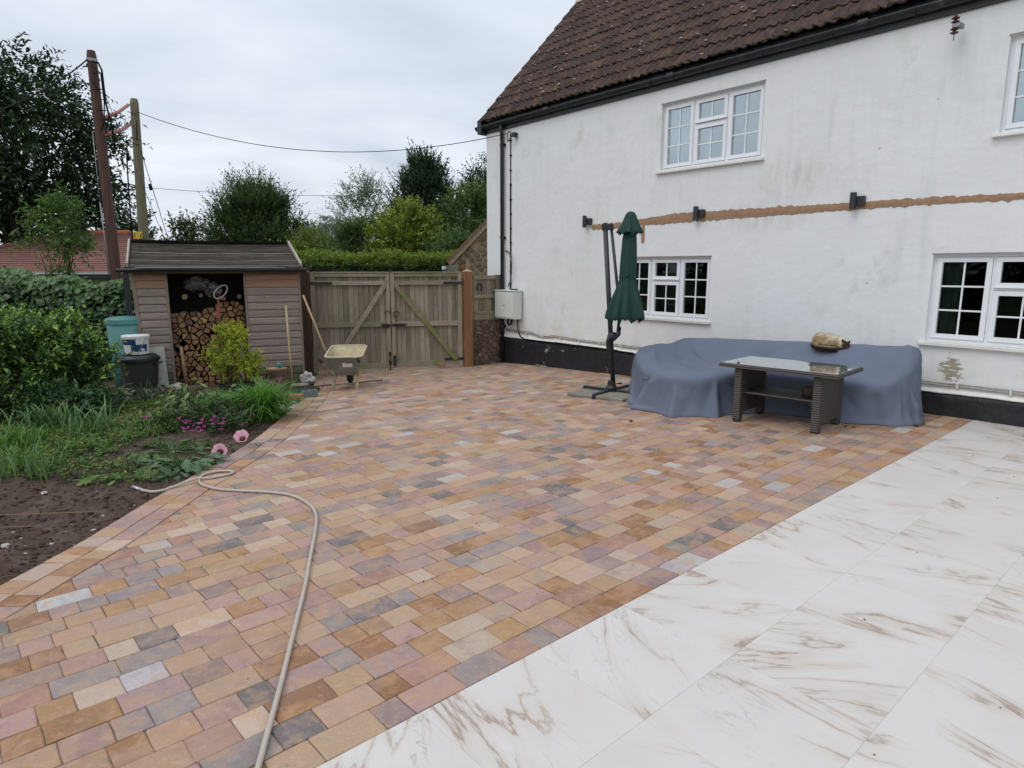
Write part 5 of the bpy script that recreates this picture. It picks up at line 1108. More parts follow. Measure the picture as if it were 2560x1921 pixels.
MB().box(*(lambda q: (q[0] - .11, q[0] + .10, q[1] - .02, q[1] + .0, q[2] - .08, q[2] + .08))(L2(-8.83, 2.43, 15.86))).build('warning_plate', M['yellow'], p2)
q = L2(-8.85, 2.43, 15.835); MB().tube([(q[0] - .045 + .11, q[1], q[2] - .04), (q[0] + .11, q[1], q[2] + .04), (q[0] + .045 + .11, q[1], q[2] - .04), (q[0] - .045 + .11, q[1], q[2] - .04)], .006, 4).box(q[0] - .06, q[0] - .045, q[1] - .003, q[1] + .003, q[2] - .05, q[2] + .05).build('warning_symbol', M['black'], p2)
mb = MB(); mb.tube([L2(-8.99, 2.1), L2(-8.97, 3.3), L2(-8.93, 4.2), L2(-8.90, 4.45)], .016, 6); mb.tube([L2(-8.66, 4.6), L2(-8.62, 5.0)], .01, 6)
for z in (5.17, 4.62, 4.5): mb.tube([L2(-8.82, z + .03, 15.9), L2(-8.72, z, 15.87), L2(-8.62, z - .04, 15.9)], .008, 5)
mb.build('pole_cables', M['wire'], p2, smooth=True)
for (za, zb_q, lab) in ((4.42, 5.36, 'upper orange insulated cross link between the two poles'), (4.12, 4.93, 'lower orange insulated cross link between the two poles')):
    a = Vector((-7.64, 12.95, za - .0)); b = Vector((-8.76, 15.9, zb_q)); m_ = a.lerp(b, .5); m_.z -= .03
    mb = MB(); mb.tube([a, a.lerp(b, .08)], .016, 6); mb.tube([a.lerp(b, .06), m_, a.lerp(b, .93)], .034, 8); mb.tube([a.lerp(b, .93), b], .014, 6); o = mb.build('cross_link', M['redwrap'], smooth=True); tag(o, lab, 'cable link', 'orange links between the utility poles')
def wire(name, label, a, b, sag, r, mat='wire', n=24):
    a, b = Vector(a), Vector(b); mb = MB(); mb.tube([a.lerp(b, i / n) - Vector((0, 0, sag * 4 * (i / n) * (1 - i / n))) for i in range(n + 1)], r, 5); o = mb.build(name, M[mat], smooth=True); tag(o, label, 'cable', None); return o
wb_ = P0 + dw * 8.2 - nw * .10
wire('overhead_cable', 'overhead cable sagging from the green pole to the corner of the cottage', (-8.62, 15.95, 5.20), (float(wb_[0]), float(wb_[1]), 4.25), .58, .0075)
wire('overhead_cable', 'thick black cable running down to the left from the top of the brown pole', (-7.83, 12.95, 5.46), (-6.3, 7.2, 3.05), .18, .013)
wire('far_power_line', 'thin distant power line crossing behind the trees', (-27, 40, 6.85), (2.5, 52, 8.2), 1.05, .014, 'wiregrey', 40)
gw = Vector((-12.6, 26, 1.6))
wire('stay_wire', 'thin stay wire from the brown pole down behind the shed', (-7.60, 13.0, 4.85), (-8.44, 16.6, 1.9), .0, .006, 'wiregrey')
wire('stay_wire', 'darker service cable dropping right of the green pole', (-8.60, 15.9, 4.35), (-8.20, 16.2, 1.9), .02, .008)
mb = MB(); mb.tube([(-8.47, 15.9, 3.60), (-8.45, 15.9, 3.46)], .032, 8); o = mb.build('egg_insulator', M['wire'], smooth=True); tag(o, 'black egg insulator on the cable right of the green pole', 'insulator')
mb = MB(); mb.tube([(-8.02, 14.3, 4.02), (-8.07, 14.4, 3.90)], .03, 8); o = mb.build('egg_insulator', M['wire'], smooth=True); tag(o, 'black egg insulator on the stay wire between the two poles', 'insulator')
mb = MB(); mb.tube([(-8.86, 15.85, 5.05), (-8.98, 15.8, 4.3), (-9.0, 15.8, 4.0)], .007, 5); mb.tube([(-8.92, 15.85, 4.55), (-8.98, 15.8, 4.25)], .007, 5); mb.tube([(-9.02, 15.8, 4.15), (-8.97, 15.8, 3.9)], .016, 5); mb.tube([(-9.10, 15.8, 3.8), (-8.94, 15.82, 3.3)], .010, 5); o = mb.build('drop_cables', M['wire'], smooth=True); tag(o, 'tangle of thin cables hanging left of the green pole', 'cable')

# ------------------------------------------------------------------ ivy-covered fence at the left
IV = (-9.6, 12.35, gz(-9.6, 12.3)); iv = thing('ivy_hedge', 'dense dark ivy smothering the left boundary fence', 'hedge', IV, R(4))
rg_ = np.random.RandomState(70); n = 9500
X = rg_.uniform(-3.4, 2.62, n); Zt = 1.92 + .16 * np.sin(X * 1.7 + 1) + .13 * (X > 1.0) * np.clip(X - 1.0, 0, 1) + .06 * np.sin(X * 6); k = rg_.uniform(size=n)
Z = np.where(k < .35, Zt + rg_.uniform(-.12, .08, n), rg_.uniform(.05, 1, n) * Zt); Y = np.where(k < .35, rg_.uniform(-.25, .35, n), -.22 + rg_.uniform(-.09, .06, n) + .08 * np.sin(X * 3 + Z * 4))
P_ = np.stack([X, Y, Z], 1); D_ = unit(np.stack([rg_.normal(size=n) * .55, -.55 * np.ones(n), -.62 + rg_.normal(size=n) * .3], 1)); N_ = unit(np.stack([rg_.normal(size=n) * .3, -.9 + rg_.normal(size=n) * .2, .75 + rg_.normal(size=n) * .3], 1))
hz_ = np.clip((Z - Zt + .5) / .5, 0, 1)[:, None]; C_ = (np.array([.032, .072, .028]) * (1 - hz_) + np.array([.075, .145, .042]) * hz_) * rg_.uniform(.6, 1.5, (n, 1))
br = rg_.uniform(size=n) < .06; C_[br] = np.array([.11, .17, .05]) * rg_.uniform(.7, 1.1, (br.sum(), 1))
S_ = rg_.uniform(.075, .14, n)
iv_order = np.argsort(-(S_ + (Y < -.15) * .02)); 
def ivyleaf():
    mb = MB(); mb.add([(0, 0, 0), (-.42, .12, .02), (-.34, .45, .05), (-.5, .62, 0), (-.16, .66, .06), (0, 1, -.06), (.16, .66, .06), (.5, .62, 0), (.34, .45, .05), (.42, .12, .02), (0, .45, .02)], [(10, 0, 1), (10, 1, 2), (10, 2, 3, 4), (10, 4, 5), (10, 5, 6), (10, 6, 7, 8), (10, 8, 9), (10, 9, 0)]); return mb
big = iv_order[:300]; resti = iv_order[300:]
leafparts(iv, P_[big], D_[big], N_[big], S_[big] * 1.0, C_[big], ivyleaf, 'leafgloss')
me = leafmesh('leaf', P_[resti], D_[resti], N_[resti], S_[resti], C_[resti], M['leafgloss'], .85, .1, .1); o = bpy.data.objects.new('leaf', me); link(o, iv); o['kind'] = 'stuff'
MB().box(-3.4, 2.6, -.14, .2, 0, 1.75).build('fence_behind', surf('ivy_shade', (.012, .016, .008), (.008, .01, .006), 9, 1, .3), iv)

# ------------------------------------------------------------------ things left of the shed
def zb_(x, y): return bedz(x, y) if x < curbx(y) else gz(x, y)
x, y = -6.24, 10.62; wbz = -.34
t = thing('water_butt', 'teal plastic water butt with flat lid beside the shed', 'water butt', (x, y, wbz))
MB().lathe([(0, 0), (.24, 0), (.275, .5), (.285, 1.12), (.275, 1.13)], 32).build('barrel', M['teal'], t, smooth=True)
autosmooth(MB().lathe([(.275, 1.13), (.302, 1.13), (.302, 1.20), (.290, 1.215), (.20, 1.235), (0, 1.25)], 32).build('lid', M['teal'], t), 30)
x, y = -5.86, 10.20
t = thing('dustbin', 'black plastic dustbin with ribbed lid beside the shed', 'dustbin', (x, y, -.36))
autosmooth(MB().lathe([(0, 0), (.22, 0), (.275, .60), (.285, .60), (.285, .63)], 30).build('bin_body', M['rubber'], t), 30)
autosmooth(MB().lathe([(.285, .615), (.305, .615), (.305, .65), (.26, .675), (.25, .69), (.10, .705), (0, .71)], 30).build('lid', M['blackplastic'], t), 30)
for s in (-1, 1): MB().tube([(s * .27, -.08, .56), (s * .33, -.06, .57), (s * .33, .06, .57), (s * .27, .08, .56)], .012, 6).build('handle', M['blackplastic'], t, smooth=True)
t = thing('paint_tub', 'white plastic tub with navy printed label standing on the dustbin', 'tub', (-5.87, 10.19, .352))
autosmooth(MB().lathe([(0, 0), (.165, 0), (.185, .245), (.196, .246), (.196, .262)], 30).build('tub_body', M['white'], t), 30)
autosmooth(MB().lathe([(.196, .262), (.200, .263), (.200, .285), (.19, .29), (0, .288)], 30).build('lid', M['white'], t), 30)
def lab(a0, a1, z0, z1, mat, o_=.003):
    mb = MB(); mb.grid(lambda u, v: ((.165 + .020 * (z0 + (z1 - z0) * v) / .245 + o_) * math.cos(a0 + (a1 - a0) * u), (.165 + .020 * (z0 + (z1 - z0) * v) / .245 + o_) * math.sin(a0 + (a1 - a0) * u), z0 + (z1 - z0) * v), 14, 1); return mb.build('label_print', M[mat], t)
lab(R(-170), R(-8), .045, .235, 'navy'); lab(R(-138), R(-86), .02, .15, 'white', .005); lab(R(-62), R(-8), .155, .245, 'white', .0052); lab(R(-40), R(-24), .05, .09, 'white', .005)
MB().tube([(-.19, -.06, .24), (-.12, -.19, .02), (.12, -.19, .02), (.19, -.06, .24)], .005, 5).build('wire_handle', M['galv'], t)
MB().box(-.16, .17, -.014, .014, 0, .86).build('board_tmp', M['board'])
bpy.data.objects['board_tmp'].name = 'leaning_board'; o = bpy.data.objects['leaning_board']; place(o, SX @ Mrt((-2.30, -.15, -.10), rx=-.12, ry=-.05)); tag(o, 'chalky white board leaning on the left end of the shed front', 'board')
# rubble stones near the shed foot
for i, (x, y, s, m_, lab_) in enumerate(((-5.72, 10.25, .15, 'concrete', 'broad pale stone in front of the white leaning board'), (-5.45, 10.15, .12, 'brick', 'orange broken brick among the stones by the shed foot'), (-5.32, 10.28, .14, 'sack', 'off-white stone right under the shed corner'), (-5.95, 10.0, .17, 'concrete', 'flat buff stone behind the dark leaved plant'), (-5.1, 10.35, .11, 'stone', 'brown stone at the corner of the left shed panel'))):
    mb = MB(); mb.blob((0, 0, 0), s, i, .35, 2, .55); o = mb.build('garden_stone', M[m_]); place(o, Mrt((x, y, zb_(x, y) + s * .25), rz=i)); tag(o, lab_, 'stone', 'stones beside the shed')

# chopping block, broom, brick and other bits at the shed's right end
x, y = -3.72, 10.22
t = thing('chopping_block', 'thick tree stump chopping block with cracked bark', 'tree stump', (x, y, gz(x, y) - .02))
def stp(r, z, a):
    k = 1 + .06 * math.sin(3 * a + 1) + .035 * abs(math.sin(11 * a)) + .02 * mnoise.noise(Vector((math.cos(a) * 5, math.sin(a) * 5, z * 3))); return (r * k * (1 + .05 * (1 - z / .42)), z)
MB().lathe([(.175, -.05), (.172, .1), (.168, .25), (.170, .40), (.155, .415)], 56, fn=stp).build('bark', surf('stump_bark', (.17, .115, .075), (.075, .05, .035), 10, .95, 1.0, 22, stretch=(5, 5, .7), bdist=.02), t)
MB().lathe([(.158, .412), (.10, .418), (0, .415)], 56, fn=stp).build('cut_top', surf('cut_wood', (.34, .22, .13), (.22, .13, .08), 12, .9, .4), t)
o = crumple(4, .055, 1.1, .8, .8, 2).build('garden_glove', M['teal']); place(o, Mrt((x + .06, y - .02, gz(x, y) + .44))); tag(o, 'dark teal crumpled glove on the chopping block', 'glove')
BB = (-3.52, 10.30); bz_ = gz(*BB)
t = thing('broom', 'wide yard broom standing bristles down against the shed', 'broom', (BB[0], BB[1], bz_), R(8))
MB().box(-.26, .26, -.035, .035, .085, .125).build('broom_head', M['barrowleg'], t, bevel=.008)
mb = MB(); rb_ = random.Random(9)
for i in range(420):
    a = rb_.uniform(-.25, .25); b = rb_.uniform(-.03, .03); mb.tube([(a, b, .09), (a + rb_.uniform(-.02, .02), b * 1.6 + rb_.uniform(-.02, .01), -.0)], [.005, .0025], 3, cap=False)
mb.build('bristles', M['bristle'], t, kind='stuff')
MB().tube([(.02, .0, .11), (-.02, .10, .70), (-.055, .21, 1.36)], .0155, 8).build('handle', M['handle'], t, smooth=True)
mb = MB().tube([(0, 0, 0), (-.10, .0, .27), (-.215, -.0, .60), (-.42, .02, 1.16)], .0165, 8); o = mb.build('wooden_handle', M['handle'], smooth=True); place(o, Mrt((-3.08, 11.05, .06))); tag(o, 'wooden tool handle leaning between the shed corner and the wheelbarrow', 'pole')
def brickmb(l, w, h): return MB().box(-l / 2, l / 2, -w / 2, w / 2, 0, h)
o = brickmb(.215, .10, .065).build('brick', M['brick'], bevel=.005); place(o, Mrt((-3.17, 9.42, gz(-3.17, 9.42) + .02), rz=R(12))); tag(o, 'single orange brick lying on the rubble by the paving edge', 'brick')
t = thing('hollow_block', 'dark blue-grey engineering block with two holes behind the orange brick', 'block', (-3.04, 9.66, gz(-3.04, 9.66) + .01), R(35))
hb = MB()
for a, b, c, d in ((-.11, .11, -.05, -.03), (-.11, .11, .03, .05), (-.11, -.085, -.03, .03), (-.012, .012, -.03, .03), (.085, .11, -.03, .03)): hb.box(a, b, c, d, 0, .095)
hb.build('block_body', surf('blue_brick', (.13, .15, .17), (.09, .10, .12), 14, .7, .2), t)
MB().box(-.085, .085, -.03, .03, .0, .02).build('hole_shade', M['black'], t)  # black plate painting the shade at the bottom of both holes
for i, (x, y, l, w, a, m_, lab_) in enumerate(((-3.62, 9.52, .52, .09, 5, 'woodlight', 'long rough offcut of pale timber behind the grass clump'), (-3.30, 9.72, .34, .07, -12, 'cladwarm', 'short brown offcut of timber under the broom head'))):
    o = MB().box(-l / 2, l / 2, -w / 2, w / 2, 0, .045).build('timber_offcut', M[m_], bevel=.006); place(o, Mrt((x, y, gz(x, y) + .0), rz=R(a), ry=.03)); tag(o, lab_, 'timber offcut', 'timber offcuts by the shed')
o = crumple(11, .17, 1.25, .9, .42, 3, .5).build('black_sack', M['rubber']); place(o, Mrt((-3.28, 10.18, gz(-3.3, 10.2) + .04), rz=.5)); tag(o, 'flattened black plastic sack on the ground behind the broom', 'plastic sack')
o = MB().tube([(0, 0, .012), (.14, -.10, .012), (.22, -.30, .012), (.24, -.42, .012)], .010, 6).build('black_pipe', M['rubber'], smooth=True); place(o, Mrt((-3.20, 10.1, gz(-3.2, 10)))); tag(o, 'curved black plastic pipe beside the hollow block', 'pipe')
o = crumple(13, .15, .8, .7, .8, 3, .5).build('white_sack', M['sack']); place(o, Mrt((-3.56, 11.25, gz(-3.56, 11.25) + .08))); tag(o, 'dusty white sack wedged between the shed and the gate post', 'sack')
o = MB().tube([(0, 0, 0), (1.05, .62, .0)], .010, 6).build('rusty_rod', M['rust'], smooth=True); place(o, Mrt((-3.32, 10.72, gz(-3.2, 10.8) + .014))); tag(o, 'long thin rusty rod lying on the paving under the wheelbarrow', 'rod')
mb = MB(); rb_ = random.Random(14)
for i in range(420):
    y = rb_.uniform(8.7, 9.9); x = curbx(y) - abs(rb_.gauss(0, .22)) - .01; mb.blob((x, y, zb_(x, y) + .008), rb_.uniform(.010, .030), i, .5, 1, .6)
tag(mb.build('gravel', M['sack'], kind='stuff'), 'small pale gravel and rubble chips at the paving edge by the shed', 'gravel', kind='stuff')

# ------------------------------------------------------------------ wheelbarrow (origin between the feet, wheel towards +y)
WB = (-2.66, 10.30); t = thing('wheelbarrow', 'cement-splashed wheelbarrow with pale tray parked in front of the gates', 'wheelbarrow', (WB[0], WB[1], gz(*WB)), R(7))
def ringp(w, y0, y1, z, r=.07, zt=0): 
    P_ = []
    for cx, cy, a0 in ((w / 2 - r, y0 + r, -90), (w / 2 - r, y1 - r, 0), (-w / 2 + r, y1 - r, 90), (-w / 2 + r, y0 + r, 180)):
        for k in range(5): a = R(a0 + k * 22.5); P_.append((cx + r * math.cos(a), cy + r * math.sin(a), z + zt * ((cy + r * math.sin(a)) - y0)))
    return P_
r0 = ringp(.30, .02, .42, .235, .05, .05); r1 = ringp(.56, -.14, .74, .54, .09, .09); r2 = ringp(.60, -.16, .76, .535, .10, .09); n = 20
ti = MB(); ti.add(r0 + r1, [(i, n + i, n + (i + 1) % n, (i + 1) % n) for i in range(n)] + [tuple(range(n))]); ti.build('tray_inside', M['barrowin'], t, smooth=False)
r0b = [(p[0] * 1.02, p[1], p[2] - .004) for p in r0]; to = MB(); to.add(r0b + [(p[0] * 1.008, p[1], p[2] - .004) for p in r1], [(i, (i + 1) % n, n + (i + 1) % n, n + i) for i in range(n)] + [tuple(range(n - 1, -1, -1))]); autosmooth(to.build('tray', M['barrow'], t), 50)
mb = MB(); pts = [Vector(p) for p in ringp(.58, -.15, .75, .545, .095, .09)]; mb.tube(pts + [pts[0]], .014, 7, cap=False); mb.build('rolled_rim', surf('worn_rim', (.52, .47, .36), (.40, .35, .25), 9, .7), t, smooth=True)
for s in (-1, 1):
    mb = MB(); mb.tube([(s * .13, .62, .16), (s * .16, .40, .22), (s * .19, .0, .235), (s * .235, -.20, .34), (s * .275, -.42, .50), (s * .28, -.60, .575)], .015, 8); mb.build('handle_frame', M['barrowleg'], t, smooth=True)
    mb = MB(); mb.tube([(s * .277, -.44, .51), (s * .28, -.62, .583)], .021, 8); mb.build('grip', M['rubber'], t, smooth=True)
    mb = MB(); mb.bar((s * .19, .02, .25), (s * .185, -.03, .0), .045, .022).bar((s * .17, .28, .22), (s * .185, -.02, .03), .022, .018); mb.build('leg', M['barrowleg'], t, bevel=.003)
    MB().bar((s * .12, .60, .17), (s * .035, .72, .175), .02, .02).build('fork', M['barrow'], t)
MB().tube([(-.19, -.01, .10), (.19, -.01, .10)], .009, 6).build('cross_brace', M['barrow'], t)
wh = MB(); wh.lathe([(.10, -.035), (.15, -.045), (.178, -.028), (.184, 0), (.178, .028), (.15, .045), (.10, .035), (.10, -.035)], 28); o = wh.build('wheel', M['rubber'], t, smooth=True); o.matrix_local = Matrix.Translation((0, .66, .184)) @ Matrix.Rotation(R(90), 4, 'Y')
MB().lathe([(0, -.03), (.10, -.03), (.10, .03), (0, .03)], 20).build('wheel_rim', M['barrow'], o)
fy = lambda z: .024 - .16 * (z - .235) / .305
MB().add([(-.02, fy(.375) - .012, .375), (.13, fy(.375) - .012, .375), (.13, fy(.45) - .012, .45), (-.02, fy(.45) - .012, .45)], [(0, 1, 2, 3)]).build('white_label', M['white'], t)
MB().add([(.02, fy(.445) - .0145, .440), (.13, fy(.445) - .0145, .444), (.13, fy(.46) - .0145, .456), (.02, fy(.46) - .0145, .452)], [(0, 1, 2, 3)]).build('label_stripe', M['black'], t)

# ------------------------------------------------------------------ garden furniture under its cover
CVX = Matrix.Translation((P0[0], P0[1], 0)) @ Matrix.Rotation(HRZ, 4, 'Z')
def lgz(x, y): p = CVX @ Vector((x, y, 0)); return gz(p.x, p.y)
foot = [(-.40, -.92), (-.36, -.30), (-1.2, -.24), (-2.6, -.24), (-3.62, -.28), (-3.80, -.75), (-3.80, -1.32), (-3.45, -1.80), (-3.0, -2.12), (-2.55, -2.26), (-2.22, -2.14), (-2.05, -1.85), (-1.95, -1.45), (-1.70, -1.25), (-1.1, -1.20), (-.70, -1.16)]
def chaikin(p, n=3):
    for _ in range(n): p = [q for i in range(len(p)) for q in ((p[i][0] * .75 + p[(i + 1) % len(p)][0] * .25, p[i][1] * .75 + p[(i + 1) % len(p)][1] * .25), (p[i][0] * .25 + p[(i + 1) % len(p)][0] * .75, p[i][1] * .25 + p[(i + 1) % len(p)][1] * .75))]
    return p
def resample(p, n):
    L_ = [0]
    for i in range(len(p)): L_.append(L_[-1] + math.dist(p[i], p[(i + 1) % len(p)]))
    out = []
    for k in range(n):
        d = L_[-1] * k / n
        i = max(j for j in range(len(p)) if L_[j] <= d); f = (d - L_[i]) / (L_[i + 1] - L_[i]); a, b = p[i], p[(i + 1) % len(p)]; out.append((a[0] + (b[0] - a[0]) * f, a[1] + (b[1] - a[1]) * f))
    return out, L_[-1]
NP = 360
bot, PL = resample(chaikin(foot), NP)
nrm = []
for i in range(NP):
    a, b = bot[i - 1], bot[(i + 1) % NP]; tx, ty = b[0] - a[0], b[1] - a[1]; l = math.hypot(tx, ty); nrm.append((-ty / l, tx / l) if area(bot) and True else 0)
sgn = 1 if sum(bot[i][0] * bot[(i + 1) % NP][1] - bot[(i + 1) % NP][0] * bot[i][1] for i in range(NP)) < 0 else -1
nrm = [(a * sgn, b * sgn) for a, b in nrm]              # outward
sm = lambda e0, e1, x: (lambda t: t * t * (3 - 2 * t))(min(1, max(0, (x - e0) / (e1 - e0))))
CREASE = [(-.50, -.45, -.56, -1.0, .09, .13), (-.45, -.45, -1.2, -.95, .03, .08), (-.6, -.7, -.95, -1.1, .03, .08), (-1.5, -.5, -2.2, -.9, .018, .10), (-2.2, -.5, -1.75, -1.15, .022, .09), (-2.9, -.45, -2.2, -1.0, .02, .12), (-3.5, -.6, -2.6, -1.3, .028, .11), (-3.6, -1.2, -2.9, -2.0, .035, .10), (-2.4, -1.0, -2.2, -2.0, .03, .09), (-3.4, -.9, -2.5, -1.8, -.03, .12), (-2.7, -1.4, -2.45, -2.15, .06, .09), (-1.9, -.9, -1.2, -1.0, -.02, .10)]
def topz(x, y):
    s_ = -x; back = .800 - .047 * (s_ - .6)
    k = 1 - sm(-.62, -.98, y) if False else sm(.50, 1.02, -y)   # 0 at the back rest, 1 at the seat front
    z = back * (1 - k) + .475 * k
    if s_ > 1.9:
        kl = sm(2.95, 3.45, s_); w = sm(1.9, 2.3, s_) * sm(.45, .9, -y)
        arm = .60 - .05 * sm(1.2, 2.0, -y); z2 = (.44) * (1 - kl) + arm * kl
        z = z * (1 - w) + max(z2, .44) * w
    z += -.022 * math.sin(max(0, min(1, (-y - .5) / .5)) * math.pi) * (1 if s_ < 1.9 else .4)
    z += .008 * nz(x, y, 2.5, 4) + .010 * (1 - abs(nz(x * 1.2 + y * .4, y * 1.6 - x * .3, 1.7, 9)) * 3) * .6 + .0035 * nz(x, y, 9)
    for (ax, ay, bx, by, A, w) in CREASE:
        ux, uy = bx - ax, by - ay; L2_ = ux * ux + uy * uy; tt = max(0, min(1, ((x - ax) * ux + (y - ay) * uy) / L2_)); d = math.hypot(x - ax - ux * tt, y - ay - uy * tt); z += A * math.sin(math.pi * min(1, max(.05, tt * .9 + .08))) * max(0, 1 - d / w) ** 1.2
    if s_ < .62: z -= .02 * (.62 - s_) / .2
    return z
top_p = [(b[0] - n[0] * .07, b[1] - n[1] * .07) for b, n in zip(bot, nrm)]
from mathutils.geometry import delaunay_2d_cdt
ins = [(b[0] - n[0] * .11, b[1] - n[1] * .11) for b, n in zip(bot, nrm)]
def inpoly(x, y, P_):
    c = False; j = len(P_) - 1
    for i in range(len(P_)):
        if (P_[i][1] > y) != (P_[j][1] > y) and x < (P_[j][0] - P_[i][0]) * (y - P_[i][1]) / (P_[j][1] - P_[i][1]) + P_[i][0]: c = not c
        j = i
    return c
gpts = [(-3.9 + i * .045 + (j % 2) * .022, -2.35 + j * .04) for i in range(84) for j in range(56)]
gpts = [p for p in gpts if inpoly(p[0], p[1], ins) and min((p[0] - q[0]) ** 2 + (p[1] - q[1]) ** 2 for q in ins[::3]) > .0009]
vv = [Vector(p) for p in top_p] + [Vector(p) for p in gpts]
r_ = delaunay_2d_cdt(vv, [(i, (i + 1) % NP) for i in range(NP)], [], 1, 1e-5)
V3 = []
for vi_, v in enumerate(r_[0]):
    dmin = math.sqrt(min((v.x - q[0]) ** 2 + (v.y - q[1]) ** 2 for q in top_p[::3])); k = 1 if vi_ < NP else max(0, 1 - dmin / .08)
    V3.append((v.x, v.y, topz(v.x, v.y) - .028 * k * k))
cov = MB(); cov.add(V3, r_[2])
RG = 22; vv = []
rfd = random.Random(12)
CONES = [(PL * (q + rfd.uniform(-.3, .3)) / 34, rfd.uniform(.05, .13), rfd.uniform(-.045, .075), rfd.uniform(-.28, .28), rfd.uniform(0, .35)) for q in range(34)]
def fold(a, k):                                          # a arc length, k 0 top..1 bottom: gathers that start at the edge and open downwards
    o = 0
    for a0, w, A, sl, k0 in CONES:
        if k <= k0: continue
        kk = (k - k0) / (1 - k0); d = a - a0 - sl * kk; d = (d + PL / 2) % PL - PL / 2; ww = w * (.25 + kk); o += A * (kk ** .6) * max(0, 1 - abs(d) / (2 * ww)) ** 1.4 * 1.5
    f2 = nz(a, k * .8, 5.0, 7); g_ = .5 + .5 * nz(a, 0, .7, 8)
    return o + .012 * f2 * k * g_ + .030 * math.exp(-((k - .97) / .05) ** 2) * (.5 + nz(a, 5, 2.3, 5))
for r in range(RG + 1):
    k = r / RG
    for i in range(NP):
        b, n = bot[i], nrm[i]; a = PL * i / NP; a2 = a if i < NP * .97 else a * (1 - (i - NP * .97) / (NP * .03)) + 0 * a
        zt = topz(*top_p[i]) - .028; zb_2 = lgz(*b) + .006
        z = zt + (zb_2 - zt) * k; prof_ = -.07 + .055 * (1 - math.exp(-k * 14)) + .045 * k - .05 * math.sin(k * math.pi) * (.5 + .5 * nz(a, 1, 1.1, 3))
        o_ = prof_ + fold(a2, k) * (1.25 if b[1] < -.4 else .2)
        vv.append((b[0] + n[0] * o_, b[1] + n[1] * o_, max(z, zb_2)))
cov.add(vv, [(r * NP + i, r * NP + (i + 1) % NP, (r + 1) * NP + (i + 1) % NP, (r + 1) * NP + i)[::(1 if sgn < 0 else -1)] for r in range(RG) for i in range(NP)])
t = thing('furniture_cover', 'blue-grey fabric cover draped over a corner sofa set against the wall', 'furniture cover', (P0[0], P0[1], 0), HRZ)
co = cov.build('draped_fabric', M['cover'], t, smooth=True)
bm = bmesh.new(); bm.from_mesh(co.data); bmesh.ops.remove_doubles(bm, verts=bm.verts, dist=.0015); bmesh.ops.recalc_face_normals(bm, faces=bm.faces); bm.to_mesh(co.data); bm.free()
co.data.polygons.foreach_set('use_smooth', [True] * len(co.data.polygons))
bpy.context.view_layer.update()
def near_top(x, y):                                      # height of the draped fabric at a spot
    ok, loc, nr, idx = co.ray_cast(Vector((x, y, 2)), Vector((0, 0, -1))); return loc.z if ok else .5
def on_side(x, z):
    ok, loc, nr, idx = co.ray_cast(Vector((x, -3.2, z)), Vector((0, 1, 0))); return (loc, nr) if ok else (Vector((x, -2.1, z)), Vector((0, -1, 0)))
hmb = MB(); vv = []
for q in range(15):
    x = -3.18 + .30 * q / 14; bow = .012 * math.sin(math.pi * q / 14) + .004; l1, n1 = on_side(x, .335 - .03 * math.sin(q / 14 * math.pi)); vv += [l1 + Vector((0, -bow, .02)), l1 + Vector((0, -bow - .002, -.02))]
hmb.add(vv, [(2 * q, 2 * q + 2, 2 * q + 3, 2 * q + 1) for q in range(14)]); hmb.build('grab_handle', M['cover'], t, smooth=True)

# ------------------------------------------------------------------ rattan table
TB = (3.057, 7.144); t = thing('rattan_table', 'dark woven rattan garden table with grey glass top in front of the covered sofa', 'table', (TB[0], TB[1], gz(*TB)), R(-45))
MB().box(-.64, .64, -.38, .38, .612, .652).build('table_edge', M['rattan'], t, bevel=.006)
MB().box(-.622, .622, -.362, .362, .6525, .6605).build('glass_top', M['tabletop'], t, bevel=.001)
for s in (-1, 1):
    x0 = s * .43; MB().box(x0 - .035, x0 + .035, -.245, .245, .10, .612).build('end_panel', M['rattan'], t)
    for q in (-1, 1):
        MB().box(x0 - .042, x0 + .042, q * .285 - .042, q * .285 + .042, .02, .612).build('leg', M['rattan'], t, bevel=.006)
        MB().box(x0 - .036, x0 + .036, q * .285 - .036, q * .285 + .036, .0, .02).build('rubber_foot', M['rubber'], t)
MB().box(-.395, .395, -.235, .235, .315, .340).build('shelf', M['rattan'], t, bevel=.004)
TX = Matrix.Translation((TB[0], TB[1], gz(*TB))) @ Matrix.Rotation(R(-45), 4, 'Z')
o = autosmooth(MB().lathe([(0, 0), (.085, 0), (.10, .03), (.105, .075), (.095, .08), (.085, .07), (.0, .065)], 24).build('round_dish', surf('brown_dish', (.16, .10, .07), (.11, .07, .05), 9, .6)), 40); place(o, TX @ Mrt((.24, .05, .341))); tag(o, 'round brown dish on the shelf under the rattan table', 'dish')
o = MB().tube([(0, 0, 0), (0, 0, .022)], .012, 8).build('bottle_cap', M['black']); place(o, TX @ Mrt((-.42, -.355, .6608))); tag(o, 'tiny black knob on the front edge of the table top', 'knob')

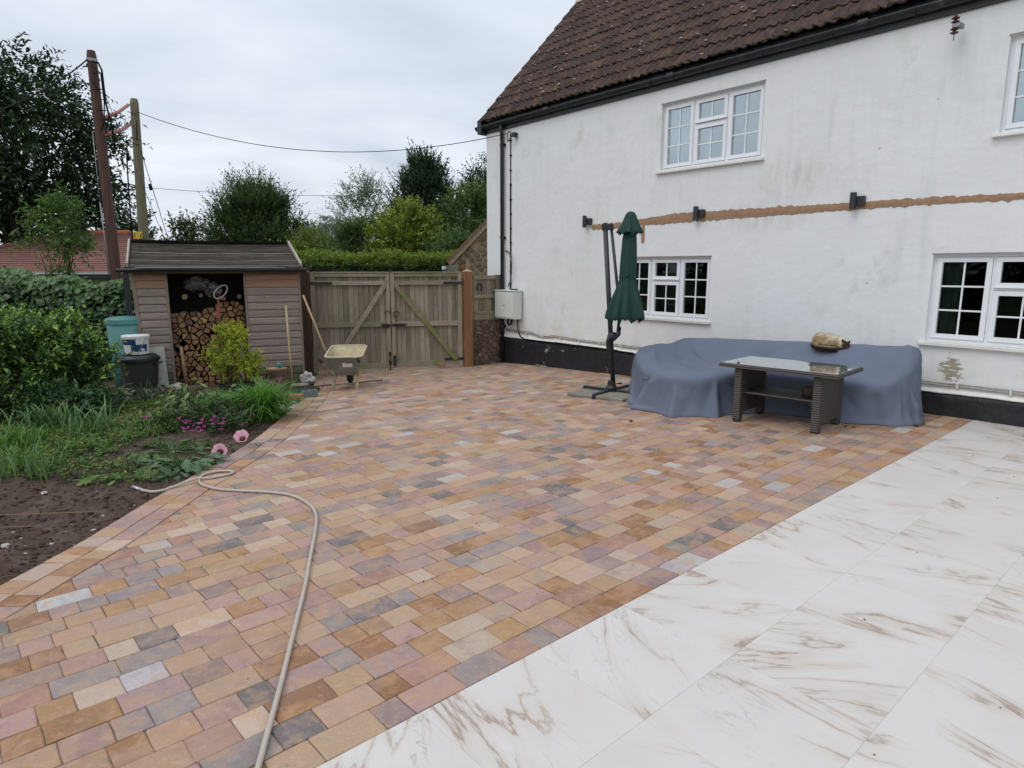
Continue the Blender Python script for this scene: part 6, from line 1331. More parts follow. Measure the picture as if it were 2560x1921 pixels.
# ------------------------------------------------------------------ sleeping cat
def cat():
    bm = bmesh.new()
    def el(c, r, rz=0, ry=0):
        m_ = Mrt(c, rz=rz, ry=ry) @ Matrix.Diagonal((*r, 1)); bmesh.ops.create_icosphere(bm, subdivisions=3, radius=1, matrix=m_)
    el((-.035, .0, .078), (.145, .105, .080)); el((-.105, -.015, .085), (.088, .098, .082)); el((.065, .01, .072), (.095, .088, .068)); el((.115, -.01, .062), (.066, .064, .054))
    el((.158, -.045, .060), (.050, .046, .042)); el((.182, -.078, .046), (.026, .024, .020)); el((-.13, -.055, .045), (.058, .055, .045)); el((.10, -.085, .026), (.06, .022, .020)); el((.15, -.09, .022), (.035, .018, .016))
    for (a, b, c, ry) in ((.130, -.050, .108, -.30), (.196, -.044, .100, .45)):
        bmesh.ops.create_cone(bm, cap_ends=True, segments=10, radius1=.026, radius2=.004, depth=.062, matrix=Mrt((a, b, c), ry=ry) @ Matrix.Diagonal((1, .45, 1, 1)))
    T_ = [(-.165, -.02, .035), (-.17, -.08, .03), (-.13, -.125, .028), (-.05, -.14, .026), (.04, -.135, .025), (.09, -.125, .024)]
    for p, q in zip(T_, T_[1:]):
        for i in range(4): f = i / 4; c = Vector(p).lerp(Vector(q), f); bmesh.ops.create_icosphere(bm, subdivisions=2, radius=.027, matrix=Matrix.Translation(c))
    me = bpy.data.meshes.new('tmp'); bm.to_mesh(me); bm.free(); ob = bpy.data.objects.new('tmp', me); COL.objects.link(ob)
    rm_ = ob.modifiers.new('r', 'REMESH'); rm_.mode = 'VOXEL'; rm_.voxel_size = .0065; sm_ = ob.modifiers.new('s', 'SMOOTH'); sm_.iterations = 3; sm_.factor = .5
    dg = bpy.context.evaluated_depsgraph_get(); me2 = bpy.data.meshes.new_from_object(ob.evaluated_get(dg)); bpy.data.objects.remove(ob); return me2
def catcol(p):
    x, y, z = p; cream = Vector((.70, .58, .42)); tan = Vector((.50, .34, .20)); dark = Vector((.055, .035, .03)); white = Vector((.72, .65, .54))
    c = cream.lerp(tan, max(0, min(1, .35 + 1.8 * mnoise.noise(Vector(p) * 16)))); c = c.lerp(white, max(0, min(1, (z - .105) * 18 + (x - .03) * 4)))
    d = (Vector(p) - Vector((.172, -.062, .055))).length; k = max(0, min(1, (.062 - d) / .022)); k = max(k, 1 if z > .092 and x > .115 and y < -.02 else 0)
    k = max(k, max(0, min(1, (.058 - z) / .02)) if y < -.045 else 0); k = max(k, max(0, min(1, (.03 - z) / .012))); c = c.lerp(dark, k); return c
me = cat(); me.name = 'cat'; me.materials.append(attr_mat('cat_fur_skin', .95, .3, 90, .1)); me.polygons.foreach_set('use_smooth', [True] * len(me.polygons))
at = me.color_attributes.new('Col', 'FLOAT_COLOR', 'POINT'); at.data.foreach_set('color', np.array([(*catcol(v.co), 1) for v in me.vertices], dtype=np.float32).ravel())
ct = Vector((*wallxy(1.40, -.56), .728)); c_o = bpy.data.objects.new('cat', me); COL.objects.link(c_o); c_o.location = ct; c_o.rotation_euler = (R(10), R(3), R(-36)); c_o.scale = (1.02, 1, 1.0); tag(c_o, 'cream long-haired cat with dark face curled asleep on the sofa cover', 'cat')
rg_ = np.random.RandomState(5); vi = rg_.choice(len(me.vertices), 6500); ps_ = np.array([me.vertices[int(i)].co for i in vi]); nn_ = np.array([me.vertices[int(i)].normal for i in vi])
dd = unit(nn_ * .55 + np.array([-.5, -.25, -.35]) + rg_.normal(size=nn_.shape) * .28); cc = np.array([tuple(catcol(p)) for p in ps_]) * rg_.uniform(.7, 1.25, (len(ps_), 1))
hd_ = (ps_[:, 0] > .10) ; sz = np.where(hd_, .011, .026) * rg_.uniform(.6, 1.2, len(ps_))
fm = leafmesh('fur', ps_, dd, nn_, sz, np.clip(cc, .01, .9), M['leaf'], .13, 0, .1); fo = bpy.data.objects.new('fur', fm); link(fo, c_o); fo['kind'] = 'stuff'

# ------------------------------------------------------------------ cantilever parasol, closed
UC = (1.42, 9.20); uz = gz(*UC)
slab_d = 'grey-green concrete slab weighing down the parasol base, '
for k, (an, w_) in enumerate(((185, 'the one on the left'), (275, 'the one at the front'), (5, 'the one tucked behind the sofa cover'), (95, 'the one at the back nearest the wall'))):
    x = UC[0] + .325 * math.cos(R(an)); y = UC[1] + .325 * math.sin(R(an)); o = MB().box(-.222, .222, -.222, .222, 0, .042).build('base_slab', M['concrete'], bevel=.005); place(o, Mrt((x, y, gz(x, y) + .001), rz=R(50))); tag(o, slab_d + w_, 'paving slab', 'slabs weighing down the parasol')
t = thing('parasol', 'closed dark green cantilever parasol leaning slightly on a cross base', 'parasol', (UC[0], UC[1], uz))
for an in (-40, 50):
    a = Vector((math.cos(R(an)), math.sin(R(an)), 0)) * .47; MB().bar(tuple(-a + Vector((0, 0, .064 + (.0 if an < 0 else .0005)))), tuple(a + Vector((0, 0, .064))), .042, .034, (0, 0, 1)).build('cross_arm', M['greymetal'], t, bevel=.003)
    for s in (-1, 1): p = a * s * .98; MB().box(p.x - .022, p.x + .022, p.y - .022, p.y + .022, .0, .048).build('arm_foot', M['blackplastic'], t)
autosmooth(MB().lathe([(0, .06), (.085, .062), (.088, .10), (.062, .13), (.052, .20), (.0, .20)], 24).build('base_hub', M['blackplastic'], t), 30)
MB().tube([(.08, .03, .15), (.13, .03, .155)], .012, 6).blob((.14, .03, .155), .018, 1, 0, 1).build('clamp_knob', M['blackplastic'], t, smooth=True)
u3 = lambda x, y, z: (x - UC[0], y - UC[1], z - uz)
base = Vector(u3(1.45, 9.22, -.02)); topm = Vector(u3(1.285, 9.30, 2.285))
MB().tube([base, topm], .034, 16).build('mast', M['greymetal'], t, smooth=True)
MB().bar(tuple(topm + Vector((-.04, .01, -.06))), tuple(topm + Vector((.115, -.03, -.05))), .07, .09, (0, 0, 1)).build('top_joint', M['blackplastic'], t, bevel=.01)
MB().tube([topm + Vector((.085, -.02, -.06)), Vector(u3(1.475, 9.22, 1.35)), Vector(u3(1.50, 9.20, .92)), Vector(u3(1.485, 9.19, .80))], .021, 12).build('arm', M['greymetal'], t, smooth=True)
mb = MB(); mb.tube([Vector(u3(1.50, 9.17, .86)), Vector(u3(1.49, 9.17, .76)), Vector(u3(1.42, 9.16, .70)), Vector(u3(1.36, 9.15, .72)), Vector(u3(1.335, 9.14, .66)), Vector(u3(1.345, 9.14, .53)), Vector(u3(1.37, 9.14, .515))], [.03, .036, .045, .04, .022, .018, .016], 12); mb.blob(u3(1.42, 9.18, .735), .065, 3, .05, 2, .85); mb.build('crank_housing', M['blackplastic'], t, smooth=True)
def canopy(prof, cx, seed, folds, amp):
    mb = MB(); seg = 96; vv = []
    for j, (z, r) in enumerate(prof):
        for k in range(seg):
            a = 2 * math.pi * k / seg; kk = amp(z); f = (abs(math.sin(a * folds / 2 + .35 * math.sin(z * 3 + seed))) ** .7) * 2 - 1; f2 = mnoise.noise(Vector((math.cos(a) * 3, math.sin(a) * 3, z * 1.3 + seed)))
            q = r * (1 + kk * (f * .6 + f2 * .9)); c_ = cx(z); vv.append((c_[0] + q * math.cos(a), c_[1] + q * math.sin(a) * .82, z + (.035 * f2 + .03 * f if j == len(prof) - 1 else 0)))
    n = len(prof); mb.add(vv, [(i * seg + k, i * seg + (k + 1) % seg, (i + 1) * seg + (k + 1) % seg, (i + 1) * seg + k) for i in range(n - 1) for k in range(seg)]); return mb
cxf = lambda z: u3(1.605 - .025 * (2.4 - z) / 1.4, 9.12, 0)[:2]
lo = [(2.16, .075), (2.08, .092), (1.95, .100), (1.80, .108), (1.68, .112), (1.59, .112), (1.555, .108), (1.52, .110), (1.46, .125), (1.38, .150), (1.28, .180), (1.17, .215), (1.08, .243), (1.02, .256), (.985, .255), (.95, .235)]
lo = [(z - uz, r) for z, r in lo]
cn = canopy(lo, lambda z: cxf(z + uz), 2.0, 9, lambda z: .10 + .22 * sm(1.50 - uz, 1.1 - uz, z) - .02).build('canopy', M['canopy'], t, smooth=True)
up = [(2.425, .012), (2.415, .045), (2.38, .072), (2.31, .098), (2.24, .125), (2.18, .152), (2.145, .168), (2.125, .160)]; up = [(z - uz, r) for z, r in up]
canopy(up, lambda z: cxf(z + uz), 5.0, 8, lambda z: .22 * sm(2.42 - uz, 2.14 - uz, z)).build('canopy_cap', M['canopy'], t, smooth=True)
st_ = canopy([(1.585 - uz, .117), (1.555 - uz, .1145), (1.525 - uz, .117)], lambda z: cxf(z + uz), 2.0, 9, lambda z: .06).build('tie_strap', M['canopy'], t, smooth=True)
MB().tube([u3(1.58, 9.12, 1.0), u3(1.60, 9.12, 2.38)], .018, 8).build('canopy_pole', M['greymetal'], t, smooth=True)

# ------------------------------------------------------------------ near planting
def blades(rg_, roots, h, w, lean, cols, name, parent, kind='stuff', mat='leaf', curl=.8, seg=5):
    n = len(roots); a = rg_.uniform(0, 2 * math.pi, n); D = np.stack([np.cos(a), np.sin(a), np.zeros(n)], 1); S = np.stack([-np.sin(a), np.cos(a), np.zeros(n)], 1); V = []; 
    L_ = h * rg_.uniform(.55, 1.15, n); le = lean * rg_.uniform(.3, 1.4, n)
    for i in range(seg + 1):
        t_ = i / seg; hz2 = np.sin(np.minimum(t_ * (1 + curl * le), 2.4) * .95) / .95; out_ = le * t_ ** 1.6
        c = roots + D * (L_ * out_)[:, None] + np.array([0, 0, 1]) * (L_ * hz2 * np.sqrt(np.maximum(.15, 1 - (le * .5) ** 2)))[:, None]; ww = w * (1 - t_ ** 1.8) * (.6 + .6 * min(1, t_ * 3)) * .5 + .0006
        V += [c - S * ww, c + S * ww]
    V = np.stack(V, 1).reshape(-1, 3); k = 2 * (seg + 1); base_ = (np.arange(n) * k)[:, None]
    F = np.concatenate([base_ + np.array([2 * i, 2 * i + 1, 2 * i + 3, 2 * i + 2]) for i in range(seg)], 1).reshape(-1).astype(np.int32)
    me = bpy.data.meshes.new(name); me.vertices.add(len(V)); me.vertices.foreach_set('co', V.astype(np.float32).ravel()); me.loops.add(len(F)); me.loops.foreach_set('vertex_index', F); me.polygons.add(len(F) // 4); me.polygons.foreach_set('loop_start', np.arange(len(F) // 4, dtype=np.int32) * 4); me.update(calc_edges=True)
    me.materials.append(M[mat]); C = np.repeat(np.concatenate([cols, np.ones((n, 1))], 1), k, axis=0).astype(np.float32); at = me.color_attributes.new('Col', 'FLOAT_COLOR', 'POINT'); at.data.foreach_set('color', C.ravel()); me.validate()
    o = bpy.data.objects.new(name, me); link(o, parent)
    if kind: o['kind'] = kind
    return o
def colv(rg_, n, a, b): k = rg_.uniform(size=(n, 1)); return np.array(a) * (1 - k) + np.array(b) * k
tree('laurel_shrub', 'large dense green shrub with bright new shoots in front of the ivy', 'shrub', (-6.25, 8.35, zb_(-6.2, 8.35)), (-6.72, 8.35, .36), (1.42, .80, .66), 175, 13, 12, .080, (.042, .092, .024), (.30, .46, .08), 80, .85, .0, .34, .02, None, .20, .75, .46, mat='leafgloss', tipk=.60, trunks=6, parts=300, cvar=.35, tipsize=.9)
tree('laurel_shrub', 'darker rounded shrub continuing past the left edge of the view', 'shrub', (-7.9, 8.0, zb_(-7.9, 8.0)), (-8.2, 8.0, .3), (1.0, .8, .66), 70, 12, 12, .085, (.03, .065, .018), (.20, .32, .06), 81, .5, .0, .30, .02, None, .22, .75, .44, mat='leafgloss', tipk=.7, trunks=4)
tree('glossy_bush', 'glossy dark leaved bush low at the right foot of the big green shrub', 'shrub', (-5.45, 7.95, zb_(-5.45, 7.95)), (-5.45, 7.9, .02), (.40, .40, .24), 36, 10, 10, .075, (.035, .08, .03), (.12, .22, .065), 82, .5, .1, .22, .01, None, .25, .8, .36, mat='leafgloss', trunks=3)
# pot with golden choisya
PO = (-4.14, 9.72); pz = zb_(*PO) - .01; t = thing('plant_pot', 'wide black plastic plant pot holding the yellow shrub', 'plant pot', (PO[0], PO[1], pz))
autosmooth(MB().lathe([(0, 0), (.21, 0), (.25, .20), (.262, .20), (.265, .235), (.245, .238), (.238, .19), (0, .19)], 32).build('pot_body', M['pot'], t), 35)
MB().lathe([(0, .205), (.24, .200)], 24).build('compost', M['soil'], t)
tree('golden_choisya', 'bright yellow-green shrub with starry leaves growing in the black pot', 'shrub', (PO[0], PO[1], pz + .19), (PO[0] - .02, PO[1], pz + .66), (.36, .28, .38), 44, 9, 12, .062, (.16, .23, .028), (.62, .60, .06), 83, .45, .1, .16, .010, None, .24, .85, .30, tipk=.15, trunks=5, shapefn=upright, parts=300)
MB().tube([(0, 0, 0), (-.02, 0, .25), (.03, -.02, .5)], .012, 6)
# peony / hellebore like plant with dark drooping leaves
def lobed():
    mb = MB(); mb.add([(0, 0, 0), (-.16, .25, .02), (-.30, .32, 0), (-.20, .45, .02), (-.34, .62, -.02), (-.16, .66, .01), (-.18, .86, -.04), (0, 1, -.08), (.18, .86, -.04), (.16, .66, .01), (.34, .62, -.02), (.20, .45, .02), (.30, .32, 0), (.16, .25, .02), (0, .5, .01)], [(14, i, i + 1) for i in range(13)] + [(14, 13, 0)]); return mb
def rosette(name, label, cat_, x, y, n, size, h, c1, c2, seed, shape=lobed, mat='leaf', spread=.35, stemcol=(.06, .1, .03), droop=.35):
    rg_ = np.random.RandomState(seed); z0 = zb_(x, y); t = thing(name, label, cat_, (x, y, z0)); sb = MB(); P_, D_, N_, S_ = [], [], [], []
    for i in range(n):
        a = rg_.uniform(0, 2 * math.pi); rr_ = spread * math.sqrt(rg_.uniform(.02, 1)); hh = h * rg_.uniform(.35, 1.0) * (1.1 - .6 * rr_ / spread); p = Vector((rr_ * math.cos(a), rr_ * math.sin(a), hh)); b = Vector((p.x * .15, p.y * .15, 0))
        sb.tube([b, b.lerp(p, .5) + Vector((0, 0, hh * .12)), p], [.005, .004, .003], 4, cap=False); P_.append(p); D_.append(unit(np.array([math.cos(a) + rg_.normal() * .4, math.sin(a) + rg_.normal() * .4, -droop + rg_.normal() * .3]))); N_.append(unit(np.array([rg_.normal() * .3, rg_.normal() * .3, 1]))); S_.append(size * rg_.uniform(.6, 1.15))
    sb.build('stem', surf('soft_stem', stemcol, stemcol, 5, .7) if 'soft_stem' not in bpy.data.materials else bpy.data.materials['soft_stem'], t, smooth=True)
    leafparts(t, np.array(P_), np.array(D_), np.array(N_), np.array(S_), colv(rg_, n, c1, c2), shape, mat); return t
rosette('peony_plant', 'dark leaved plant with drooping dull leaves before the white board', 'plant', -5.28, 9.25, 70, .15, .42, (.022, .045, .022), (.055, .085, .045), 84, lambda: ovleaf(.36), 'leafgloss', .36, droop=.6)
rosette('poppy_plant', 'grey-green lobed poppy leaves sprawling by the coil of hose', 'plant', -2.98, 5.72, 90, .15, .13, (.085, .15, .085), (.13, .21, .10), 85, lobed, 'leaf', .30)
rosette('poppy_plant', 'yellowish green lobed leaves left of the poppy by the hose end', 'plant', -3.42, 5.50, 42, .14, .09, (.11, .16, .04), (.17, .23, .05), 86, lobed, 'leaf', .28)
rosette('lobed_weed', 'low lobed leaves between the poppy and the magenta flowers', 'plant', -3.35, 6.25, 60, .11, .10, (.06, .11, .04), (.12, .17, .05), 87, lobed, 'leaf', .34)
rosette('borage_plant', 'pale yellow-green sprawling plant below the left shed panel', 'plant', -4.30, 8.55, 150, .13, .42, (.085, .14, .045), (.24, .30, .10), 88, lambda: ovleaf(.40), 'leaf', .48, droop=.5)
rosette('borage_plant', 'grey-green felted plant right against the black pot', 'plant', -3.98, 8.95, 60, .13, .30, (.10, .16, .07), (.20, .26, .14), 89, lambda: ovleaf(.34), 'leaf', .28)
rosette('yellowed_plant', 'yellowing leafy plant at the far side of the bare soil', 'plant', -4.45, 7.75, 80, .10, .16, (.12, .15, .03), (.26, .22, .05), 90, lambda: ovleaf(.5), 'leaf', .40)
tree('magenta_geranium', 'low mound of small leaves carrying magenta flowers', 'plant', (-3.50, 7.45, zb_(-3.5, 7.45)), (-3.50, 7.45, zb_(-3.5, 7.45) + .10), (.62, .48, .16), 60, 9, 9, .045, (.045, .080, .026), (.10, .15, .05), 91, .5, .2, .14, 0, None, .25, .9, .6, parts=300)
def flowers(parent, pts, size, col, eye, name='flower'):
    mb = MB(); 
    for k in range(5):
        a = 2 * math.pi * k / 5; d = Vector((math.cos(a), math.sin(a), 0)); s = Vector((-d.y, d.x, 0)); mb.add([d * .05, d * .55 + s * .34 + Vector((0, 0, .12)), d * 1.0 + s * .18 + Vector((0, 0, .10)), d * 1.0 - s * .18 + Vector((0, 0, .10)), d * .55 - s * .34 + Vector((0, 0, .12))], [(0, 1, 2, 3, 4)])
    me = mb.mesh(name, M['petal'], col=col); rgf = random.Random(3)
    for p in pts:
        o = bpy.data.objects.new(name, me); o.parent = parent; COL.objects.link(o); s = size * rgf.uniform(.7, 1.2); o.matrix_local = Mrt(p, rz=rgf.uniform(0, 6), rx=rgf.uniform(-.2, 1.0)) @ Matrix.Diagonal((s, s, s, 1))
ger = [o for o in bpy.data.objects if o.name.startswith('magenta_geranium')][0]; gb = Vector(ger.location); rgf = random.Random(8)
FP = []
for (x, y, n, sp) in ((-3.62, 7.15, 9, .10), (-3.28, 7.35, 10, .09), (-3.22, 7.0, 11, .10), (-3.42, 6.80, 14, .08), (-3.30, 6.62, 9, .07), (-3.02, 7.05, 5, .06), (-3.75, 7.55, 6, .08), (-3.98, 6.95, 4, .05), (-3.5, 7.3, 8, .25)):
    for i in range(n): fx, fy_ = x + rgf.gauss(0, sp), y + rgf.gauss(0, sp); FP.append((fx - gb.x, fy_ - gb.y, zb_(fx, fy_) + rgf.uniform(.09, .24) - gb.z))
flowers(ger, FP, .022, (.47, .045, .30), None)
sp_ = thing('pink_campion', 'single stems of pink flowers between pot and chopping block', 'plant', (-3.62, 9.45, zb_(-3.62, 9.45)))
mb = MB(); pp = []
for i in range(9):
    a, b, h = rgf.uniform(-.14, .22), rgf.uniform(-.12, .12), rgf.uniform(.20, .34); mb.tube([(a * .6, b * .6, 0), (a, b, h)], .003, 4, cap=False); pp += [(a + rgf.gauss(0, .012), b + rgf.gauss(0, .012), h + rgf.gauss(0, .01)) for _ in range(4)]
mb.build('stem', bpy.data.materials['soft_stem'], sp_); flowers(sp_, pp, .020, (.50, .07, .30), None)
# arching grass clump by the paving edge
rg_ = np.random.RandomState(92); x, y = -3.12, 8.0; t = thing('day_lily_clump', 'bright green arching grassy clump at the paving edge', 'plant', (x, y, zb_(x, y))); n = 700
roots = np.stack([rg_.normal(size=n) * .085, rg_.normal(size=n) * .10, np.zeros(n)], 1); blades(rg_, roots, .46, .013, 1.35, colv(rg_, n, (.06, .165, .022), (.14, .30, .045)), 'blade', t)
t = thing('bushy_green_plant', 'fine leaved bright green plant left of the arching grassy clump', 'plant', (-3.55, 8.25, zb_(-3.55, 8.25))); n = 900
roots = np.stack([rg_.normal(size=n) * .17, rg_.normal(size=n) * .16, np.zeros(n)], 1); blades(rg_, roots, .27, .012, .7, colv(rg_, n, (.055, .145, .024), (.14, .27, .045)), 'blade', t)
# tufts of long grass and day lily leaves at the left
spots = [(-5.3, 7.35, .30, 130, .020, 'long bluish green strap leaved tuft at the foot of the big shrub'), (-4.62, 7.0, .36, 50, .020, 'lone tuft of pale arching leaves nearest the bare soil'), (-5.9, 6.9, .30, 140, .016, 'tall grass tuft at the far left under the shrub'), (-5.0, 6.4, .22, 140, .014, 'grassy tuft in the middle of the weeds'), (-4.5, 5.65, .20, 90, .013, 'grass tuft leaning over the soil at the left'), (-5.4, 5.9, .26, 140, .014, 'thick grass tuft near the left edge'), (-4.15, 5.45, .24, 60, .012, 'dark bluish flattened tuft closest to the bare soil'), (-6.1, 6.3, .28, 130, .014, 'outermost grass tuft at the left edge')]
for i, (x, y, h, n, w, lab_) in enumerate(spots):
    t = thing('grass_tuft', lab_, 'grass tuft', (x, y, zb_(x, y)), group='grass tufts in the left border'); roots = np.stack([rg_.normal(size=n) * .12, rg_.normal(size=n) * .12, np.zeros(n)], 1)
    blades(rg_, roots, h, w, .75, colv(rg_, n, (.065, .14, .055), (.17, .26, .11)) if i in (0, 1, 6) else colv(rg_, n, (.065, .145, .028), (.155, .27, .055)), 'blade', t)
# weeds carpeting the soil (nobody could count them)
n = 9000; X = rg_.uniform(-7.2, -3.0, n); Y = rg_.uniform(4.6, 9.4, n)
dens = np.array([(.5 + nz(a, b, .9, 3) * 1.2 + nz(a, b, 2.6, 8) * .8) + (.75 if a < -4.35 - .35 * (5.6 - b) and b > 5.0 else 0) - (.9 if (b < 5.3 and a > -4.6) else 0) - (.65 if (a > -3.9 and 5.9 < b < 7.0) else 0) for a, b in zip(X, Y)])
kk = (rg_.uniform(size=n) < np.clip(dens, 0, 1)) & np.array([a < curbx(b) - .03 for a, b in zip(X, Y)]); X, Y = X[kk], Y[kk]
wd_ = MB(); PP, DD, NN, SS, CC = [], [], [], [], []
for a, b in zip(X, Y):
    z = bedz(a, b); m_ = rg_.randint(4, 9); hh = rg_.uniform(.01, .09); tone = rg_.uniform(.6, 1.3); yel = rg_.uniform() < .12
    for _ in range(m_):
        q = rg_.uniform(0, 2 * math.pi); PP.append((a + rg_.normal() * .012, b + rg_.normal() * .012, z + hh * rg_.uniform(.2, 1))); DD.append((math.cos(q), math.sin(q), rg_.uniform(-.1, .6))); SS.append(rg_.uniform(.025, .06)); CC.append(np.array((.24, .22, .045) if yel else (.085, .155, .036)) * tone); NN.append((rg_.normal() * .2, rg_.normal() * .2, 1))
o = bpy.data.objects.new('weeds', leafmesh('weeds', np.array(PP), unit(np.array(DD)), unit(np.array(NN)), np.array(SS), np.clip(np.array(CC), 0, 1), M['leaf'], .5)); link(o); tag(o, 'low green and yellowing weeds carpeting the border soil', 'weeds', kind='stuff')
n = 2600; X = rg_.uniform(-6.6, -3.9, n); Y = rg_.uniform(5.1, 7.8, n); k_ = (X < -4.25 - .3 * (5.6 - Y)) & (rg_.uniform(size=n) < .8); X, Y = X[k_], Y[k_]; n = len(X)
o = blades(rg_, np.stack([X, Y, np.array([bedz(a, b) for a, b in zip(X, Y)])], 1), .12, .009, .9, colv(rg_, n, (.06, .135, .028), (.16, .25, .06)), 'rough_grass', None); tag(o, 'rough grass growing among the weeds of the left border', 'grass', kind='stuff')
# clods, stones and dead stalks on the bare soil
cb = MB(); cols = []; rb_ = random.Random(30)
for i in range(7000):
    y = 2.4 + 6.8 * rb_.random() ** 1.6; x = curbx(y) - abs(rb_.gauss(0, 1.1)) - .015
    if x < -6: continue
    s = rb_.choice([.004, .005, .006, .008, .010, .016]) * rb_.uniform(.7, 1.4); n0 = len(cb.v); cb.blob((x, y, bedz(x, y) + s * .1), s, i, .7, 1, .6); pale = rb_.random() < .02; c = (.42, .36, .30) if pale else random.Random(i).choice([(.075, .046, .031), (.06, .037, .025), (.095, .06, .040), (.05, .031, .022)]); cols += [(*c, 1)] * (len(cb.v) - n0)
o = cb.build('soil_crumbs', M['clod'], None, kind='stuff'); at = o.data.color_attributes.new('Col', 'FLOAT_COLOR', 'POINT'); at.data.foreach_set('color', np.array(cols, dtype=np.float32).ravel()); tag(o, 'loose crumbs of dark soil and grit in the border', 'soil')
for i, (x, y, s, lab_) in enumerate(((-3.22, 3.92, .034, 'largest pale flint stone on the bare soil at lower left'), (-3.26, 3.60, .018, 'small round white pebble near the left edge'), (-3.0, 4.02, .019, 'flat pale pebble close to the edging blocks'), (-3.75, 5.02, .03, 'flat pinkish stone in the middle of the bare soil'), (-2.96, 6.35, .032, 'pale pointed stone above the pink poppies'), (-3.9, 5.75, .024, 'small buff stone between the weeds'))):
    o = MB().blob((0, 0, 0), s, i + 3, .5, 2, .6).build('pebble', M['sack'], smooth=False); o.scale = (1, 1, 1); place(o, Mrt((x, y, bedz(x, y) + s * .2), rz=i) @ Matrix.Scale(.75, 4)); tag(o, lab_, 'stone', 'pale stones on the bare soil')
for i, (pts, lab_) in enumerate((([(-3.75, 3.9), (-3.62, 4.15), (-3.42, 4.32), (-3.25, 4.36)], 'curved straw-coloured stalk lying on the soil at the left edge'), ([(-3.8, 4.42), (-3.4, 4.46), (-2.98, 4.56)], 'straight dry stalk lying across the bare soil'), ([(-3.42, 3.72), (-3.30, 3.74)], 'short broken twig near the left edge'))):
    mb = MB(); mb.tube([(x, y, bedz(x, y) + .018 + .02 * math.sin(j * 1.5)) for j, (x, y) in enumerate(pts)], .0026, 5); o = mb.build('dry_stalk', M['woodlight'], smooth=True); tag(o, lab_, 'stalk', 'dry stalks on the soil')
# pink poppies
def poppy(x, y, h, rz, tilt, label, s=1.0):
    z = zb_(x, y); t = thing('poppy_flower', label, 'flower', (x, y, z), rz, 'pink poppies at the paving edge'); rgp = random.Random(int(x * 100))
    MB().tube([(-.16, .03, .0), (-.08, .02, h * .55), (-.02, .0, h * .9), (0, 0, h)], .0035, 5, cap=False).build('stem', bpy.data.materials['soft_stem'], t)
    for k in range(6):
        a = 2 * math.pi * k / 6 + rgp.uniform(-.2, .2); nu, nv = 8, 6; wd = 1.6 if k % 2 else 1.4
        def f(u, v):
            an = a + (u - .5) * wd; r = (.010 + .058 * v ** .8 * (1 - .22 * (abs(u - .5) * 2) ** 2)) * s; zz = (.010 * v + .062 * v * v * (1 + .12 * math.sin(u * 9 + k)) + .004 * (k % 2)) * s
            return (r * math.cos(an), r * math.sin(an), zz)
        mb = MB(); mb.grid(f, nu, nv); me = mb.mesh('petal', M['petal'], smooth=True); at = me.color_attributes.new('Col', 'FLOAT_COLOR', 'POINT'); cols = []
        for j in range(nv + 1): q = j / nv; kk2 = max(0, min(1, (q - .22) / .15)); c = [(.16, .008, .035)[i] * (1 - kk2) + (.90, .62, .70)[i] * kk2 for i in range(3)]; cols += [(*c, 1)] * (nu + 1)
        at.data.foreach_set('color', np.array(cols, dtype=np.float32).ravel()); o = bpy.data.objects.new('petal', me); link(o, t); o.matrix_local = Mrt((0, 0, h), rx=tilt)
    o = MB().lathe([(0, 0), (.010, .0), (.013, .012), (.014, .02), (0, .024)], 12).build('seed_head', bpy.data.materials['soft_stem'], t, smooth=True); o.matrix_local = Mrt((0, 0, h), rx=tilt)
poppy(-2.82, 6.12, .075, R(20), R(62), 'open pink poppy lower left of the pair, leaning over the soil', 1.05)
poppy(-2.66 - .06, 6.42, .10, R(10), R(48), 'open pink poppy upper right of the pair, almost over the paving', 1.05)
# hose
HP = [(-3.04, 5.08), (-2.92, 5.04), (-2.85, 5.05), (-2.74, 5.16), (-2.64, 5.31), (-2.52, 5.40), (-2.45, 5.47), (-2.455, 5.54), (-2.52, 5.575), (-2.62, 5.55), (-2.68, 5.45), (-2.64, 5.30), (-2.55, 5.17), (-2.38, 5.05), (-2.18, 4.99), (-1.93, 4.94), (-1.73, 4.86), (-1.57, 4.71), (-1.44, 4.52), (-1.36, 4.32), (-1.29, 4.05), (-1.20, 3.65), (-1.12, 3.30), (-1.02, 2.80), (-.945, 2.42), (-.89, 2.12), (-.855, 1.92), (-.82, 1.65), (-.78, 1.3), (-.70, .8)]
def crom(p, k=5):
    out = []
    for i in range(len(p) - 1):
        a, b, c, d = [Vector(p[max(0, min(len(p) - 1, i + j))]) for j in (-1, 0, 1, 2)]
        for q in range(k): t_ = q / k; out.append(.5 * ((2 * b) + (-a + c) * t_ + (2 * a - 5 * b + 4 * c - d) * t_ ** 2 + (-a + 3 * b - 3 * c + d) * t_ ** 3))
    return out + [Vector(p[-1])]
hp = crom([(x, y, 0) for x, y in HP]); r = .0112; pts = []
for i, p in enumerate(hp):
    z = (gz(p.x, p.y) if p.x > curbx(p.y) else max(gz(p.x, p.y) - .01, bedz(p.x, p.y))) + r + .002
    if 14 <= i <= 22: z += .018 * math.sin((i - 14) / 8 * math.pi)
    pts.append(Vector((p.x, p.y, z)))
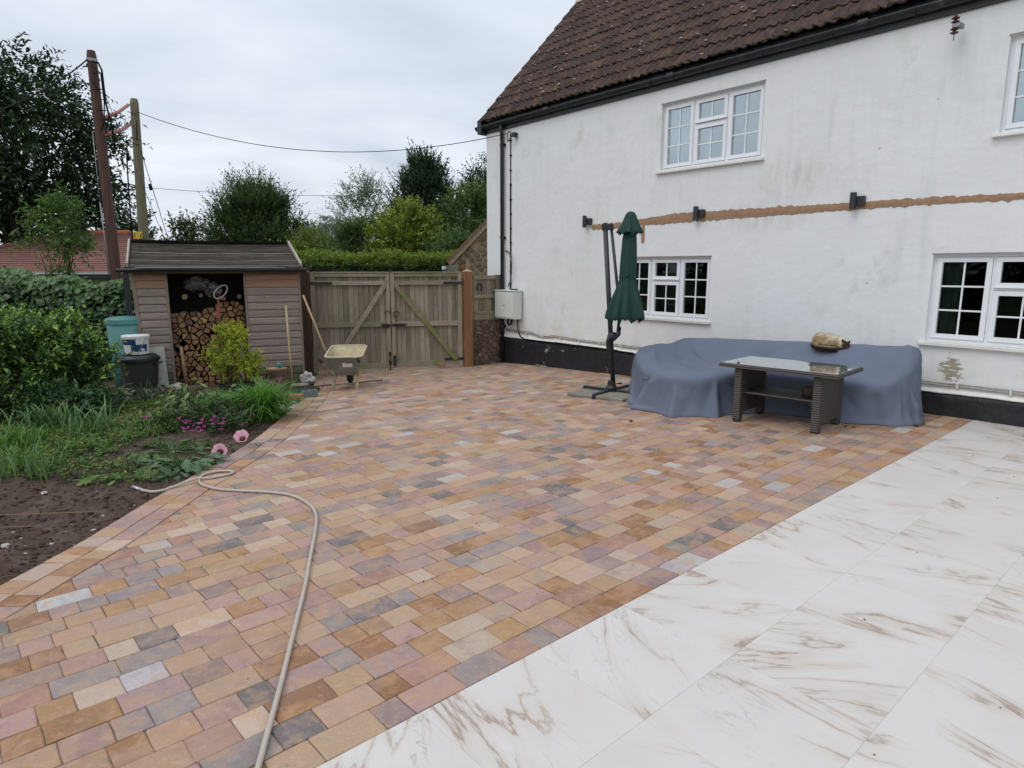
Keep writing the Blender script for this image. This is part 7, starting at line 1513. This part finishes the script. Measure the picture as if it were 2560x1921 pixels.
o = MB().tube(pts, r, 10).build('garden_hose', M['hose'], smooth=True); tag(o, 'long taupe garden hose looping at the border and running across the paving', 'hose')
MB().tube([pts[0] + (pts[0] - pts[3]).normalized() * .05, pts[0], pts[2]], .0135, 10).build('hose_connector', M['hosemetal'], o, smooth=True)
# litter on the paving
rb_ = random.Random(77)
for i, (x, y, lab_) in enumerate(((4.36, 6.86, 'curled brown leaf on the paving between sofa cover and tiles'), (1.37, 7.35, 'small dead leaf on the paving left of the table'), (-2.62, 6.55, 'dark crumb of soil on the edging blocks'))):
    mb = MB(); mb.grid(lambda u, v: ((u - .5) * .09 * (1 - (v - .5) ** 2), (v - .5) * .045 * math.sin(math.pi * min(1, u + .1)), .012 + .010 * math.sin(u * 7 + v * 4)), 8, 4); o = mb.build('dead_leaf', surf('dead_leaf', (.14, .08, .045), (.09, .05, .03), 30, .8) if 'dead_leaf' not in bpy.data.materials else bpy.data.materials['dead_leaf'], smooth=True); place(o, Mrt((x, y, gz(x, y)), rz=i * 1.3)); tag(o, lab_, 'leaf')
mb = MB()
for i in range(150):
    x, y = rb_.uniform(-2.6, 5.2), rb_.uniform(1.6, 12.5); q = Vector((x - P0[0], y - P0[1])).dot(Vector(tuple(nw)))
    if q > -.05: continue
    mb.blob((x, y, gz(x, y) + .002), rb_.uniform(.002, .006), i, .5, 1, .5)
for (x, y) in ((3.62, 6.92), (3.68, 6.86), (2.75, 7.75), (2.82, 7.7), (2.7, 7.85), (2.9, 7.8)): mb.blob((x, y, gz(x, y) + .003), rb_.uniform(.012, .02), 3, .5, 1, .5)
o = mb.build('paving_litter', M['rubber'], None, kind='stuff'); tag(o, 'tiny dark bits of grit and debris scattered over the paving', 'grit')
o = MB().box(-.14, .16, -.035, .02, 0, .03).build('loose_brick_piece', M['concrete'], bevel=.006); place(o, Mrt((*wallxy(7.15, -.10), gz(*wallxy(7.15, -.1)) + .002), rz=HRZ)); tag(o, 'loose strip of stone lying at the foot of the black plinth', 'stone')
